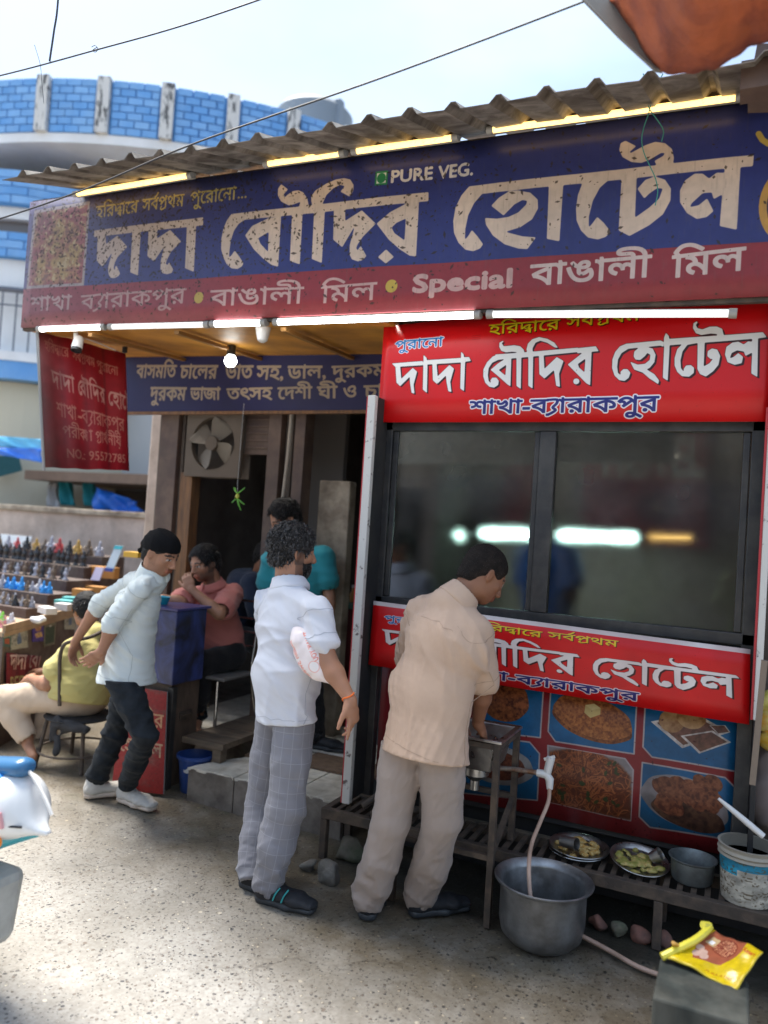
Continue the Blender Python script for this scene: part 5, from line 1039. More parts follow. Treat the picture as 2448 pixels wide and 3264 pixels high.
def ground_mat():
    m = bpy.data.materials.new('exposed_aggregate'); m.use_nodes = True; t = m.node_tree; b = t.nodes['Principled BSDF']; N = t.nodes.new; K = t.links.new
    tc_ = N('ShaderNodeTexCoord'); nz = N('ShaderNodeTexNoise'); nz.inputs['Scale'].default_value = 9; K(tc_.outputs['Object'], nz.inputs['Vector'])
    def mixc(f, a, b_, bl='MIX'):
        q = N('ShaderNodeMix'); q.data_type = 'RGBA'; q.blend_type = bl
        for s_, v in ((0, f), (6, a), (7, b_)):
            if isinstance(v, (int, float)): q.inputs[s_].default_value = v
            elif isinstance(v, tuple): q.inputs[s_].default_value = (*v, 1)
            else: K(v, q.inputs[s_])
        return q.outputs[2]
    def noise(sc, det=5, ro=.6):
        n = N('ShaderNodeTexNoise'); n.inputs['Scale'].default_value = sc; n.inputs['Detail'].default_value = det; n.inputs['Roughness'].default_value = ro; K(tc_.outputs['Object'], n.inputs['Vector']); return n.outputs['Fac']
    def ramp(s_, lo, hi, c0=0., c1=1.):
        r_ = N('ShaderNodeMapRange'); r_.inputs[1].default_value = lo; r_.inputs[2].default_value = hi; r_.inputs[3].default_value = c0; r_.inputs[4].default_value = c1; K(s_, r_.inputs[0]); return r_.outputs[0]
    def math_(op, a, b_=None):
        n = N('ShaderNodeMath'); n.operation = op
        for i, v in enumerate((a, b_)):
            if v is None: continue
            if isinstance(v, (int, float)): n.inputs[i].default_value = v
            else: K(v, n.inputs[i])
        return n.outputs[0]
    base = mixc(ramp(noise(2.5), .35, .65), (.435, .415, .38), (.32, .305, .275)); base = mixc(ramp(noise(60, 4), .4, .7, 0, .5), base, (.20, .17, .14))
    hts = []
    for sc, thr, pr in ((50, .32, .60), (95, .30, .55), (27, .25, .86)):
        v = N('ShaderNodeTexVoronoi'); v.inputs['Scale'].default_value = sc; v.inputs['Randomness'].default_value = 1
        mp = N('ShaderNodeMapping'); mp.inputs['Location'].default_value = (sc * .37, sc * .11, 0); K(tc_.outputs['Object'], mp.inputs[0])
        wz = N('ShaderNodeVectorMath'); wz.operation = 'MULTIPLY_ADD'; nn = N('ShaderNodeTexNoise'); nn.inputs['Scale'].default_value = sc * .9; K(mp.outputs[0], nn.inputs['Vector']); K(nn.outputs['Color'], wz.inputs[0]); wz.inputs[1].default_value = (.6 / sc,) * 3; K(mp.outputs[0], wz.inputs[2]); K(wz.outputs[0], v.inputs['Vector'])
        sp = N('ShaderNodeSeparateColor'); K(v.outputs['Color'], sp.inputs[0]); on = math_('GREATER_THAN', sp.outputs[0], pr); d = ramp(v.outputs['Distance'], thr, thr - .06)
        k = math_('MULTIPLY', on, d); cr = N('ShaderNodeValToRGB'); K(sp.outputs[1], cr.inputs[0]); e = cr.color_ramp; e.interpolation = 'CONSTANT'
        e.elements[0].color = (.075, .075, .08, 1); e.elements[1].position = .82; e.elements[1].color = (.66, .60, .50, 1)
        for ps, c in ((.22, (.19, .15, .12, 1)), (.4, (.30, .27, .24, 1)), (.6, (.14, .13, .13, 1))): q = e.elements.new(ps); q.color = c
        base = mixc(math_('MULTIPLY', k, .88), base, cr.outputs[0]); hts.append(k)
    ck = N('ShaderNodeTexVoronoi'); ck.feature = 'DISTANCE_TO_EDGE'; ck.inputs['Scale'].default_value = .85; wv = N('ShaderNodeVectorMath'); wv.operation = 'MULTIPLY_ADD'; n9 = N('ShaderNodeTexNoise'); n9.inputs['Scale'].default_value = 2.6; n9.inputs['Detail'].default_value = 6; K(tc_.outputs['Object'], n9.inputs['Vector']); K(n9.outputs['Color'], wv.inputs[0]); wv.inputs[1].default_value = (.75, .75, .75); K(tc_.outputs['Object'], wv.inputs[2]); K(wv.outputs[0], ck.inputs['Vector'])
    crk = math_('MULTIPLY', ramp(ck.outputs['Distance'], .010, .002), ramp(noise(1.1, 2), .44, .56)); base = mixc(math_('MULTIPLY', crk, .35), base, (.06, .05, .042))
    base = mixc(math_('MULTIPLY', ramp(noise(.9, 7, .68), .50, .66), .42), base, (.20, .19, .17)); base = mixc(math_('MULTIPLY', ramp(noise(3.3, 6, .7), .58, .70), .35), base, (.55, .53, .49))
    # wet, muddy apron and damp patches, with the shop front's shade put into the colour
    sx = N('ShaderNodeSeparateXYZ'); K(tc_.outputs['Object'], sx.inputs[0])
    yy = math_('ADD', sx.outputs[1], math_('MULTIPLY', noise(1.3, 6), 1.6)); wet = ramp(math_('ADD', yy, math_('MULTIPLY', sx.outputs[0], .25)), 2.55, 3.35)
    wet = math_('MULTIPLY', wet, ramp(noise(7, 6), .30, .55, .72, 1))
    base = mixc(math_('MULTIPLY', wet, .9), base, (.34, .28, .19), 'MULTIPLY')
    gr = math_('MULTIPLY', ramp(noise(5, 7, .7), .52, .68), ramp(sx.outputs[1], 3.0, 3.6)); base = mixc(math_('MULTIPLY', gr, .6), base, (.05, .07, .03))
    bench_dark = math_('MULTIPLY', ramp(math_('ADD', sx.outputs[1], math_('MULTIPLY', noise(6, 5), .35)), 3.28, 3.45), ramp(math_('ADD', sx.outputs[0], math_('MULTIPLY', noise(4, 4), .3)), -1.75, -1.45)); base = mixc(math_('MULTIPLY', bench_dark, .88), base, (.022, .022, .018))  # ground colour pulled to near-black under the bench
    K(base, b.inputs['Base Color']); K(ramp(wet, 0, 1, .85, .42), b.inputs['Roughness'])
    bb = N('ShaderNodeBump'); bb.inputs['Distance'].default_value = .004; hh = math_('ADD', math_('ADD', hts[0], hts[1]), math_('MULTIPLY', noise(40, 6), .8)); K(hh, bb.inputs['Height']); K(bb.outputs[0], b.inputs['Normal'])
    return m
def hgt(x, y): return .006 * math.sin(x * 3.1 + 1) * math.sin(y * 2.7) + .004 * math.sin(x * 7.3) * math.cos(y * 6.1)
def build_ground():
    xs = sorted(set(list(np.linspace(-60, -7, 12)) + list(np.linspace(-7, 2, 150)) + list(np.linspace(2, 60, 12)))); ys = sorted(set(list(np.linspace(-40, 1, 12)) + list(np.linspace(1, 5, 70)) + list(np.linspace(5, 90, 12))))
    vs = [(x, y, (hgt(x, y) - .004 if -7 < x < 2 and 1 < y < 5 else -.004)) for y in ys for x in xs]; W_ = len(xs)
    fs = [(j * W_ + i, j * W_ + i + 1, (j + 1) * W_ + i + 1, (j + 1) * W_ + i) for j in range(len(ys) - 1) for i in range(W_ - 1)]
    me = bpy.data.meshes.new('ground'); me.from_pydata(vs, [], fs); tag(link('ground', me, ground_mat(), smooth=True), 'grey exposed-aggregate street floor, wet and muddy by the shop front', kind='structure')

def cuboid(name, lo, hi, m, parent=None, bevel=.003, **k): return MB().box(lo, hi).build(name, m, parent, bevel=bevel, **k)
def onplane(px, py, p0, n):
    d = ray(px, py); p0, n = np.asarray(p0), np.asarray(n); return EYE + d * (np.dot(p0 - EYE, n) / np.dot(d, n))

    g_ = np.random.default_rng(77); q = MB()                  # loose grit and bits of litter, thicker along the step and the bench
    for i in range(1500):
        if i < 700: x, y = -3.6 + 4.0 * g_.random(), 3.56 - abs(g_.normal()) * .35
        else: x, y = -3.8 + 4.2 * g_.random(), 1.5 + 2.1 * g_.random()
        r_ = .0022 + .0055 * g_.random() ** 2.5; c = V(x, y, hgt(x, y) - .003 + r_ * .25); k = len(q.v); a0 = g_.random() * 6.28
        q.v += [tuple(c + V(math.cos(a0 + t) * r_ * (.7 + .6 * g_.random()), math.sin(a0 + t) * r_ * (.7 + .6 * g_.random()), (g_.random() - .3) * r_ * .3)) for t in (0, 1.4, 2.6, 3.9, 5.1)] + [tuple(c + V(0, 0, r_ * .7))]
        q.f += [(k + j, k + (j + 1) % 5, k + 5) for j in range(5)]
    me = bpy.data.meshes.new('grit'); me.from_pydata(q.v, [], q.f); tag(link('grit', me, mat('grit_stones', (.30, .28, .25), rough=.9, c2=(.12, .11, .10), nscale=30)), 'loose grit and crumbs scattered over the street floor', kind='stuff')

# ================================================================ background house with the curved balconies
def build_curved_house():
    C0 = V(-10.95, 13.57, 0); R0 = 6.62; zt, zb = 7.5, 6.75
    r = thing('apartment_building', (C0[0], C0[1], 0), 'white house with curved blue brick-pattern balconies behind the shop roof', 'building')
    wht = mat('white_wall', (.84, .84, .83), rough=.9, c2=(.74, .73, .71), nscale=1.2, dirt=.06); blue = mat('blue_tile_paint', (.13, .35, .70), rough=.6, c2=(.24, .47, .78), nscale=1.3, dirt=.16, dscale=1.2, bump=.003, bscale=14, rand=1)
    blue2 = mat('blue_joint', (.10, .29, .60), rough=.8); pier = mat('stained_white_pier', (.66, .64, .60), rough=.9, c2=(.10, .10, .10), nscale=6, lo=.52, hi=.62, stretch=(3, 3, 1), rand=1)
    def arc(name, c, ri, ro, z0, z1, a0, a1, m, n=40):
        mb = MB(); A = np.linspace(a0, a1, n + 1)
        for a, b in zip(A[:-1], A[1:]):
            q = [c + V(math.cos(t) * r_, math.sin(t) * r_, 0) for t, r_ in ((a, ri), (a, ro), (b, ro), (b, ri))]
            mb.add([p + V(0, 0, z0) for p in q] + [p + V(0, 0, z1) for p in q], [(0, 1, 2, 3), (4, 7, 6, 5), (1, 5, 6, 2), (0, 3, 7, 4)] + ([(0, 4, 5, 1)] if a == A[0] else []) + ([(3, 2, 6, 7)] if b == A[-1] else []))
        return mb.build(name, m, r, smooth=True)
    ang = lambda p: math.atan2(p[1] - C0[1], p[0] - C0[0])
    pa = [ang(gz(px, py, zt)) for px, py in ((146, 250), (334, 250), (539, 273), (747, 310), (936, 360))]; st = np.mean(np.diff(pa)); pa = [pa[0] - 2 * st, pa[0] - st] + pa + [pa[-1] + st, pa[-1] + 2 * st]
    arc('wall', C0, 4.6, 4.8, 0, 6.6, -math.pi, 0.3, wht, 60); arc('balcony_slab', C0, 1.0, R0 - .02, 6.62, zb, -math.pi, .3, wht, 60)
    arc('parapet_core', C0, R0 - .16, R0 - .035, zb, zt - .01, pa[0], pa[-1], blue2, 60)
    pm = None; bm_ = None; rows = 7; hgt_ = (zt - zb) / rows
    for i, a in enumerate(pa):
        c = C0 + V(math.cos(a), math.sin(a), 0) * (R0 - .05)
        if pm is None: pm = MB().box((-.10, -.085, 0), (.10, .085, zt - zb + .02)).mesh('pier')
        o = link('pier', pm, pier, r); o.location = c + V(0, 0, zb) - C0 * V(1, 1, 0); o.rotation_euler.z = a
        if i == len(pa) - 1: break
        per = 3; gap = .115 / R0 * 1.0; a0, a1 = a + gap, pa[i + 1] - gap; da = (a1 - a0) / per
        for k in range(rows):
            off = .5 * (k % 2); edges = [0] + [x for x in np.arange(off, per + .01, 1) if .2 < x < per - .2] + [per]
            for e0, e1 in zip(edges[:-1], edges[1:]):
                key = round(e1 - e0, 2)
                if bm_ is None: bm_ = {}
                if key not in bm_:
                    q = MB(); n = 2; A = np.linspace(0, da * key - .0022, n + 1)
                    for t0, t1 in zip(A[:-1], A[1:]):
                        p = [V(math.cos(t) * r_, math.sin(t) * r_, 0) for t, r_ in ((t0, R0 - .06), (t0, R0), (t1, R0), (t1, R0 - .06))]
                        q.add([v + V(0, 0, .007) for v in p] + [v + V(0, 0, hgt_ - .007) for v in p], [(0, 1, 2, 3), (4, 7, 6, 5), (1, 5, 6, 2)] + ([(0, 4, 5, 1)] if t0 == 0 else []) + ([(3, 2, 6, 7)] if t1 == A[-1] else []))
                    bm_[key] = q.mesh('brick')
                o = link('brick', bm_[key], blue, r); o.rotation_euler.z = a0 + e0 * da + .0011; o.location = (0, 0, zb + k * hgt_)
    # lower round bay at the far left
    C1 = V(-10.1, 8.75, 0); R1 = 1.75; zk = lambda z: 1.6 + (z - 1.6) * .80 if z > 0 else 0
    q = lambda n_, ri, ro, z0, z1, m: arc(n_, C1, ri, ro, zk(z0), zk(z1), -math.pi, .4, m, 36)
    q('bay_wall', R1 - .3, R1, 0, 6.28, wht); q('bay_band', R1 - .2, R1 + .1, 6.75, 7.35, blue2); q('bay_window', R1 - .28, R1 - .1, 6.28, 6.55, mat('dim_window', (.16, .14, .13), rough=.3)); q('bay_head', R1 - .2, R1 + .02, 6.55, 6.75, wht)
    q('bay_parapet', R1 - .1, R1 + .1, 5.85, 6.28, blue2)
    bk = MB(); n = 15; 
    a_ = math.pi * 1.1 / n
    for j in (0, 1):
        q4 = [V(math.cos(t) * r_, math.sin(t) * r_, 0) for t, r_ in ((j * a_ / 2 + .004 * (j == 0), R1 + .09), (j * a_ / 2 + .004 * (j == 0), R1 + .125), ((j + 1) * a_ / 2 - .004 * (j == 1), R1 + .125), ((j + 1) * a_ / 2 - .004 * (j == 1), R1 + .09))]
        bk.add([v + V(0, 0, .006) for v in q4] + [v + V(0, 0, .109) for v in q4], [(0, 1, 2, 3), (4, 7, 6, 5), (1, 5, 6, 2)] + ([(0, 4, 5, 1)] if j == 0 else [(3, 2, 6, 7)]))
    bme = bk.mesh('brick')
    for z0, rw in ((5.85, 3), (6.77, 4)):
        for k in range(rw):
            for i in range(n):
                o = link('brick', bme, blue, r); o.location = V(C1[0] - C0[0], C1[1] - C0[1], zk(z0) + k * .115); o.rotation_euler.z = -math.pi + i * a_ + (k % 2) * a_ / 2
    # railing and blue band below
    ra = mat('grey_rail', (.12, .13, .16), rough=.5); A = np.linspace(-2.6, -.2, 26)
    MB().tube([C1 + V(math.cos(t), math.sin(t), 0) * (R1 + .15) + V(0, 0, zk(5.28)) for t in A], .04, 6).build('top_rail', ra, r, smooth=True); MB().tube([C1 + V(math.cos(t), math.sin(t), 0) * (R1 + .15) + V(0, 0, zk(5.02)) for t in A], .012, 6).build('mid_rail', ra, r, smooth=True)
    bar = MB().tube([(0, 0, zk(4.25)), (0, 0, zk(5.26))], .011, 6).mesh('baluster')
    for t in A: o = link('baluster', bar, ra, r); p = C1 + V(math.cos(t), math.sin(t), 0) * (R1 + .15) - C0; o.location = p
    q('balcony_band', R1 - .3, R1 + .3, 3.75, 4.05, blue); q('balcony_edge', R1 - .3, R1 + .32, 4.05, 4.2, wht); q('bay_base', R1 - .3, R1 + .05, 0, 3.74, mat('cream_wall', (.60, .55, .42), rough=.9))
    # tank on the roof
    tk = mat('grey_tank', (.17, .20, .23), rough=.6); c = at(1003, 378, 11.5); t = thing('water_tank', (c[0], c[1], c[2] - .9), 'grey round water tank with two upright brackets above the blue parapet', 'water tank')
    MB().lathe([(.05, -.9), (.62, -.85), (.66, -.08), (.68, .0), (.62, .08), (.45, .15), (.1, .17)], c, 36).build('tank_body', tk, t, smooth=True)
    for px in (938, 1070):
        p = at(px, 345 if px < 1000 else 352, 11.3); MB().box(p + V(-.13, -.08, -.3), p + V(.13, .08, .16)).build('bracket', tk, t, bevel=.02)
    MB().box((c[0] - 1, c[1] - 1, 0), (c[0] + 1, c[1] + 1, c[2] - .9)).build('roof_room', wht, r)

# ================================================================ shop front
def tube_light(a, b, m, label, parent=None, rad=.013, group=None):
    a, b = np.asarray(a, float), np.asarray(b, float); t = thing('tube_light', (a + b) / 2, label, 'tube light', group); d = nrm(b - a)
    MB().tube([a + d * .02, b - d * .02], rad, 12).build('glass_tube', m, t, smooth=True)
    for p in (a, b - d * .03): MB().tube([p, p + d * .03], rad * 1.25, 10).build('end_cap', mat('tube_cap', (.35, .33, .30), rough=.5), t, smooth=True)
    MB().bar(a + V(0, .022, .008), b + V(0, .022, .008), .02, .03).build('batten', mat('dusty_batten', (.32, .30, .27), rough=.8, dirt=.5), t)
    return t
def build_front(PR):
    # ---- big sign board
    x0, x1, z0, z1, Y = BIG['x0'], BIG['x1'], BIG['z0'], BIG['z1'], BIG['Y']
    s = thing('shop_sign', ((x0 + x1) / 2, Y, z0), 'large faded blue and red sign with the hotel name in Bengali below the corrugated roof', 'sign')
    quadplane('printed_face', (x0, Y, zf(x0, z0)), (x1, Y, zf(x1, z0)), (x1, Y, zf(x1, z1)), (x0, Y, zf(x0, z1)), img_mat('big_sign_print', PR['big'], rough=.45, bump=.0012, bscale=12), s, .01, 60, 8, lambda u, v: .004 * math.sin(u * 40) * math.sin(v * 3.1) + .003 * math.sin(u * 17 + v * 2))
    fr = MB()
    for z in (z0, z1): fr.bar((x0, Y + .03, zf(x0, z)), (x1, Y + .03, zf(x1, z)), .03, .03)
    for x in np.linspace(x0 + .015, x1, 6): fr.bar((x, Y + .03, zf(x, z0)), (x, Y + .03, zf(x, z1)), .03, .03)
    fr.build('frame', m_iron, s)
    # green thread hanging in front of the board
    th = [at(2050 + 20 * math.sin(i * .9) + i * 3, 235 + i * 42, 3.2) for i in range(11)]; MB().tube(wavy(th, 4), .0022, 5).build('hanging_thread', mat('green_thread', (.06, .30, .24), rough=.8), smooth=True, cat='thread', base=th[0])['label'] = 'thin green thread hanging in front of the blue sign at its right part'
    th2 = [at(2090 + 26 * math.sin(i * 1.1 + 2) , 235 + i * 36, 3.2) for i in range(7)]; MB().tube(wavy(th2, 4), .0022, 5).build('hanging_thread', MATS['green_thread'], smooth=True, cat='thread', base=th2[0])['label'] = 'short loop of green thread tied beside the longer one on the eave'
    # ---- tubes
    top = [((160, 420), (415, 378)), ((570, 355), (745, 330)), ((760, 328), (990, 296)), ((1052, 282), (1607, 208))]
    nm = ['amber tube light at the far left above the faded sign end', 'short amber tube light left of the sign middle', 'amber tube light in the middle above the sign, second from the right', 'longest amber tube light above the right half of the sign']
    for (a, b), l in zip(top, nm): tube_light(P(*a, 3.25), P(*b, 3.25), m_tube_y, l, group='amber tubes above the sign', rad=.014)
    low = [((82, 711), (228, 706), m_tube_w, 'white tube light at the far left under the sign by the camera'), ((236, 706), (452, 701), m_tube_d, 'dim tube light under the left half of the sign'), ((456, 700), (575, 697), m_tube_w, 'short bright tube light left of the sign middle under the sign'), ((592, 696), (1038, 680), m_tube_w, 'long bright white tube light under the middle of the sign'), ((1052, 679), (1592, 677), m_tube_d, 'long unlit tube light crossing the top of the red name board')]
    for a, b, m, l in low: tube_light(P(*a, 3.31), P(*b, 3.31), m, l, group='white tubes under the sign', rad=.016)
    # ---- awning of corrugated sheets
    L0, R0_ = at(7, 572, 2.78), at(2090, 243, 2.78); eave = lambda X: L0[2] + (R0_[2] - L0[2]) * (X - L0[0]) / (R0_[0] - L0[0])
    r = thing('awning_roof', (-1.9, 3.1, 3.3), 'weathered corrugated sheet awning along the top of the shop', 'roof'); pitch = .1855; X = L0[0]; xe = .9; k = 0; hC = .030
    prof = [(0, 0), (.115, 0), (.142, hC), (.162, hC), (.1855, 0)]
    while X < xe:
        n = 5; vs = []; 
        for j, yy in enumerate(np.linspace(2.78, 3.42, 5)):
            sk = (yy - 2.78) * (-.35 if k == 0 else 0)
            for c in range(n):
                for (dx, dz) in prof[:-1] if c < n - 1 else prof:
                    x = X + c * pitch + dx; vs.append((x, yy, eave(x) + (yy - 2.78) * .33 + dz + .004 * math.sin(x * 9 + yy * 5) - k % 2 * .003))
        W_ = 4 * n + 1; fs = [(j * W_ + i, j * W_ + i + 1, (j + 1) * W_ + i + 1, (j + 1) * W_ + i) for j in range(4) for i in range(W_ - 1)]
        q = MB(); q.v = vs; q.f = fs; o = q.build('corrugated_sheet', m_sheet, r); so = o.modifiers.new('thick', 'SOLIDIFY'); so.thickness = .003; X += n * pitch; k += 1
    for yy, dz in ((3.285, .02),):
        zz = lambda x: eave(x) + (yy - 2.78) * .33 + dz
        MB().bar((L0[0] + .05, yy, zz(L0[0])), (xe, yy, zz(xe)), .03 if yy > 3 else .012, .04 if yy > 3 else .014).build('purlin', m_iron, r)
    # ---- orange tarpaulin at the upper right
    tp = [(1943, 0), (2021, 111), (2095, 214), (2198, 236), (2279, 216), (2360, 165), (2448, 140), (2700, 100)]; g1 = [(1862, 0), (1969, 111), (2085, 216)]
    tt = thing('tarpaulin', at(2100, 214, 2.3), 'orange tarpaulin sagging into the picture at the upper right', 'tarpaulin')
    vs = []; nX, nY = 40, 14; pts = wavy([V(*p) for p in tp], 6); pts = [pts[int(i)] for i in np.linspace(0, len(pts) - 1, nX)]
    for j in range(nY):
        v = j / (nY - 1)
        for i, p in enumerate(pts):
            a = at(p[0], p[1], 2.3); b = at(p[0] + 250 - i * 2, -420, 1.75); q = a * (1 - v) + b * v; q = q + V(0, .006 * math.sin(i * .5 + j * .6), .006 * math.sin(i * .45 + j * .9) + .003 * math.sin(i * 1.3 + j * 1.1) - .05 * math.sin(math.pi * v)); vs.append(q)
    q = MB(); q.v = [tuple(p) for p in vs]; q.f = [(j * nX + i, j * nX + i + 1, (j + 1) * nX + i + 1, (j + 1) * nX + i) for j in range(nY - 1) for i in range(nX - 1)]
    mt = mat('orange_tarp', (.42, .105, .04), rough=.7, c2=(.22, .05, .03), nscale=6, warp=1, bump=.01, bscale=14, dirt=.25); b_ = mt.node_tree.nodes['Principled BSDF']; o = q.build('sheet', mt, tt, smooth=True); so = o.modifiers.new('t', 'SOLIDIFY'); so.thickness = .002
    a, b = [at(*p, 2.27) for p in g1[:1] + g1[2:]]; q = MB(); n = V(0, 1, 0); q.slab([at(1862, 0, 2.26), at(1969, 111, 2.27), at(2085, 218, 2.28), at(2110, 222, 2.30), at(2030, 111, 2.30), at(1950, 0, 2.3), at(1700, -300, 2.3), at(1600, -300, 2.26)], V(0, 1, 0), .02); q.build('grey_edge', mat('grey_hem', (.20, .19, .17), rough=.8, dirt=.3), tt)
    # dark frame at the upper right corner
    e = thing('neighbour_stall', (.5, 3.1, 2.6), 'dark timber beams and wall of the next stall at the right edge', 'stall')
    for a, b, w_ in ((P(1600, 180, 2.9), P(1720, 160, 2.9), .10), (P(1625, 172, 3.0), P(1700, 168, 3.0), .16)): MB().bar(a, b, w_, w_).build('beam', m_brown, e)
    cuboid('dark_wall', (.16, 3.95, 0), (2.2, 4.05, 3.4), m_dark, e); MB().bar(at(2437, 2105, 3.3), at(2398, 2500, 3.3), .022).build('pole', mat('grey_wood', (.22, .17, .13), rough=.9, bump=.002), e)
    # ---- ceiling and inside board
    bl = thing('restaurant_building', (-2.9, 4.5, 0), 'old restaurant front with brown door posts, dark dining room and orange canopy ceiling', 'building')
    m_ceil = mat('orange_ceiling', (.62, .28, .04), rough=.55, c2=(.38, .16, .02), nscale=3, dirt=.25)
    q = MB(); q.slab([(-4.05, 3.34, 2.70), (-1.64, 3.34, 2.63), (-1.64, 4.34, 2.70), (-4.25, 4.34, 2.775)], V(0, 0, 1), .02); q.build('ceiling', m_ceil, bl)
    q = MB(); q.box((-1.64, 3.34, 2.68), (.7, 4.4, 2.70)); q.build('kiosk_roof', m_dark, bl)
    for x in (-3.55, -2.9, -2.2): MB().bar((x, 3.34, 2.655 - .03 * (x + 3.55)), (x - .1, 4.34, 2.735 - .03 * (x + 3.55)), .03, .02).build('batten', mat('ceiling_batten', (.30, .14, .03), rough=.7, dirt=.4), bl)
    ib = thing('menu_board', (-3.1, 4.3, 2.4), 'dark blue board with two lines of Bengali text under the orange ceiling', 'sign')
    a, b, c, d = at(378, 1312, 4.3), at(1235, 1306, 4.3), at(1235, 1128, 4.3), at(400, 1130, 4.3); quadplane('printed_face', a, b, c, d, img_mat('inner_board_print', PR['inner'], rough=.6), ib, .02)
    MB().bar(a + V(0, .01, -.012), b + V(0, .01, -.012), .03, .02).build('bottom_rail', m_wood, ib)
    # ---- side banner
    sb = thing('side_banner', at(142, 1486, 3.35), 'faded dark red banner with Bengali lettering and a phone number at the left end', 'banner')
    quadplane('printed_face', at(142, 1490, 3.35), at(416, 1500, 3.92), at(400, 1128, 3.92), at(116, 1052, 3.35), img_mat('side_banner_print', PR['side'], rough=.55), sb, .004, 30, 4, lambda u, v: .010 * math.sin(u * 23) * (1 - v * .6) + .006 * math.sin(u * 11 + v * 3))
    MB().tube([at(118, 1050, 3.33), at(140, 1500, 3.33)], .009, 6).build('edge_pole', m_backing, sb, smooth=True); MB().tube([at(200, 1050, 3.4), at(330, 1100, 3.75), at(400, 1130, 3.95)], .004, 6).build('white_wire', m_white, sb, smooth=True)
    # ---- posts and openings in the plane Y = 4.45
    Z = .2
    def post(xa, xb, za, zb, y=4.42, t=.10, m=m_brown, name='post'): return cuboid(name, (xa, y, za), (xb, y + t, zb), m, bl)
    post(-3.90, -3.74, 0, 2.42, 4.40, .14); post(-3.705, -3.60, Z, 1.94, 4.42, .10, m_wood, 'door_post'); post(-3.735, -3.71, Z, 2.4, 4.44, .08, m_dark)
    post(-2.96, -2.86, Z, 2.42, 4.40, .10); post(-2.855, -2.80, Z, 2.42, 4.46, .05, m_dark); post(-2.75, -2.67, Z, 2.42, 4.40, .12); post(-4.3, -1.62, 2.40, 2.52, 4.42, .12, m_brown, 'lintel'); post(-3.75, -2.96, 2.36, 2.40, 4.41, .05, m_wood, 'lintel_edge')
    MB().tube([(-2.815, 4.40, .9), (-2.81, 4.395, 1.7), (-2.79, 4.40, 2.1), (-2.77, 4.38, 2.42)], .012, 8).build('pipe', mat('dirty_pipe', (.36, .31, .25), rough=.6, dirt=.5), bl, smooth=True)
    post(-3.17, -2.965, 2.08, 2.36, 4.44, .04, m_brown, 'transom_panel')
    for z in (2.12, 2.17, 2.22, 2.27, 2.32): post(-3.165, -2.97, z, z + .012, 4.425, .012, m_brown, 'transom_bar')
    pl = MB().box((-2.66, 4.62, Z), (-2.42, 4.72, 1.93)); pl.build('plaster_column', m_plaster, bl, bevel=.01)
    # rooms: walls, floor, dark dining room and the kitchen part behind the glass
    w_ = lambda n, lo, hi, m: cuboid(n, lo, hi, m, bl, bevel=0)
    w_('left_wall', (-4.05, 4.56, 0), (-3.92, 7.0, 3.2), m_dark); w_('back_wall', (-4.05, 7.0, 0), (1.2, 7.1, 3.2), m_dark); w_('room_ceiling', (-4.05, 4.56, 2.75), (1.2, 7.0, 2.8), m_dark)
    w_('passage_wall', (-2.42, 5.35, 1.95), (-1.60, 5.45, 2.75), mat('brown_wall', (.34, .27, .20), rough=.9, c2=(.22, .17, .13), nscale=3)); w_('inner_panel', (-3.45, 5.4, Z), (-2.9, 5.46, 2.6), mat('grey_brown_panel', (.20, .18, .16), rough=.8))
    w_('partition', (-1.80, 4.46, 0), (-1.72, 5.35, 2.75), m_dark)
    cream = mat('kitchen_cream', (.66, .50, .40), rough=.7, c2=(.5, .36, .28), nscale=2); w_('kitchen_wall', (-1.72, 5.6, 0), (1.2, 5.7, 2.75), cream)
    for a, b in ((-2.05 + .42, -1.33), (-.62, -.20)): w_('red_panel', (a, 5.56, 1.62), (b, 5.597, 2.55), mat('dark_red_panel', (.42, .04, .05), rough=.6))
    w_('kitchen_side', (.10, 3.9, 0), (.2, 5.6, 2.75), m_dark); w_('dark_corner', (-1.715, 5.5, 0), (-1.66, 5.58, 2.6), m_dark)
    ir = thing('wall_sign', (-.6, 5.5, 1.6), 'dim red sign with the word HOTEL on the wall behind the right pane', 'sign'); quadplane('printed_face', at(1860, 1690, 5.5), at(2250, 1700, 5.5), at(2250, 1370, 5.5), at(1860, 1370, 5.5), img_mat('inner_red_print', PR['inner_red'], rough=.6), ir, .02)
    hd = thing('extractor_hood', (-.9, 4.5, 2.1), 'grey sheet metal hood hanging inside above the glass panes', 'hood'); MB().slab([at(1250, 1478, 4.1), at(2150, 1475, 4.1), at(2150, 1340, 4.1), at(1250, 1340, 4.1)], V(0, 1, 0), .02).build('hood_front', mat('greasy_sheet', (.16, .15, .12), rough=.6, dirt=.3), hd)
    MB().slab([at(1250, 1478, 4.13), at(2150, 1475, 4.13), at(2150, 1475, 4.13) + V(0, .5, .1), at(1250, 1478, 4.13) + V(0, .5, .1)], V(0, 0, 1), .01).build('hood_underside', MATS['greasy_sheet'], hd)
    tl = mat('lit_cool_tube', (.9, .9, .9), emit=(.62, 1.0, .90), es=8)
    for a, b, l in (((1395, 1704), (1485, 1707), 'short lit tube light seen through the left pane'), ((1530, 1700), (1735, 1704), 'bright cool tube light inside, behind the window mullion on the left'), ((1775, 1706), (2040, 1714), 'bright cool tube light inside the right pane')): tube_light(at(*a, 4.9), at(*b, 4.9), tl, l, group='tube lights inside the kitchen', rad=.02)
    tube_light(at(2055, 1712, 5.0), at(2220, 1715, 5.0), m_tube_y, 'thin amber tube light inside at the right pane', rad=.008)
    # floor inside
    fl = MB().box((-4.05, 4.28, -.02), (1.2, 7.0, .19)).build('floor', m_concrete, None, kind='structure', base=(-2, 5, 0)); fl['label'] = 'raised floor of the dining room'
    tm = None
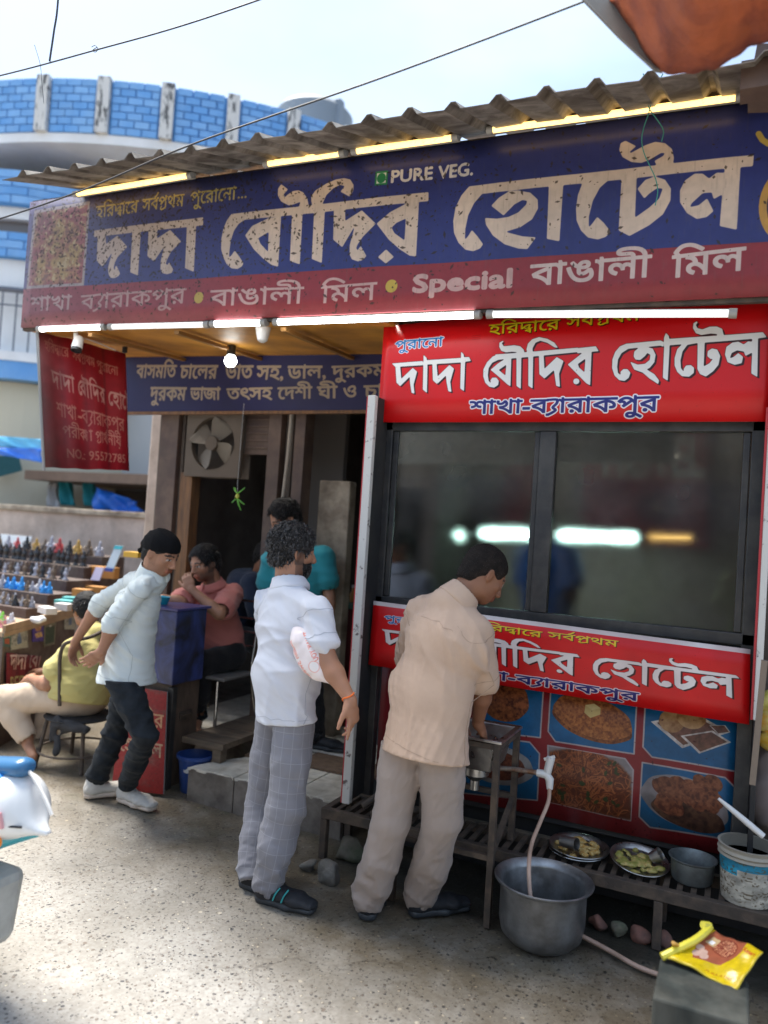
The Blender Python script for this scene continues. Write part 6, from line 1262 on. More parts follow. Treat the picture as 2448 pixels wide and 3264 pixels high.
    for i in range(9):
        for j in range(5):
            x, y = -3.6 + i * .40 - .0, 4.29 + j * .40
            if x > -1.7: continue
            if tm is None: tm = MB().box((0, 0, 0), (.394, .394, .012)).mesh('tile')
            o = link('tile', tm, m_marble, fl, bevel=.002); o.location = V(x, y, .188) - V(-2, 5, 0)
    # ---- exhaust fan
    f = thing('exhaust_fan', (-3.40, 4.36, 1.9), 'square brown exhaust fan with bent blades above the doorway', 'fan'); c = V(-3.40, 4.38, 2.145); hw = .235
    q = MB(); A = np.linspace(0, 2 * math.pi, 33); 
    for t0, t1 in zip(A[:-1], A[1:]):
        sqv = lambda t: V(math.cos(t), 0, math.sin(t)) * (hw / max(abs(math.cos(t)), abs(math.sin(t)))); cv = lambda t: V(math.cos(t), 0, math.sin(t)) * .185
        q.add([c + p + V(0, d, 0) for d in (-.012, .03) for p in (cv(t0), sqv(t0), sqv(t1), cv(t1))], [(0, 1, 2, 3), (4, 7, 6, 5), (1, 5, 6, 2), (0, 3, 7, 4)])
    fm = mat('fan_brown', (.12, .092, .068), rough=.75, dirt=.45); q.build('housing', fm, f); MB().lathe([(.0, 0), (.05, 0), (.05, .07), (.0, .07)], c + V(0, -.03, 0), 20, axis=V(0, 1, 0)).build('hub', fm, f, smooth=True)
    bl_ = []
    for rr, hw_, tw in ((.04, .030, .02), (.09, .055, .03), (.14, .075, .04), (.175, .07, .045)): bl_.append((rr, hw_, tw))
    base = MB(); vs = []
    for rr, hw_, tw in bl_: vs += [(rr, -.010 + tw, -hw_), (rr, -.010 - tw * .6, hw_)]
    base.v = vs; base.f = [(2 * i, 2 * i + 2, 2 * i + 3, 2 * i + 1) for i in range(3)]; bme = base.mesh('blade')
    for k in range(4):
        o = link('blade', bme, mat('fan_blade', (.15, .125, .095), rough=.6, dirt=.4), f); o.location = c - V(-3.40, 4.36, 1.9); o.rotation_euler.y = k * math.pi / 2 + .5; o.modifiers.new('t', 'SOLIDIFY').thickness = .003
    cuboid('backplate', (-3.63, 4.50, 1.91), (-3.17, 4.52, 2.38), m_dark, f)
    # ---- cctv, bulbs, charm, notice
    cc = thing('security_camera', P(162, 716, 3.42), 'white bullet security camera under the left end of the sign', 'camera'); a = P(164, 716, 3.42); b = P(168, 742, 3.42); MB().lathe([(.03, 0), (.03, .012), (.012, .018), (.012, .05)], a + V(0, 0, .012), 14, axis=V(0, 0, -1)).build('bracket', m_white, cc, smooth=True)
    d = nrm(V(.10, -.25, -.9)); MB().lathe([(.0, -.045), (.024, -.045), (.030, -.035), (.033, .03), (.032, .035)], b, 18, axis=d).build('body', m_white, cc, smooth=True); MB().lathe([(.032, .033), (.033, .052), (.026, .053), (.024, .044), (0, .044)], b, 18, axis=d).build('lens_ring', m_dkpl, cc, smooth=True)
    bu = thing('light_bulb', P(498, 745, 3.9), 'lit round bulb on a black holder hanging from the orange ceiling', 'bulb'); c = P(498, 780, 3.9); MB().lathe([(.028, .085), (.028, .03), (.02, .022), (.0, .02)], c + V(0, 0, .01), 14).build('holder', m_dkpl, bu, smooth=True)
    bu_ = MB().lathe([(.0, -.038), (.020, -.034), (.034, -.018), (.038, 0), (.034, .018), (.022, .036), (.018, .05)], c, 20).build('globe', mat('lit_globe', (.9, .9, .9), emit=(.95, 1, .97), es=9), bu, smooth=True)
    b2 = thing('light_bulb', P(568, 700, 3.45), 'unlit white cone-shaped lamp below the sign, right of the round bulb', 'bulb'); c = P(568, 716, 3.42); MB().lathe([(.042, .05), (.042, .02), (.034, -.02), (.026, -.05), (.012, -.06), (0, -.061)], c, 20).build('lamp_body', m_white, b2, smooth=True)
    b3 = thing('lamp_holder', P(270, 752, 3.9), 'empty black lamp holder at the left of the ceiling', 'lamp holder'); MB().lathe([(.03, .04), (.03, .03), (.018, .02), (.018, -.03)], P(270, 752, 3.9), 12).build('socket', m_dkpl, b3, smooth=True)
    ch = thing('lemon_chilli_charm', P(513, 1060, 4.2), 'hanging charm of a lemon and green chillies in the doorway', 'charm'); c = P(513, 1072, 4.2); MB().tube([c + V(0, 0, .0), P(513, 1045, 4.2), c + V(0, 0, .62)], .0012, 4).build('thread', m_white, ch)
    MB().lathe([(0, -.018), (.008, -.015), (.014, -.007), (.015, .002), (.010, .013), (.003, .017), (0, .018)], c, 14).build('lemon', mat('lemon', (.50, .52, .08), rough=.4), ch, smooth=True)
    gm = mat('green_chilli', (.10, .34, .03), rough=.35)
    for i, (dx, dz, s_) in enumerate(((-.03, .028, 1), (.045, .03, 1), (-.035, -.022, 1), (.05, -.030, 1), (.03, -.06, 1.1), (-.02, .035, .8), (.015, -.045, 1))):
        p = c + V(0, 0, .02 if dz > 0 else -.018); MB().tube(wavy([p, p + V(dx * .5, -.004, dz * .35 * s_), p + V(dx, 0, dz * s_), p + V(dx * 1.25, 0, dz * 1.2 * s_ + .006)], 3), [.0045] * 4 + [.004] * 3 + [.003] * 2 + [.0008], 6).build('chilli', gm, ch, smooth=True)
    nt_ = thing('wall_notice', at(640, 1600, 5.3), 'small faded printed notice on the dark inner wall', 'notice'); quadplane('printed_face', at(622, 1645, 5.3), at(660, 1648, 5.3), at(664, 1568, 5.3), at(626, 1565, 5.3), img_mat('notice_print', PR['notice'], rough=.7), nt_, .004)
    tf = thing('table_fan', at(1050, 1570, 5.9), 'cyan table fan glowing in the dark passage', 'fan'); c = at(1052, 1572, 5.9); MB().lathe([(.0, 0), (.17, .01), (.18, .03), (.17, .05), (0, .06)], c, 24, axis=V(.3, -1, 0)).build('grille', mat('cyan_plastic', (.03, .42, .50), rough=.4), tf, smooth=True); MB().tube([c + V(0, .05, -.15), c + V(0, .05, -.6)], .02, 8).build('stand', MATS['cyan_plastic'], tf)
    sc_ = thing('service_counter', (-2.2, 5.0, .2), 'maroon counter with a green top in the passage behind the men', 'counter'); a = at(1060, 1925, 4.9); b = at(1135, 1925, 4.9)
    cuboid('cabinet', (a[0] - .3, 4.92, .2), (b[0] + .02, 5.3, a[2] - .02), mat('maroon_laminate', (.12, .025, .025), rough=.4), sc_); cuboid('top', (a[0] - .32, 4.88, a[2] - .02), (b[0] + .05, 5.32, a[2] + .015), mat('green_top', (.08, .16, .12), rough=.4), sc_)
    bj = thing('squash_bottle', (b[0] - .09, 5.02, a[2] + .015), 'small orange bottle standing on the green counter top', 'bottle'); MB().lathe([(.022, 0), (.025, .06), (.012, .08), (.012, .11), (0, .112)], (b[0] - .09, 5.02, a[2] + .016), 14).build('bottle_body', mat('orange_drink', (.55, .24, .05), rough=.3), bj, smooth=True); MB().lathe([(.013, .105), (.013, .125), (0, .126)], (b[0] - .09, 5.02, a[2] + .016), 12).build('cap', m_white, bj, smooth=True)

# ================================================================ glass kiosk, its signs, bench
def glass_mat():
    m = bpy.data.materials.new('steamy_glass'); m.use_nodes = True; t = m.node_tree; t.nodes.clear(); N = t.nodes.new; K = t.links.new
    o = N('ShaderNodeOutputMaterial'); tr = N('ShaderNodeBsdfTransparent'); tr.inputs[0].default_value = (.86, .88, .87, 1); gl = N('ShaderNodeBsdfGlossy'); gl.inputs['Roughness'].default_value = .02; gl.inputs[0].default_value = (.9, .95, 1, 1)
    fr = N('ShaderNodeFresnel'); fr.inputs[0].default_value = 1.5; sc_ = N('ShaderNodeMath'); sc_.operation = 'MULTIPLY'; sc_.inputs[1].default_value = 1.0; K(fr.outputs[0], sc_.inputs[0]); mx_ = N('ShaderNodeMixShader'); K(sc_.outputs[0], mx_.inputs[0]); K(tr.outputs[0], mx_.inputs[1]); K(gl.outputs[0], mx_.inputs[2])
    df = N('ShaderNodeBsdfDiffuse'); df.inputs[0].default_value = (.44, .40, .37, 1); tl = N('ShaderNodeBsdfTranslucent'); tl.inputs[0].default_value = (.6, .58, .55, 1); m2 = N('ShaderNodeMixShader'); m2.inputs[0].default_value = .5; K(df.outputs[0], m2.inputs[1]); K(tl.outputs[0], m2.inputs[2])
    tc_ = N('ShaderNodeTexCoord'); n = N('ShaderNodeTexNoise'); n.inputs['Scale'].default_value = 2.2; n.inputs['Detail'].default_value = 6; K(tc_.outputs['Object'], n.inputs['Vector']); r_ = N('ShaderNodeMapRange'); r_.inputs[1].default_value = .35; r_.inputs[2].default_value = .75; r_.inputs[3].default_value = .05; r_.inputs[4].default_value = .20; K(n.outputs['Fac'], r_.inputs[0])
    n2 = N('ShaderNodeTexNoise'); n2.inputs['Scale'].default_value = 120; K(tc_.outputs['Object'], n2.inputs['Vector']); r2 = N('ShaderNodeMapRange'); r2.inputs[1].default_value = .72; r2.inputs[2].default_value = .78; r2.inputs[4].default_value = .35; K(n2.outputs['Fac'], r2.inputs[0]); ad = N('ShaderNodeMath'); ad.operation = 'ADD'; K(r_.outputs[0], ad.inputs[0]); K(r2.outputs[0], ad.inputs[1])
    m3 = N('ShaderNodeMixShader'); K(ad.outputs[0], m3.inputs[0]); K(mx_.outputs[0], m3.inputs[1]); K(m2.outputs[0], m3.inputs[2]); 
    rf = N('ShaderNodeBsdfRefraction'); rf.inputs['IOR'].default_value = 1.09; rf.inputs['Roughness'].default_value = .42; rf.inputs[0].default_value = (.86, .87, .86, 1)
    n3 = N('ShaderNodeTexNoise'); n3.inputs['Scale'].default_value = 3.1; n3.inputs['Detail'].default_value = 3; K(tc_.outputs['Object'], n3.inputs['Vector']); r3 = N('ShaderNodeMapRange'); r3.inputs[1].default_value = .32; r3.inputs[2].default_value = .66; r3.inputs[3].default_value = .05; r3.inputs[4].default_value = .55; K(n3.outputs['Fac'], r3.inputs[0])
    sz = N('ShaderNodeSeparateXYZ'); K(tc_.outputs['Object'], sz.inputs[0]); zz = N('ShaderNodeMapRange'); zz.interpolation_type = 'SMOOTHSTEP'; K(sz.outputs[2], zz.inputs[0]); zz.inputs[1].default_value = 1.62; zz.inputs[2].default_value = 1.36; zz.inputs[3].default_value = 0.0; zz.inputs[4].default_value = .42; ad5 = N('ShaderNodeMath'); ad5.operation = 'ADD'; ad5.use_clamp = True; K(r3.outputs[0], ad5.inputs[0]); K(zz.outputs[0], ad5.inputs[1])
    m5 = N('ShaderNodeMixShader'); K(ad5.outputs[0], m5.inputs[0]); K(m3.outputs[0], m5.inputs[1]); K(rf.outputs[0], m5.inputs[2]); K(m5.outputs[0], o.inputs[0]); return m
def build_kiosk(PR):
    k = thing('glass_kiosk', (-.8, 3.6, .25), 'black framed kitchen kiosk with two large glass panes', 'kiosk')
    XL, XR = -1.69, .07; yb = 3.55; q = lambda n, lo, hi, m=m_black, b=.004: cuboid(n, lo, hi, m, k, bevel=b)
    zt, zb = 2.12, 1.275; mx0, mx1 = -.875, -.80
    q('frame_rail', (XL, yb, zt), (XR, yb + .05, 2.2)); q('frame_rail', (XL, yb, zb - .05), (XR, yb + .05, zb)); q('frame_rail', (XL, yb + .012, zb - .10), (XR, yb + .05, zb - .055), m_blackboard)
    q('frame_post', (XL - .02, yb, .27), (XL + .055, yb + .05, 2.7)); q('mullion', (mx0, yb - .004, zb + .001), (mx1, yb + .05, zt - .001)); q('frame_post', (XR - .05, yb, .27), (XR + .01, yb + .05, 2.7))
    q('sliding_stile', (XL + .057, yb + .01, zb + .002), (XL + .085, yb + .03, zt - .002)); q('sliding_stile', (mx0 - .028, yb + .012, zb + .002), (mx0 - .002, yb + .034, zt - .002)); q('sliding_stile', (XR - .082, yb + .01, zb + .002), (XR - .053, yb + .03, zt - .002))
    g = glass_mat(); q('glass_pane', (XL + .087, yb + .018, zb), (mx0 - .03, yb + .022, zt), g, 0); q('glass_pane', (mx1 + .002, yb + .026, zb), (XR - .084, yb + .030, zt), g, 0)
    q('darkening_board', (XL, yb + .16, 0), (XR + .6, yb + .18, .30), m_blackboard); q('lower_board', (XL + .05, yb + .085, .30), (XR - .02, yb + .10, 1.2), m_blackboard); q('counter_shelf', (XL + .06, yb + .11, 1.10), (XR - .03, 4.0, 1.14), m_alu)  # first board: black sheet added behind the bench to darken the space below it
    q('side_board', (XL, 3.41, .28), (XL + .022, yb - .002, 2.27), m_blackboard, .002)
    wp = mat('chipped_white_edge', (.62, .60, .56), rough=.8, c2=(.16, .13, .12), nscale=22, lo=.60, hi=.66, bump=.001); rp_ = mat('red_edge_paint', (.42, .03, .035), rough=.6)
    q('edge_strip', (XL - .012, 3.375, .27), (XL + .030, 3.408, 2.27), wp, .004); q('edge_line', (XL - .020, 3.380, .27), (XL - .0125, 3.412, 2.265), rp_, .001)
    q('edge_strip', (XR + .006, 3.42, .95), (XR + .032, 3.46, 2.66), wp, .004); q('edge_line', (XR - .004, 3.425, .95), (XR + .0055, 3.46, 2.2), rp_, .001); q('side_board', (XR + .010, 3.462, .28), (XR + .03, 3.9, 2.62), m_blackboard, .002)
    s = thing('name_board', (-.8, 3.5, 2.155), 'glossy red sign with white Bengali hotel name above the glass panes', 'sign')
    X0, X1, Z0, Z1 = -1.70, .065, 2.155, 2.665; quadplane('printed_face', (X0, 3.5, Z0), (X1 + .03, 3.5, Z0), (X1 + .03, 3.5, Z1 + .06), (X0, 3.5, Z1 - .02), img_mat('red_sign_print', PR['red'], rough=.35), s, .008, 40, 4, lambda u, v: .002 * math.sin(u * 26) * math.sin(v * 3))
    cuboid('board', (X0 + .02, 3.51, Z0 + .005), (X1, 3.545, Z1 - .03), m_backing, s)
    b = thing('lower_banner', (-.8, 3.48, .93), 'red banner with a white top edge and the hotel name below the glass panes', 'banner')
    c4 = [at(1174, 2118, 3.49), at(2388, 2310, 3.49), at(2392, 2070, 3.49), at(1192, 1915, 3.49)]
    quadplane('printed_face', *c4, img_mat('lower_banner_print', PR['low'], rough=.4), b, .003, 48, 4, lambda u, v: .003 * math.sin(u * 31) * (1.2 - v) + .004 * math.sin(u * 9 + v))
    fb = thing('food_poster', (-.8, 3.62, .33), 'red poster board with pictures of flatbread, noodles and snacks behind the wash stand', 'poster')
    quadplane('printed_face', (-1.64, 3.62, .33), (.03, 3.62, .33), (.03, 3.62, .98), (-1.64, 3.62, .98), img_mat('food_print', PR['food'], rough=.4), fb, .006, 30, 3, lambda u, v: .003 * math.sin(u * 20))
    # bench
    bn = thing('metal_bench', (-.6, 3.5, 0), 'long low rusty metal bench with slats in front of the kiosk', 'bench'); x0, x1, y0, y1, zt = -1.79, .62, 3.335, 3.60, .243
    for nm, lo, hi in (('front_rail', (x0, y0, zt - .05), (x1, y0 + .035, zt)), ('back_rail', (x0, y1, zt - .05), (x1, y1 + .035, zt)), ('end_rail', (x0, y0 + .036, zt - .05), (x0 + .035, y1 - .001, zt)), ('end_rail', (x1 - .035, y0 + .036, zt - .05), (x1, y1 - .001, zt))): cuboid(nm, lo, hi, m_iron, bn, bevel=.003)
    lm = MB().box((0, 0, 0), (.035, .035, zt - .052)).mesh('leg')
    for x in (x0, -.25, x1 - .035):
        for y in (y0, y1): o = link('leg', lm, m_iron, bn, bevel=.003); o.location = V(x, y, 0) - V(-.6, 3.5, 0)
    sm = MB().box((0, 0, 0), (.022, y1 - y0 - .038, .012)).mesh('slat'); x = x0 + .06
    while x < x1 - .06: o = link('slat', sm, m_iron, bn); o.location = V(x, y0 + .0365, zt - .016 + rnd.random() * .002) - V(-.6, 3.5, 0); x += .052
    for a, c, l in (((-1.58, 3.36, .285), (-1.40, 3.55, .42), 'black rubber hose stub lying on the bench end'), ((-1.52, 3.33, .27), (-1.30, 3.50, .28), 'short grey pipe lying flat on the bench end')): MB().tube(wavy([V(*a), V(*a) * .5 + V(*c) * .5 + V(0, 0, .01), V(*c)], 5), .016, 10).build('pipe_offcut', m_iron, None, smooth=True, base=a, cat='pipe')['label'] = l
    # ---- wash stand
    ws = thing('wash_stand', (-1.05, 3.3, 0), 'steel wash basin on a rusty angle iron stand', 'wash basin'); zt = .765; A = gz(1599, 2366, zt); B = gz(1677, 2308, zt); xa, xb, ya, yb2 = -1.33, A[0], A[1], A[1] + .34
    q = MB(); bx = [(xa, ya), (xb, ya), (xb, yb2), (xa, yb2)]; ix = [(xa + .03, ya + .03), (xb - .03, ya + .03), (xb - .03, yb2 - .03), (xa + .03, yb2 - .03)]; bx2 = [(xa + .06, ya + .06), (xb - .06, ya + .06), (xb - .06, yb2 - .06), (xa + .06, yb2 - .06)]
    vs = [(*p, zt - .012) for p in bx] + [(*p, zt) for p in bx] + [(*p, zt - .004) for p in ix] + [(*p, zt - .15) for p in bx2]; fs = []
    for i in range(4):
        j = (i + 1) % 4; fs += [(i, j, 4 + j, 4 + i), (4 + i, 4 + j, 8 + j, 8 + i), (8 + i, 8 + j, 12 + j, 12 + i)]
    fs.append((12, 13, 14, 15)); q.add(vs, fs); o = q.build('basin', m_steel, ws, bevel=.004); o.modifiers.new('t', 'SOLIDIFY').thickness = .003
    MB().lathe([(.06, 0), (.06, -.05), (.02, -.08), (.02, -.12)], ((xb + xa) / 2 + .08, (ya + yb2) / 2, zt - .15), 18).build('drain', m_steel, ws, smooth=True)
    for x, y, zl in ((xb - .02, ya + .015, 0), (xb - .02, yb2 - .015, .255), (xa + .02, ya + .015, 0), (xa + .02, yb2 - .015, .255)): MB().bar((x, y, zl), (x, y, zt - .014), .026).build('leg', m_iron, ws)
    for a, c in (((xa, ya + .015, .28), (xb - .033, ya + .015, .28)), ((xb - .02, ya + .03, .30), (xb - .02, yb2 - .03, .44)), ((xa + .03, yb2 - .015, .45), (xb - .033, yb2 - .015, .45)), ((xa, ya + .02, zt - .03), (xb - .034, ya + .02, zt - .03)), ((xb - .018, ya + .03, zt - .03), (xb - .018, yb2 - .03, zt - .03))): MB().bar(a, c, .022, .022).build('brace', m_iron, ws)
    yp = 3.42; pp = [at(px, py, yp) for px, py in ((1500, 2442), (1640, 2452), (1720, 2464))]; tp = thing('tap_pipe', pp[1], 'rusty water pipe with a white plastic tap beside the wash stand', 'tap')
    MB().tube(pp, .011, 10).build('pipe', mat('rusty_galvanised', (.36, .31, .27), rough=.5, metal=.4, c2=(.22, .11, .06), nscale=20), tp, smooth=True); c = at(1742, 2466, yp); MB().tube([at(1712, 2463, yp), at(1742, 2468, yp), at(1752, 2485, yp), at(1752, 2515, yp)], [.016, .020, .019, .014], 12).build('tap_body', m_white, tp, smooth=True)
    MB().tube([at(1744, 2465, yp), at(1756, 2415, yp)], [.017, .019], 12).build('valve_cap', m_white, tp, smooth=True); MB().bar(at(1735, 2420, yp), at(1768, 2412, yp), .012).build('lever', m_white, tp)
    hm = mat('pink_hose', (.52, .36, .28), rough=.5, c2=(.40, .27, .20), nscale=9); pts = [at(1752, 2505, yp), at(1748, 2555, 3.38), at(1722, 2620, 3.3), at(1695, 2690, 3.2), at(1686, 2760, 3.1), at(1690, 2850, 3.06), at(1700, 2900, 3.06)]
    MB().tube(wavy(pts, 6), .0085, 10).build('garden_hose', hm, None, smooth=True, base=pts[0], cat='hose')['label'] = 'pale pink hose hanging from the white tap down into the pot'
    pts = [gz(1857, 2985, .03), gz(1905, 3010, .02), gz(1960, 3040, .014), gz(2030, 3080, .012), gz(2105, 3108, .012), gz(2250, 3150, .012)]; MB().tube(wavy(pts, 6), .0095, 10).build('garden_hose', hm, None, smooth=True, base=pts[0], cat='hose')['label'] = 'pale pink hose lying on the ground between the pot and the tin'
    # ---- big pot
    c = gz(1722, 3002, 0); Rr = .196; pt = thing('cooking_pot', (c[0], c[1], 0), 'big open aluminium cooking pot on the wet ground under the hose', 'pot')
    MB().lathe([(0, .004), (.08, .004), (.13, .014), (.160, .045), (.170, .09), (.170, .215), (.176, .235), (.196, .248), (.198, .254), (.193, .257), (.172, .243), (.165, .225), (.163, .09), (.152, .05), (.12, .022), (0, .014)], (c[0], c[1], 0), 64).build('pot_body', m_alu, pt, smooth=True)
    MB().lathe([(0, 0), (.163, 0)], (c[0], c[1], .085), 40).build('water', mat('dish_water', (.10, .10, .09), rough=.08, spec=.6), pt, smooth=True)
    # ---- plates and pans on the bench
    m_food = mat('leftover_rice', (.50, .26, .05), rough=.7, c2=(.62, .50, .22), nscale=75, bump=.004, bscale=120); m_saag = mat('leftover_gravy', (.24, .24, .05), rough=.5, c2=(.55, .40, .14), nscale=50, bump=.003, bscale=90)
    def plate(c, R_, tilt, label, food, z=.246):
        t = thing('steel_plate', (c[0], c[1], z), label, 'plate'); ax_ = nrm(V(*tilt, 1)); cc = V(c[0], c[1], z + .002)
        MB().lathe([(0, .001), (R_ * .78, .001), (R_ * .82, .004), (R_ * .9, .016), (R_, .019), (R_ * 1.01, .017), (R_ * .9, .012), (R_ * .8, 0.0), (0, -.001)], cc, 48, axis=ax_).build('dish', m_steel, t, smooth=True)
        if food:
            q = Field(cc - R_, cc + R_, .006); g_ = np.random.default_rng(int(R_ * 1e4))
            for i in range(34): a = g_.random() * 6.28; rr = R_ * .74 * math.sqrt(g_.random()); p = cc + V(math.cos(a) * rr, math.sin(a) * rr, 0); p = p + ax_ * .006 - V(0, 0, 1) * 0; p[2] = cc[2] + .005 - (ax_[0] * (p[0] - cc[0]) + ax_[1] * (p[1] - cc[1])) / ax_[2]; q.ell(p, np.eye(3), (.010 + .016 * g_.random(), .009 + .012 * g_.random(), .005 + .010 * g_.random()), k=.005)
            q.wrinkle(.0015, 260, 4); q.mesh('leftovers', food, t)
        return t
    c1 = gz(1842, 2700, .27); plate(c1, .128, (0.0, -.03), 'lower steel plate of the stack left of the saucepan', None); plate(c1 + V(.004, .006, 0), .130, (.01, -.05), 'upper steel plate full of yellow leftovers and a cup', m_food, .258)
    c2 = gz(2030, 2742, .27); plate(c2 + V(.01, -.01, 0), .122, (.10, -.16), 'tilted steel plate with green gravy beside the saucepan', m_saag, .264)
    def cup(c, ax_, R_, h_, label, m=m_steel):
        t = thing('steel_cup', c, label, 'cup'); MB().lathe([(0, 0), (R_ * .82, 0), (R_ * .95, h_ * .8), (R_, h_), (R_ * .96, h_), (R_ * .9, h_ * .8), (R_ * .77, .003), (0, .003)], c, 24, axis=ax_).build('cup_body', m, t, smooth=True)
    p = gz(1790, 2680, .31); cup(p, V(.95, -.35, .12), .027, .075, 'steel tumbler lying on its side on the heaped plate'); p = gz(2078, 2735, .29); cup(p, V(.75, -.1, .6), .028, .045, 'small steel bowl tipped over on the tilted plate')
    c3 = gz(2205, 2806, .245); sp = thing('saucepan', (c3[0], c3[1], .245), 'dented grey saucepan without handle between plate and bucket', 'saucepan'); MB().lathe([(0, .002), (.074, .002), (.080, .01), (.086, .085), (.095, .092), (.096, .096), (.092, .097), (.082, .086), (.076, .012), (0, .008)], (c3[0], c3[1], .245), 40).build('pan_body', mat('dull_grey_pan', (.22, .25, .25), rough=.5, metal=.7, c2=(.14, .15, .15), nscale=14), sp, smooth=True)
    # paint tub with ladle
    c4 = V(.085, 3.44, .245); tb = thing('plastic_tub', c4, 'stained plastic tub with a faded blue label at the right end of the bench', 'bucket'); RB, HB = .105, .215
    me = MB().lathe([(0, 0), (RB * .88, 0), (RB * .9, .006), (RB, HB * .78)], c4, 40).build('tub_body', None, tb, smooth=True); ul = me.data.uv_layers.new(name='UVMap')
    for poly in me.data.polygons:
        us = []
        for li in poly.loop_indices: v = me.data.vertices[me.data.loops[li].vertex_index].co; us.append((li, (math.atan2(v.y, v.x) / (2 * math.pi) + .25) % 1, v.z / (HB * .78)))
        w2 = max(u for _, u, _ in us) - min(u for _, u, _ in us) > .5
        for li, u, v in us: ul.data[li].uv = (((u + 1 if (w2 and u < .5) else u) * 1.0), v)
    me.data.materials.append(img_mat('tub_print', PR['tub'], rough=.6))
    MB().lathe([(RB, HB * .78), (RB + .008, HB * .80), (RB + .002, HB * .84), (RB + .010, HB * .88), (RB + .004, HB * .93), (RB + .010, HB), (RB, HB), (RB - .006, HB * .5), (RB * .84, .01), (0, .01)], c4, 40).build('tub_rim', mat('dirty_tub', (.36, .33, .27), rough=.7, dirt=.5), tb, smooth=True)
    ld = thing('ladle', c4 + V(-.03, 0, .2), 'white spoon handle sticking out of the stained tub', 'ladle'); a, b2_ = at(2290, 2545, 3.38), at(2385, 2625, 3.38); MB().tube([a, a * .6 + b2_ * .4, b2_, b2_ + (b2_ - a) * .5], [.006, .010, .013, .012], 10).build('handle', m_white, ld, smooth=True)
    # tin with the yellow rice bag
    zt = .33; P0 = gz(2105, 3050, zt); tn = thing('oil_tin', (P0[0] + .13, P0[1] - .1, 0), 'scratched square tin standing at the lower right corner', 'tin'); cuboid('tin_body', (P0[0], P0[1] - .24, 0), (P0[0] + .25, P0[1], zt), mat('scratched_tin', (.030, .036, .034), rough=.75, metal=.0, spec=.2, c2=(.09, .095, .085), nscale=6, stretch=(1, 1, .3), bump=.001, bscale=40, dirt=.4), tn, bevel=.008)
    MB().box((P0[0] + .10, P0[1] - .243, .02), (P0[0] + .24, P0[1] - .240, .24)).build('torn_label', mat('torn_label', (.24, .26, .12), rough=.7, c2=(.10, .13, .14), nscale=12), tn)
    yb_ = thing('rice_bag', P0 + V(.1, -.05, 0), 'crumpled yellow printed rice bag lying on the tin', 'bag')
    quadplane('printed_face', gz(2118, 3052, .345), gz(2350, 3150, .335), gz(2432, 3035, .40), gz(2262, 2958, .39), img_mat('bag_print', PR['bag'], rough=.25, bump=.004, bscale=18), yb_, .006, 26, 20, lambda u, v: .007 * math.sin(u * 6 + v * 3) + .0025 * math.sin(v * 13 + u * 4) + .002 * math.sin(u * 19), back=mat('bag_back', (.60, .48, .05), rough=.3))
    tied = [gz(2110, 3050, .345), gz(2180, 3015, .375), gz(2225, 2990, .39), gz(2262, 2955, .40), gz(2240, 2948, .41)]; MB().tube(wavy(tied, 5), .012, 8).build('folded_edge', mat('yellow_film', (.70, .62, .06), rough=.3), yb_, smooth=True)
    o = MB().tube(wavy([gz(2170, 3018, .37), gz(2145, 3005, .39), gz(2160, 3020, .36), gz(2200, 3010, .38)], 5), .006, 6).build('twist', mat('orange_film', (.62, .34, .08), rough=.4), yb_, smooth=True)
    # snack packets and sack at the right edge
    for i, (x, y, c, l) in enumerate(((2432, 2235, (.62, .55, .12), 'yellow-green snack packet at the right edge, topmost'), (2425, 2300, (.75, .34, .03), 'orange snack packet hanging at the right edge'), (2445, 2355, (.78, .45, .05), 'golden snack packet at the right edge, lowest'))):
        c0 = at(x + 30, y, 3.6); q = Field(c0 - .12, c0 + .12, .008); q.ell(c0, np.eye(3), (.075, .03, .05), k=0); q.wrinkle(.006, 60, i); o = q.mesh('snack_packet', mat('packet_%d' % i, c, rough=.25, c2=(.7, .6, .2), nscale=20), None); tag(o, l, 'packet', 'snack packets at the right edge')
    c0 = at(2470, 2460, 3.7); q = Field(c0 - .3, c0 + .3, .012); q.cone(c0 + V(0, 0, .12), c0 - V(0, 0, .12), .09, .13, k=0); q.wrinkle(.01, 30, 5); tag(q.mesh('cloth_sack', mat('grey_sack', (.22, .18, .17), rough=.9), None), 'grey brown cloth sack hanging at the right edge below the packets', 'sack')
    # stones
    def stone(px, py, rr, m, l, seed, z=0.0, g=None, yy=None):
        c0 = gz(px, py, 0) + V(0, 0, rr[2] * .7); q = Field(c0 - max(rr) * 1.5, c0 + max(rr) * 1.5, .007); q.ell(c0, np.eye(3), rr, k=0); g_ = np.random.default_rng(seed)
        for i in range(5): n_ = nrm(g_.normal(size=3)); q.plane(c0 + n_ * min(rr) * (.75 + .2 * g_.random()), n_, k=.01)
        q.wrinkle(.005, 50, seed); o = q.mesh('stone', m, None); tag(o, l, 'stone', g)
    for i, (px, py, rr, m, l) in enumerate(((1905, 2965, (.05, .03, .035), m_brick_r, 'reddish stone under the bench nearest the pot'), (1968, 2985, (.045, .03, .035), m_green, 'mossy stone second in the row under the bench'), (2040, 3000, (.05, .032, .038), m_brick_r, 'brown stone in the middle of the row under the bench'), (2105, 3012, (.045, .03, .04), m_brick_r, 'dark red stone at the right of the row under the bench'))): stone(px, py, rr, m, l, 40 + i, g='stones in a row under the bench')
    stone(1045, 2815, (.075, .05, .06), m_rock, 'pointed grey stone on the ground right of the white-shirted man', 51); stone(1110, 2735, (.10, .06, .06), m_green, 'mossy lump of rubble beside the bench leg', 52); stone(985, 2775, (.06, .04, .03), m_rock, 'flat pale lump of broken concrete near the step', 53)

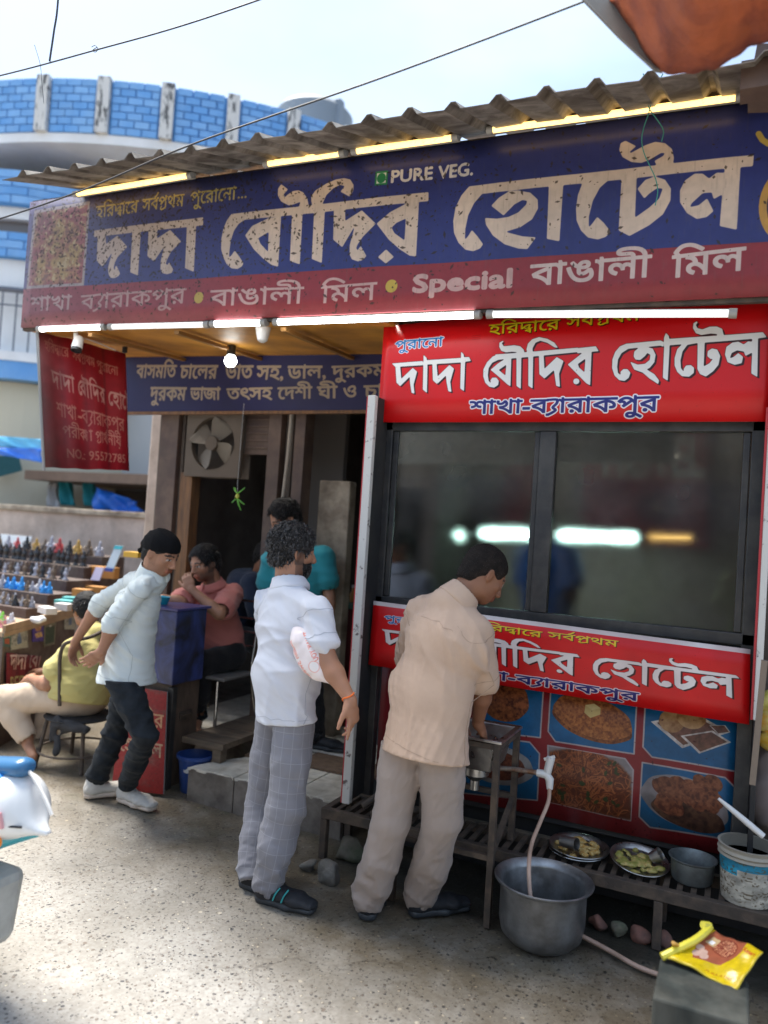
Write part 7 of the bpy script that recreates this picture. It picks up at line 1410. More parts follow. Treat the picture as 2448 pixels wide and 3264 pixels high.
# ================================================================ entrance, counter, chairs
def build_entrance(PR):
    st = thing('entrance_step', (-2.3, 3.9, 0), 'low stone step with marble top in front of the doorway', 'step'); X0, X1, Y0, Y1, zt = -2.80, -1.80, 3.585, 4.27, .185
    MB().prism([(X0 + .02, Y0 + .02), (X1, Y0 + .02), (X1, Y1), (X0 + .28, Y1)], -.01, zt - .015).build('core', m_concrete, st)
    xs = [X0, -2.48, -2.1, X1]
    for a, b in zip(xs[:-1], xs[1:]): cuboid('face_slab', (a + .003, Y0, -.01), (b - .003, Y0 + .018, zt - .004), m_concrete, st, bevel=.003)
    MB().prism([(X0, Y0 + .005), (X0 + .018, Y0 + .001), (X0 + .278, Y1), (X0 + .26, Y1)], -.01, zt - .004).build('face_slab', m_concrete, st)
    def jag(x0, x1, y0, y1, z, seed):
        g_ = np.random.default_rng(seed); top = [(x, y0 + (.02 * g_.random() if 0 < i < 11 else 0)) for i, x in enumerate(np.linspace(x0, x1, 12))]; return top + [(x1, y1), (x0, y1)]
    for i, (a, b) in enumerate(zip(xs[:-1], xs[1:])):
        jg = jag(a + .004, b - .004, Y0 - .006, 3.90, 0, i); jg = jg[:-1] + ([(a + .125, 3.90), (a + .06, 3.77), (a + .015, 3.65)] if i == 0 else [jg[-1]])
        MB().prism(jg, zt - .012, zt + .004).build('marble_tile', m_marble, st, bevel=.002)
        MB().prism([(a + (.13 if i == 0 else .004), 3.905), (b - .004, 3.905), (b - .004, Y1), (a + (.27 if i == 0 else .004), Y1)], zt - .012, zt + .003).build('marble_tile', m_marble, st, bevel=.002)
    cuboid('ribbed_mat', (-2.33, 3.98, zt + .0035), (-1.82, 4.25, zt + .02), m_mat_br, st)
    gm = MB(); gx0, gx1, gy0, gy1 = -2.66, -2.40, 3.94, 4.16
    for lo, hi in (((gx0, gy0, 0), (gx1, gy0 + .03, 0)), ((gx0, gy1 - .03, 0), (gx1, gy1, 0)), ((gx0, gy0 + .03, 0), (gx0 + .03, gy1 - .03, 0)), ((gx1 - .03, gy0 + .03, 0), (gx1, gy1 - .03, 0))): gm.box((lo[0], lo[1], zt + .004), (hi[0], hi[1], zt + .02))
    for i in range(5): x = gx0 + .04 + i * .034; gm.box((x, gy0 + .031, zt + .004), (x + .016, gy1 - .031, zt + .018))
    gr = gm.build('drain_grate', m_mat_br, st); cuboid('drain_hole', (gx0 + .01, gy0 + .01, zt + .0032), (gx1 - .01, gy1 - .01, zt + .0048), m_dkpl, st, bevel=0)
    # counter
    c = thing('counter_desk', (-3.2, 3.75, 0), 'narrow counter with a scuffed blue upper box and brown cabinet below', 'counter'); mb_ = mat('scuffed_blue', (.05, .072, .24), rough=.4, c2=(.02, .022, .035), nscale=4, warp=1.2, dirt=.35, dscale=2.5, rvar=.15); mc = mat('brown_cabinet', (.095, .068, .05), rough=.65, c2=(.15, .10, .07), nscale=9, stretch=(4, 4, 1), dirt=.4)
    cuboid('blue_box', (-3.46, 3.62, .62), (-2.985, 3.90, 1.055), mb_, c, bevel=.006); cuboid('desk_top', (-3.47, 3.61, 1.055), (-2.975, 3.93, 1.07), mat('violet_blue_top', (.065, .06, .20), rough=.3, dirt=.2), c, bevel=.003)
    cuboid('cabinet', (-3.42, 3.66, 0), (-3.02, 3.92, .62), mc, c); cuboid('corner_post', (-3.035, 3.645, 0), (-2.995, 3.685, .60), m_black, c)
    MB().tube([(-3.012, 3.75, .42), (-2.998, 3.75, .42), (-2.998, 3.84, .42), (-3.012, 3.84, .42)], .004, 6).build('handle', m_iron, c); MB().box((-3.019, 3.74, .385), (-3.008, 3.85, .435)).build('handle_plate', m_iron, c)
    rb = thing('leaning_board', (-3.3, 3.6, 0), 'worn red board with faded Bengali letters leaning against the counter', 'board'); quadplane('printed_face', at(355, 2515, 3.50), at(520, 2532, 3.54), at(532, 2205, 3.625), at(395, 2185, 3.60), img_mat('counter_red_print', PR['counter_red'], rough=.6, bump=.001), rb, .012, back=m_backing)
    bo = thing('plastic_bowl', (-3.22, 3.70, 1.07), 'small cyan plastic basket standing on the blue counter', 'bowl'); cc = at(509, 1935, 3.72); cc[2] = 1.071; MB().lathe([(0, .002), (.045, .002), (.060, .045), (.064, .048), (.056, .046), (.042, .006), (0, .005)], cc, 4 * 7, sx=1.1, sy=.8).build('basket', mat('cyan_bowl', (.02, .36, .46), rough=.3), bo, smooth=True)
    # dustbin
    cb = gz(606, 2512, 0); cb = V(-2.87, 3.735, 0); bk = thing('dustbin', cb, 'small blue plastic bin with a torn sticker between counter and step', 'bin'); mbk = mat('blue_plastic', (.025, .07, .26), rough=.35, dirt=.25)
    ZB = .215; MB().lathe([(0, 0), (.072, 0), (.075, .005), (.098, ZB - .02), (.108, ZB - .018), (.110, ZB), (.098, ZB + .003), (.094, ZB - .02), (.070, .01), (0, .01)], cb, 36).build('bin_body', mbk, bk, smooth=True); d = nrm(V(.25, -.97, 0)); MB().slab([cb + d * .0945 + V(x, 0, z) for x, z in ((-.03, .13), (-.01, .125), (.008, .132), (.006, .165), (-.014, .17), (-.032, .16))], -d, .0015).build('sticker', mat('torn_sticker', (.60, .60, .58), rough=.7), bk)
    # wooden platform with steel chair
    pz = .305; A = gz(711, 2375, pz); p = thing('wooden_platform', (A[0] - .4, A[1] + .4, 0), 'low worn wooden platform under the steel chair', 'platform'); mp_ = mat('worn_plank', (.17, .125, .085), rough=.75, c2=(.10, .075, .055), nscale=5, stretch=(1, 6, 6), dirt=.35)
    for i in range(6): cuboid('plank', (max(A[0] - 1.0, -2.97), A[1] + i * .17, pz - .035), (A[0], A[1] + i * .17 + .165, pz), mp_, p, bevel=.002)
    for x, y in ((A[0] - .05, A[1] + .03), (A[0] - .05, A[1] + .95)): cuboid('leg', (x - .03, y - .02, .19), (x + .03, y + .04, pz - .036), mp_, p)
    sz = P(488, 1412, 4.30)[2] - .10; fl_ = gz(684, 2318, pz); X1_, Y0_ = fl_[0], fl_[1]; ch = thing('steel_chair', (X1_ - .2, Y0_ + .2, pz), 'shiny stainless steel chair under the man in the salmon shirt', 'chair')
    X0_, Y1_ = X1_ - .40, Y0_ + .34; pk = at(776, 1915, Y1_ + .02)
    cuboid('seat', (X0_, Y0_, sz - .02), (X1_ + .05, Y1_, sz), mat('grey_seat', (.18, .17, .16), rough=.5), ch, bevel=.008)
    for x, y in ((X0_ + .02, Y0_ + .02), (X1_, Y0_)): MB().tube([(x, y, pz), (x, y, sz - .022)], .0115, 10).build('leg', m_chrome, ch, smooth=True)
    for x in (X0_ + .02, X1_ + .02): MB().tube(wavy([V(x + .02, Y1_ + .06, pz), V(x, Y1_, sz), V(x, Y1_ + .02, sz + .2), V(x, Y1_ + .06, pk[2])], 4), .011, 10).build('rear_leg', m_chrome, ch, smooth=True)
    for t in (.35, .55, .75, 1.0): z = sz + (pk[2] - sz) * t; MB().tube([(X0_ + .02, Y1_ + .02 + .03 * t, z), (X1_ + .02, Y1_ + .02 + .03 * t, z)], .008, 8).build('back_rail', m_chrome, ch, smooth=True)
    # stool of the man in yellow
    pv = P(168, 1500, 3.70); zs = pv[2] - .115; C_ = V(pv[0] + .03, pv[1] - .0, 0); rr_ = 0; st2 = thing('metal_stool', C_, 'low black metal stool with hoop back and a rag on it', 'stool'); rr = .205
    MB().lathe([(0, 0), (rr, 0), (rr + .01, .008), (rr, .016), (0, .02)], C_ + V(0, 0, zs - .02), 30).build('seat', m_blackboard, st2, smooth=True)
    for i in range(4): a = math.pi / 4 + i * math.pi / 2 + .15; MB().tube([C_ + V(math.cos(a) * rr * .92, math.sin(a) * rr * .92, zs - .02), C_ + V(math.cos(a) * rr * 1.18, math.sin(a) * rr * 1.18, 0)], .0125, 10).build('leg', m_iron, st2, smooth=True)
    MB().tube([C_ + V(math.cos(a), math.sin(a), 0) * rr * 1.15 + V(0, 0, .10) for a in np.linspace(0, 2 * math.pi, 36, endpoint=False)], .007, 8, closed=True).build('foot_ring', m_iron, st2, smooth=True)
    hp = [at(190, 2250, 3.50), at(190, 2150, 3.49), at(192, 2090, 3.48), at(206, 2054, 3.48), at(240, 2042, 3.52), at(290, 2030, 3.62), at(338, 2012, 3.82), at(350, 2060, 3.88), at(346, 2200, 3.86)]; MB().tube(wavy(hp, 6), .0115, 10).build('hoop_back', m_iron, st2, smooth=True)
    q = Field(C_ + V(-.22, -.3, zs - .26), C_ + V(.3, .1, zs + .06), .008); q.ell(C_ + V(.08, -.17, zs - .035), np.eye(3), (.11, .03, .04), k=0); q.ell(C_ + V(.0, -.19, zs - .10), np.eye(3), (.03, .015, .09), k=.03); q.ell(C_ + V(.15, -.15, zs - .03), np.eye(3), (.06, .04, .03), k=.03); q.wrinkle(.010, 45, 3); tag(q.mesh('rag', mat('dark_rag', (.035, .035, .038), rough=.95), None), 'dark rag knotted round the seat of the metal stool', 'rag')

# ================================================================ souvenir stall, wall and left background
def build_left(PR):
    A, B = V(-4.40, 3.60, 0), V(-4.97, 4.75, 0); n = nrm(V(B[1] - A[1], -(B[0] - A[0]), 0)); zt = .775
    s = thing('market_stall', (-5.4, 4.1, 0), 'dark wooden souvenir stall with torn pictures on its end panel', 'stall'); dk = mat('dark_stall_panel', (.075, .042, .038), rough=.7, c2=(.14, .11, .09), nscale=7, dirt=.4); ply = mat('plywood', (.42, .29, .18), rough=.7, c2=(.30, .20, .12), nscale=5)
    MB().prism([(A[0], A[1]), (B[0], B[1]), (-7.6, 4.75), (-7.6, 3.60)], 0, zt - .03).build('stall_body', dk, s); MB().prism([(A[0] + .02, A[1] - .01), (B[0] + .02, B[1] - .01), (-7.6, 4.75), (-7.6, 3.58)], zt - .03, zt).build('stall_top', ply, s)
    MB().bar(A + V(0, 0, zt + .02), B + V(0, 0, zt + .02), .02, .05).build('edge_board', ply, s)
    steps = [(4.15, .85), (4.45, .93), (4.75, 1.02), (5.05, 1.12), (5.4, 1.20)]
    for y, z in steps: cuboid('display_step', (-7.4, y, zt), (-4.62 - (y - 3.6) * .42, y + .29, z), dk, s, bevel=.002)
    def card(name, pts, prn, lab, off=.006):
        q = [onplane(*p, A, n) + n * off for p in pts]; t = thing('picture_card', q[0], lab, 'picture'); quadplane('printed_face', *q, img_mat(name + '_print', PR[prn], rough=.5), t, .003)
    c5 = lambda *p: [(x * .2713, 1700 + y * .2713) for x, y in p]
    card('card_a', c5((115, 1375), (322, 1340), (312, 1090), (120, 1135)), 'card_grey', 'torn grey picture print at the left on the stall end panel'); card('card_b', c5((368, 1275), (497, 1265), (500, 1050), (362, 1075)), 'card_violet', 'violet picture card in the middle of the stall end panel', .010)
    card('card_c', c5((505, 1335), (635, 1300), (650, 1045), (515, 1065)), 'card_green', 'dark green printed card right of the violet one'); card('card_d', c5((745, 1130), (880, 1130), (890, 910), (748, 915)), 'card_grey', 'pale paper strip at the far right of the stall end panel')
    card('card_e', c5((30, 1330), (118, 1340), (118, 1150), (25, 1180)), 'notice', 'small pale leaflet at the left edge of the stall end panel')
    t = thing('cloth_banner', (-4.6, 3.6, .2), 'dark red cloth banner with pale Bengali letters below the picture cards', 'banner'); q = [onplane(*p, A, n) + n * .02 for p in c5((40, 1880), (370, 1900), (450, 1440), (45, 1400))]; quadplane('printed_face', *q, img_mat('stall_red_print', PR['stall_red'], rough=.8), t, .003, 12, 4, lambda u, v: .006 * math.sin(u * 14))
    # ornaments in rows
    def idol(h_, m, loc, lab, grp, sway=0, kind=0):
        key = ('idol', kind)
        if key not in GC:
            if kind == 0: f_ = MB().lathe([(0, 0), (.34, 0), (.36, .08), (.30, .14), (.33, .22), (.24, .34), (.16, .50), (.20, .60), (.10, .70), (.13, .80), (.09, .90), (.04, 1.0), (0, 1.02)], n=12, sy=.7); f_.tube([(-.18, -.02, .58), (-.30, -.12, .40), (-.12, -.2, .32)], .05, 6).tube([(.18, -.02, .58), (.30, -.12, .40), (.12, -.2, .32)], .05, 6)
            elif kind == 1: f_ = MB().lathe([(0, 0), (.30, 0), (.30, .10), (.20, .14), (.12, .5), (.16, .55), (.05, .6), (0, .6)], n=10, sy=.6); f_.tube([(-.12, 0, .5), (-.16, 0, .75), (0, 0, .98), (.16, 0, .75), (.12, 0, .5)], .035, 6)
            else: f_ = MB().lathe([(0, 0), (.28, 0), (.30, .06), (.16, .12), (.14, .3), (.22, .45), (.18, .6), (.08, .66), (.11, .78), (.06, .92), (0, .95)], n=10, sy=.7); f_.tube([(.1, 0, .6), (.3, .05, .85), (.32, .05, 1.0)], .045, 6)
            GC[key] = f_.mesh('figurine')
        o = bpy.data.objects.new('figurine', GC[key]); col.objects.link(o); o.location = loc; o.scale = (h_, h_, h_); o.rotation_euler.z = sway
        if not o.data.materials: o.data.materials.append(m)
        o.material_slots[0].link = 'OBJECT'; o.material_slots[0].material = m
        for p_ in o.data.polygons: p_.use_smooth = True
        tag(o, lab, 'figurine', grp)
    mk = lambda n_, c, r_=.3: mat(n_, c, rough=r_)
    blk, blu, clr, pnk, grn, brn, sil = mk('glossy_black', (.02, .02, .022), .2), mk('bright_blue_paint', (.03, .30, .75)), mk('clear_plastic', (.55, .56, .60)), mk('pink_plastic', (.62, .30, .32)), mk('lime_plastic', (.25, .75, .08)), mk('bronze_paint', (.16, .11, .07)), mk('silver_paint', (.35, .36, .42))
    rows = [(3.72, zt, 1990, 15, .050, [pnk], 'tiny pink figurine in the front row of the stall', 1), (3.86, zt, 1960, 11, .075, [clr, clr, grn, clr, pnk], 'small clear plastic figurine in the second row', 0), (4.22, .85, 1, 12, .085, [blk, brn, sil], 'small dark figurine on the lowest step of the stall', 0),
            (4.52, .93, 1, 11, .10, [sil, clr, sil, blu, blu, blu, blu, blu, brn], 'painted figurine on the second step of the stall', 0), (4.82, 1.02, 1, 11, .11, [blk, sil, brn], 'dark figurine on the third step of the stall', 2), (5.12, 1.12, 1, 11, .14, [blk], 'glossy black figurine with raised arm in the long upper row', 2), (5.45, 1.20, 1, 9, .13, [brn, sil, mk('red_paint', (.5, .05, .05)), blk, mk('ochre_paint', (.5, .3, .06))], 'coloured figurine in the back row of the stall', 0)]
    ordn = ['leftmost', 'second', 'third', 'fourth', 'fifth', 'sixth', 'seventh', 'eighth', 'ninth', 'tenth', 'eleventh', 'twelfth', 'thirteenth', 'fourteenth', 'fifteenth']
    place_ = ['front row of the stall', 'second row of the stall', 'lowest display step', 'second display step', 'third display step', 'long upper row', 'back row']
    word = {pnk.name: 'tiny pink', clr.name: 'clear plastic', grn.name: 'lime green', blk.name: 'glossy black', brn.name: 'bronze brown', sil.name: 'silver grey', blu.name: 'bright blue', 'red_paint': 'red', 'ochre_paint': 'ochre'}
    for ri, (y, z, _, cnt, h_, ms, lab, kd) in enumerate(rows):
        cnt = min(15, int(cnt * 1.35))
        xr = -4.50 - (y - 3.6) * .46 - (.02 if ri < 2 else .12); xl = at(0, 1900, y)[0] - .05; seen = {}
        for i, x in enumerate(np.linspace(xl, xr, cnt)):
            m = ms[i % len(ms)]; w__ = word[m.name]; k_ = seen.get(w__, 0); seen[w__] = k_ + 1
            idol(h_ * (.82 + .36 * rnd.random()), m, (x + .02 * (rnd.random() - .5), y + .05 * (rnd.random() - .5), z + .001), (ordn[k_] + ' ' if k_ == 0 else ordn[k_] + ' ') + w__ + ' figurine' + (' from the left' if k_ else '') + ' in the ' + place_[ri], 'figurines row %d' % (ri + 1), rnd.random() * .5, kd)
    ob = mk('orange_carton', (.52, .24, .06), .6); wb = mk('white_carton', (.60, .56, .54), .6); tq = mk('turquoise_carton', (.10, .40, .40), .5)
    def box(px, py, y, sx_, sz_, m, lab, rz=.2, sy_=.08):
        c = at(px, py, y); t = tag(MB().obox((0, 0, sz_ / 2), V(sx_ / 2, 0, 0), V(0, sy_ / 2, 0), V(0, 0, sz_ / 2)).build('carton', m, None, bevel=.002), lab, 'box'); t.location = c; t.rotation_euler.z = rz
    box(300, 1890, 5.0, .22, .06, ob, 'orange carton lying below the upper row of figurines', .1); box(330, 1842, 5.2, .26, .10, ob, 'orange wooden box under the card stand'); box(262, 1905, 4.6, .14, .07, ob, 'orange carton next to the seated man\'s hair'); box(210, 1925, 4.3, .15, .03, tq, 'turquoise flat carton on the stall, left one'); box(232, 1915, 4.4, .14, .03, tq, 'turquoise flat carton on the stall, right one', .5)
    box(150, 1955, 4.0, .17, .045, wb, 'pinkish white carton at the corner of the stall', -.4); box(205, 1945, 4.15, .12, .05, wb, 'white carton with dark end on the stall', .1); box(232, 1945, 4.2, .06, .045, ob, 'small orange box beside the white carton', .1)
    c = at(352, 1822, 5.0); t = thing('card_stand', c, 'tall cyan edged payment card stand on the orange box', 'card stand'); u = V(.35, 0, .94); q = [c + V(-.07, 0, 0), c + V(.02, 0, 0), c + V(.02, .02, 0) + u * .24, c + V(-.07, .02, 0) + u * .24]; MB().slab(q, V(0, 1, 0), .012).build('card', mk('pale_card', (.55, .66, .74), .4), t)
    q2 = [a + V(0, -.002, 0) for a in (q[0], q[1], q[1] * .87 + q[2] * .13, q[0] * .87 + q[3] * .13)]; MB().slab(q2, V(0, -1, 0), .003).build('blue_foot', mk('blue_card', (.05, .08, .35), .4), t); q3 = [a + V(0, -.002, 0) for a in (q[3] * .86 + q[0] * .14, q[2] * .86 + q[1] * .14, q[2], q[3])]; MB().slab(q3, V(0, -1, 0), .003).build('cyan_head', mk('cyan_card', (.05, .45, .55), .4), t)
    c = at(305, 1850, 4.9); t = thing('card_stand', c, 'short pale payment card on the black shelf left of the tall one', 'card stand'); MB().slab([c + V(-.06, 0, 0), c + V(.04, 0, 0), c + V(.06, .02, .11), c + V(-.03, .02, .11)], V(0, 1, 0), .01).build('card', mk('lilac_card', (.55, .50, .66), .4), t)
    c = at(120, 1975, 3.85); q = Field(c - .09, c + .09, .006); q.ell(c, np.eye(3), (.06, .04, .025), k=0); q.wrinkle(.008, 60, 2); tag(q.mesh('plastic_wrap', mat('white_film', (.7, .7, .72), rough=.3), None), 'crumpled white plastic on the stall edge', 'plastic')
    c = at(15, 1800, 5.75) + V(0, 0, .10); t = thing('tray_sign', c, 'white blurred sign card standing behind the figurines at the left edge', 'sign'); MB().slab([c + V(-.3, 0, -.02), c + V(.28, 0, -.02), c + V(.30, .06, .22), c + V(-.3, .06, .22)], V(0, 1, 0), .01).build('card', mk('white_card', (.66, .70, .72), .5), t)
    # yellow and plaster wall behind
    w_ = thing('plaster_wall', (-6.5, 6.2, 0), 'stained beige plaster wall behind the souvenir stall', 'wall'); cuboid('wall', (-11, 6.2, 0), (-4.25, 6.45, 1.58), m_plaster2, w_); cuboid('coping', (-11, 6.16, 1.58), (-4.25, 6.5, 1.64), m_plaster, w_, bevel=.01)
    pc = thing('plaster_pillar', (-4.35, 4.9, 0), 'rough plaster pillar between the banner and the brown door post', 'pillar'); cuboid('shaft', (-4.32, 4.75, 0), (-3.95, 5.0, 2.9), m_plaster2, pc, bevel=.02); cuboid('left_shaft', (-4.62, 5.6, 0), (-4.40, 5.8, 1.9), m_plaster, pc, bevel=.02)
    yb = tag(MB().obox((0, 0, 0), V(.07, 0, 0), V(0, .05, 0), V(0, 0, .02)).build('yellow_tray', mk('yellow_plastic', (.62, .36, .03), .4), None, bevel=.003), 'yellow plastic tray hanging behind the young man\'s head', 'tray'); yb.location = at(432, 1768, 4.3)
    # far stalls behind the wall: blue sheets, teal cloths, pale buildings
    f = thing('rear_house', (-7, 9, 0), 'pale rear house with a ledge glimpsed between banner and pillar', 'building'); cuboid('wall', (-9.6, 8.6, 0), (-5.6, 9.0, 3.1), mat('pale_grey_wall', (.50, .50, .49), rough=.9), f); cuboid('ledge', (-8.4, 7.0, 1.98), (-5.2, 8.55, 2.10), mat('brown_ledge', (.22, .15, .11), rough=.9, dirt=.4), f)
    cuboid('dark_gap', (-8.3, 8.50, .5), (-5.7, 8.58, 1.97), m_dark, f); cuboid('window', (-7.2, 8.56, 2.45), (-6.2, 8.62, 2.62), m_dark, f)
    cr = thing('cream_house', (-13, 8.7, 0), 'cream house wall with a dim window at the far left edge', 'building'); cuboid('wall', (-16, 8.4, 0), (-10.3, 8.7, 3.75), mat('cream_wall2', (.62, .58, .42), rough=.9), cr); cuboid('window', (-11.4, 8.34, 2.35), (-10.6, 8.42, 3.0), mat('window_glass', (.20, .20, .22), rough=.2), cr); cuboid('shutter', (-11.6, 8.36, 2.3), (-11.42, 8.42, 3.05), mat('pale_frame', (.5, .5, .5), rough=.5), cr)
    def sheet(px4, y, m, name, lab, cat, sag=.08):
        q = [at(*p, y) for p in px4]; t = thing(name, q[0], lab, cat); quadplane('sheet', *q, m, t, .01, 14, 6, lambda u, v: sag * math.sin(u * 7) * math.sin(v * 3) + sag * .5 * math.sin(u * 17 + v * 5))
    bt = mat('blue_tarp', (.02, .20, .80), rough=.4, c2=(.02, .14, .6), nscale=3); lb = mat('light_blue_tarp', (.12, .50, .75), rough=.4)
    sheet([(300, 1630), (455, 1632), (440, 1600), (300, 1550)], 7.2, bt, 'blue_sheet', 'bright blue plastic sheet above the beige wall', 'tarpaulin'); sheet([(0, 1450), (135, 1475), (135, 1430), (-60, 1425)], 6.7, bt, 'blue_sheet', 'deep blue plastic awning left of the side banner', 'tarpaulin', .03); sheet([(0, 1425), (140, 1432), (135, 1400), (-60, 1385)], 6.75, lb, 'blue_sheet', 'light blue plastic awning above the deep blue one at the left edge', 'tarpaulin', .03)
    tc2 = mat('teal_cloth', (.02, .26, .30), rough=.8); sheet([(195, 1610), (235, 1612), (228, 1515), (185, 1515)], 7.3, tc2, 'hanging_cloth', 'teal cloth hanging above the wall, left one', 'cloth', .05); sheet([(270, 1612), (308, 1614), (300, 1530), (265, 1530)], 7.3, tc2, 'hanging_cloth', 'teal cloth hanging above the wall next to the blue sheet', 'cloth', .05); sheet([(150, 1620), (188, 1620), (185, 1540), (160, 1530)], 7.4, mat('white_cloth', (.6, .6, .6), rough=.9), 'hanging_cloth', 'white cloth hanging left of the teal cloths', 'cloth', .05)
    gl = thing('shade_net', at(0, 1520, 7.0), 'dark green shade net below the blue awning at the left edge', 'net'); quadplane('sheet', at(-40, 1530, 7.0), at(70, 1500, 7.2), at(60, 1455, 7.2), at(-40, 1450, 7.0), mat('green_net', (.02, .09, .10), rough=.9), gl, .01)
    # unseen row added across the lane: screens sky from the panes, bounces light
    op = thing('opposite_row', (0, -4.8, 0), 'out-of-view row of shuttered shops added across the lane, mirrored in the glass', 'building'); cuboid('wall', (-14, -5.2, 0), (12, -4.8, 3.4), mat('lane_wall', (.46, .42, .36), rough=.9, c2=(.30, .27, .23), nscale=.8), op)
    for i in range(7): cuboid('shutter', (-12 + i * 3.2, -4.82, .1), (-9.6 + i * 3.2, -4.76, 2.6), mat('lane_shutter', (.22, .22, .25), rough=.5), op)
    # overhead cables
    def cable(pts, y, r_, lab):
        q = [at(*p, yy) for p, yy in zip(pts, y if isinstance(y, (list, tuple)) else [y] * len(pts))]; MB().tube(wavy(q, 10), r_, 6).build('overhead_cable', m_cable, None, smooth=True, base=q[0], cat='cable', group='overhead cables')['label'] = lab
    cable([(-400, 330), (0, 241), (310, 158), (560, 88), (824, 0), (1300, -170)], 2.5, .0035, 'upper overhead cable across the top left sky'); cable([(200, -300), (185, 0), (172, 100), (158, 195)], 2.5, .0045, 'short thick cable dropping onto the upper cable'); cable([(-300, 780), (0, 697), (279, 600), (620, 457), (1224, 245), (1860, 5), (2300, -170)], 2.35, .0035, 'long overhead cable crossing the roof and sign diagonally')
    cable([(110, 143), (128, 205), (133, 260), (140, 330)], 2.5, .0012, 'thin frayed wire end hanging from the upper cable at the left'); cable([(292, 150), (303, 145), (312, 156), (304, 166), (296, 160), (310, 150)], 2.49, .0016, 'small wire knot on the upper cable')

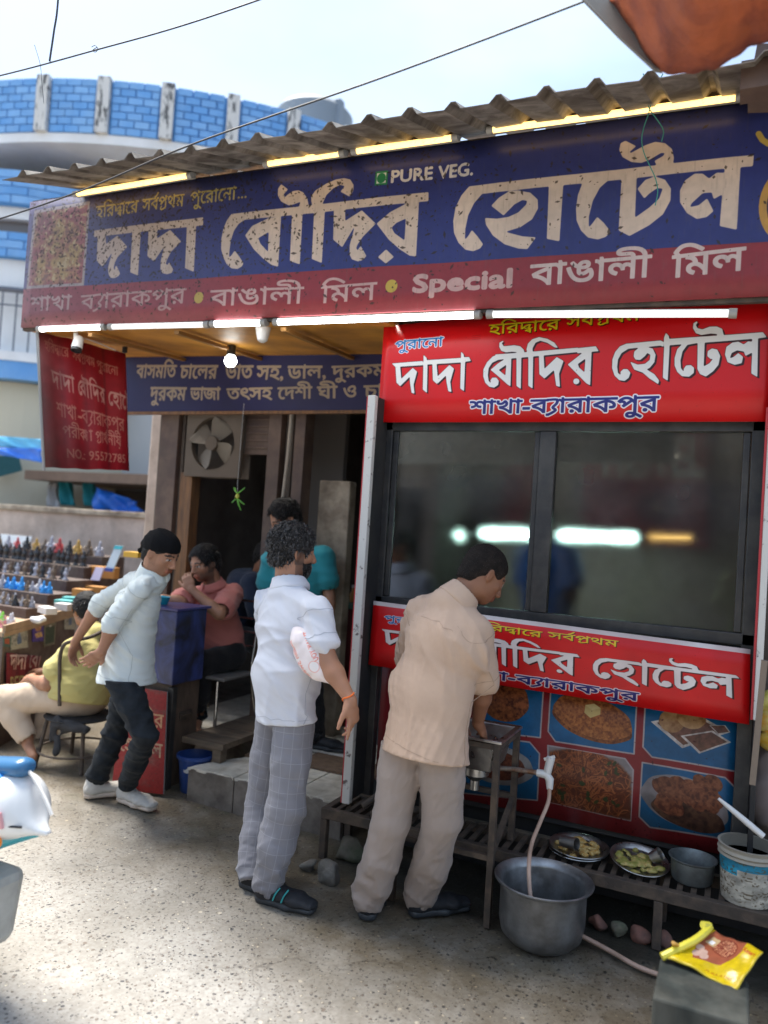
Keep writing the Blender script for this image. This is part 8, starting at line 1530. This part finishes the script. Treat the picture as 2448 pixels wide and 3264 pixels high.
# ================================================================ scooter nose at the left edge
def build_scooter():
    Y = 1.82; s = thing('parked_scooter', (-2.9, Y, 0), 'blurred white and blue scooter nose at the lower left edge', 'scooter'); c = at(0, 2560, Y); wp_ = mat('scooter_white', (.72, .74, .75), rough=.25, coat=.4); bp = mat('scooter_blue', (.02, .26, .75), rough=.25, coat=.4); nb = mat('scooter_navy', (.03, .13, .28), rough=.3); gp = mat('scooter_grey', (.42, .44, .43), rough=.5, c2=(.3, .31, .3), nscale=6); p_ = lambda x, y, dy=0: at(x, y, Y) + V(0, dy, 0)
    q = Field(c - V(.9, .3, .3), c + V(.35, .3, .3), .012); q.cone(p_(-420, 2560), p_(40, 2560), .16, .115, V(0, 1, 0), .15, .105, k=0); q.cone(p_(60, 2600), p_(150, 2655), .08, .018, V(0, 1, 0), .04, .012, k=.06); q.mesh('front_cowl', wp_, s)
    q = Field(c - V(.9, .3, .3), c + V(.35, .3, .4), .012); q.cone(p_(-400, 2500), p_(20, 2500), .15, .10, V(0, 1, 0), .10, .06, k=0); q.plane(p_(0, 2545), V(0, 0, -1)); q.mesh('blue_panel', bp, s)
    q = Field(c - V(.9, .3, .3), c + V(.35, .3, .45), .012); q.cone(p_(-300, 2440), p_(75, 2445), .05, .045, V(0, 1, 0), .045, .032, k=0); q.mesh('visor', nb, s)
    q = Field(c - V(.9, .3, .3), c + V(.35, .3, .3), .012); q.cone(p_(-200, 2720), p_(120, 2650), .06, .02, V(0, 1, 0), .05, .018, k=0); q.mesh('lower_trim', mat('scooter_teal', (.04, .30, .38), rough=.3), s)
    MB().slab([p_(20, 2600) + V(0, -.125, 0), p_(95, 2610) + V(0, -.105, 0), p_(90, 2560) + V(0, -.108, 0), p_(15, 2550) + V(0, -.128, 0)], V(0, 1, 0), .01).build('sticker', mat('pink_sticker', (.70, .36, .38), rough=.4), s)
    fc = p_(-105, 2865); MB().add([fc + V(x, y, z) for z, k_ in ((-.125, .86), (.125, 1)) for x, y in ((-.2, -.085 * k_), (.185 * k_, -.085 * k_), (.185 * k_, .085 * k_), (-.2, .085 * k_))], [(3, 2, 1, 0), (4, 5, 6, 7), (0, 1, 5, 4), (1, 2, 6, 5), (2, 3, 7, 6), (3, 0, 4, 7)]).build('front_fender', gp, s, bevel=.035)
    MB().box(fc + V(.12, -.088, -.09), fc + V(.172, -.083, .085)).build('fender_dark_strip', m_dkpl, s, bevel=.002); MB().tube([p_(-200, 2592, -.118), p_(0, 2596, -.118), p_(70, 2600, -.10), p_(120, 2618, -.06)], .004, 6).build('panel_gap', m_dkpl, s)  # flat black strip giving the grey block its dark right edge
    MB().lathe([(0, .012), (.016, .010), (.022, 0)], p_(60, 2655, -.085), 16, axis=V(.3, -1, 0)).build('indicator', mat('amber_lens', (.7, .22, .02), rough=.2), s, smooth=True)
    wc = at(-190, 2900, Y); wc[2] = .25; w_ = MB(); A = np.linspace(0, 2 * math.pi, 40, endpoint=False); wh = w_.tube([wc + V(math.cos(a) * .205, 0, math.sin(a) * .205) for a in A], .045, 12, closed=True).build('wheel', mat('tyre_rubber', (.02, .02, .02), rough=.8), s, smooth=True); MB().lathe([(.17, -.02), (.17, .02), (.03, .03), (.03, -.03)], wc, 24, axis=V(0, 1, 0)).build('rim', m_alu, wh, smooth=True)
    MB().tube(wavy([p_(40, 2440), p_(85, 2452), p_(120, 2500), p_(150, 2560), p_(165, 2598)], 5), .006, 8).build('brake_cable', m_white, s, smooth=True)
    cuboid('seat', (-3.9, Y - .14, .62), (-3.1, Y + .14, .74), m_dkpl, s, bevel=.04); MB().tube([V(-2.75, Y - .3, 1.02), V(-2.7, Y, .96), V(-2.75, Y + .3, 1.02)], .016, 10).build('handlebar', m_dkpl, s, smooth=True); q = Field(V(-4.1, Y - .3, .1), V(-2.6, Y + .3, .95), .02); q.cone(V(-3.9, Y, .5), V(-3.2, Y, .4), .16, .12, k=0); q.cone(V(-3.3, Y, .25), V(-2.85, Y, .25), .14, .10, k=.1); q.cone(V(-2.85, Y, .25), V(-2.75, Y, .8), .1, .12, k=.1); q.mesh('body', wp_, s)
    w2 = MB().tube([V(-3.85, Y, .25) + V(math.cos(a) * .205, 0, math.sin(a) * .205) for a in A], .045, 12, closed=True).build('wheel', MATS['tyre_rubber'], s, smooth=True)
    # carried sweet bag
def build_bag(PR):
    c = P(670, 1418, 2.79); r = thing('carrier_bag', c, 'white plastic bag with red print tucked under the arm of the white polo', 'bag'); q = Field(c - .2, c + .2, .006); D = nrm(P(695, 1465, 2.80) - P(645, 1370, 2.80)); X_ = nrm(np.cross(D, V(0, 1, 0))); N_ = np.cross(X_, D)
    q.ell(c, (D, X_, N_), (.100, .060, .046), k=0); q.cone(c + D * .08 + X_ * .01, c + D * .13 + X_ * .03, .03, .012, k=.03); q.cone(c - D * .08, P(645, 1345, 2.86), .04, .03, k=.03); q.wrinkle(.0028, 42, 6); q.wrinkle(.0012, 110, 7)
    o = q.mesh('bag_film', None, r); me = o.data; ul = me.uv_layers.new(name='UVMap'); n = len(me.vertices); co = np.empty(n * 3); me.vertices.foreach_get('co', co); co = co.reshape(-1, 3); u = (co @ D) / .22 + .5; v = .5 - (co @ X_) / .15; li = np.empty(len(me.loops), np.int32); me.loops.foreach_get('vertex_index', li); uv = np.stack([u[li], v[li]], 1).astype(np.float32).ravel(); ul.data.foreach_set('uv', uv); me.materials.append(img_mat('sweet_bag_print', PR['sweet_bag'], rough=.3))
PR = small_prints(); PR['big'] = big_sign(); PR['red'] = red_sign(); PR['low'] = lower_banner(PR['red']); PR['side'] = side_banner(); PR['inner'] = inner_board(); PR['food'] = food_board(); PR['bag'] = bag_print()
build_ground(); build_curved_house(); build_front(PR); build_kiosk(PR); build_entrance(PR); build_left(PR); build_scooter(); build_people(); build_bag(PR)
bpy.data.objects.remove(_fo); bpy.data.curves.remove(_fc)
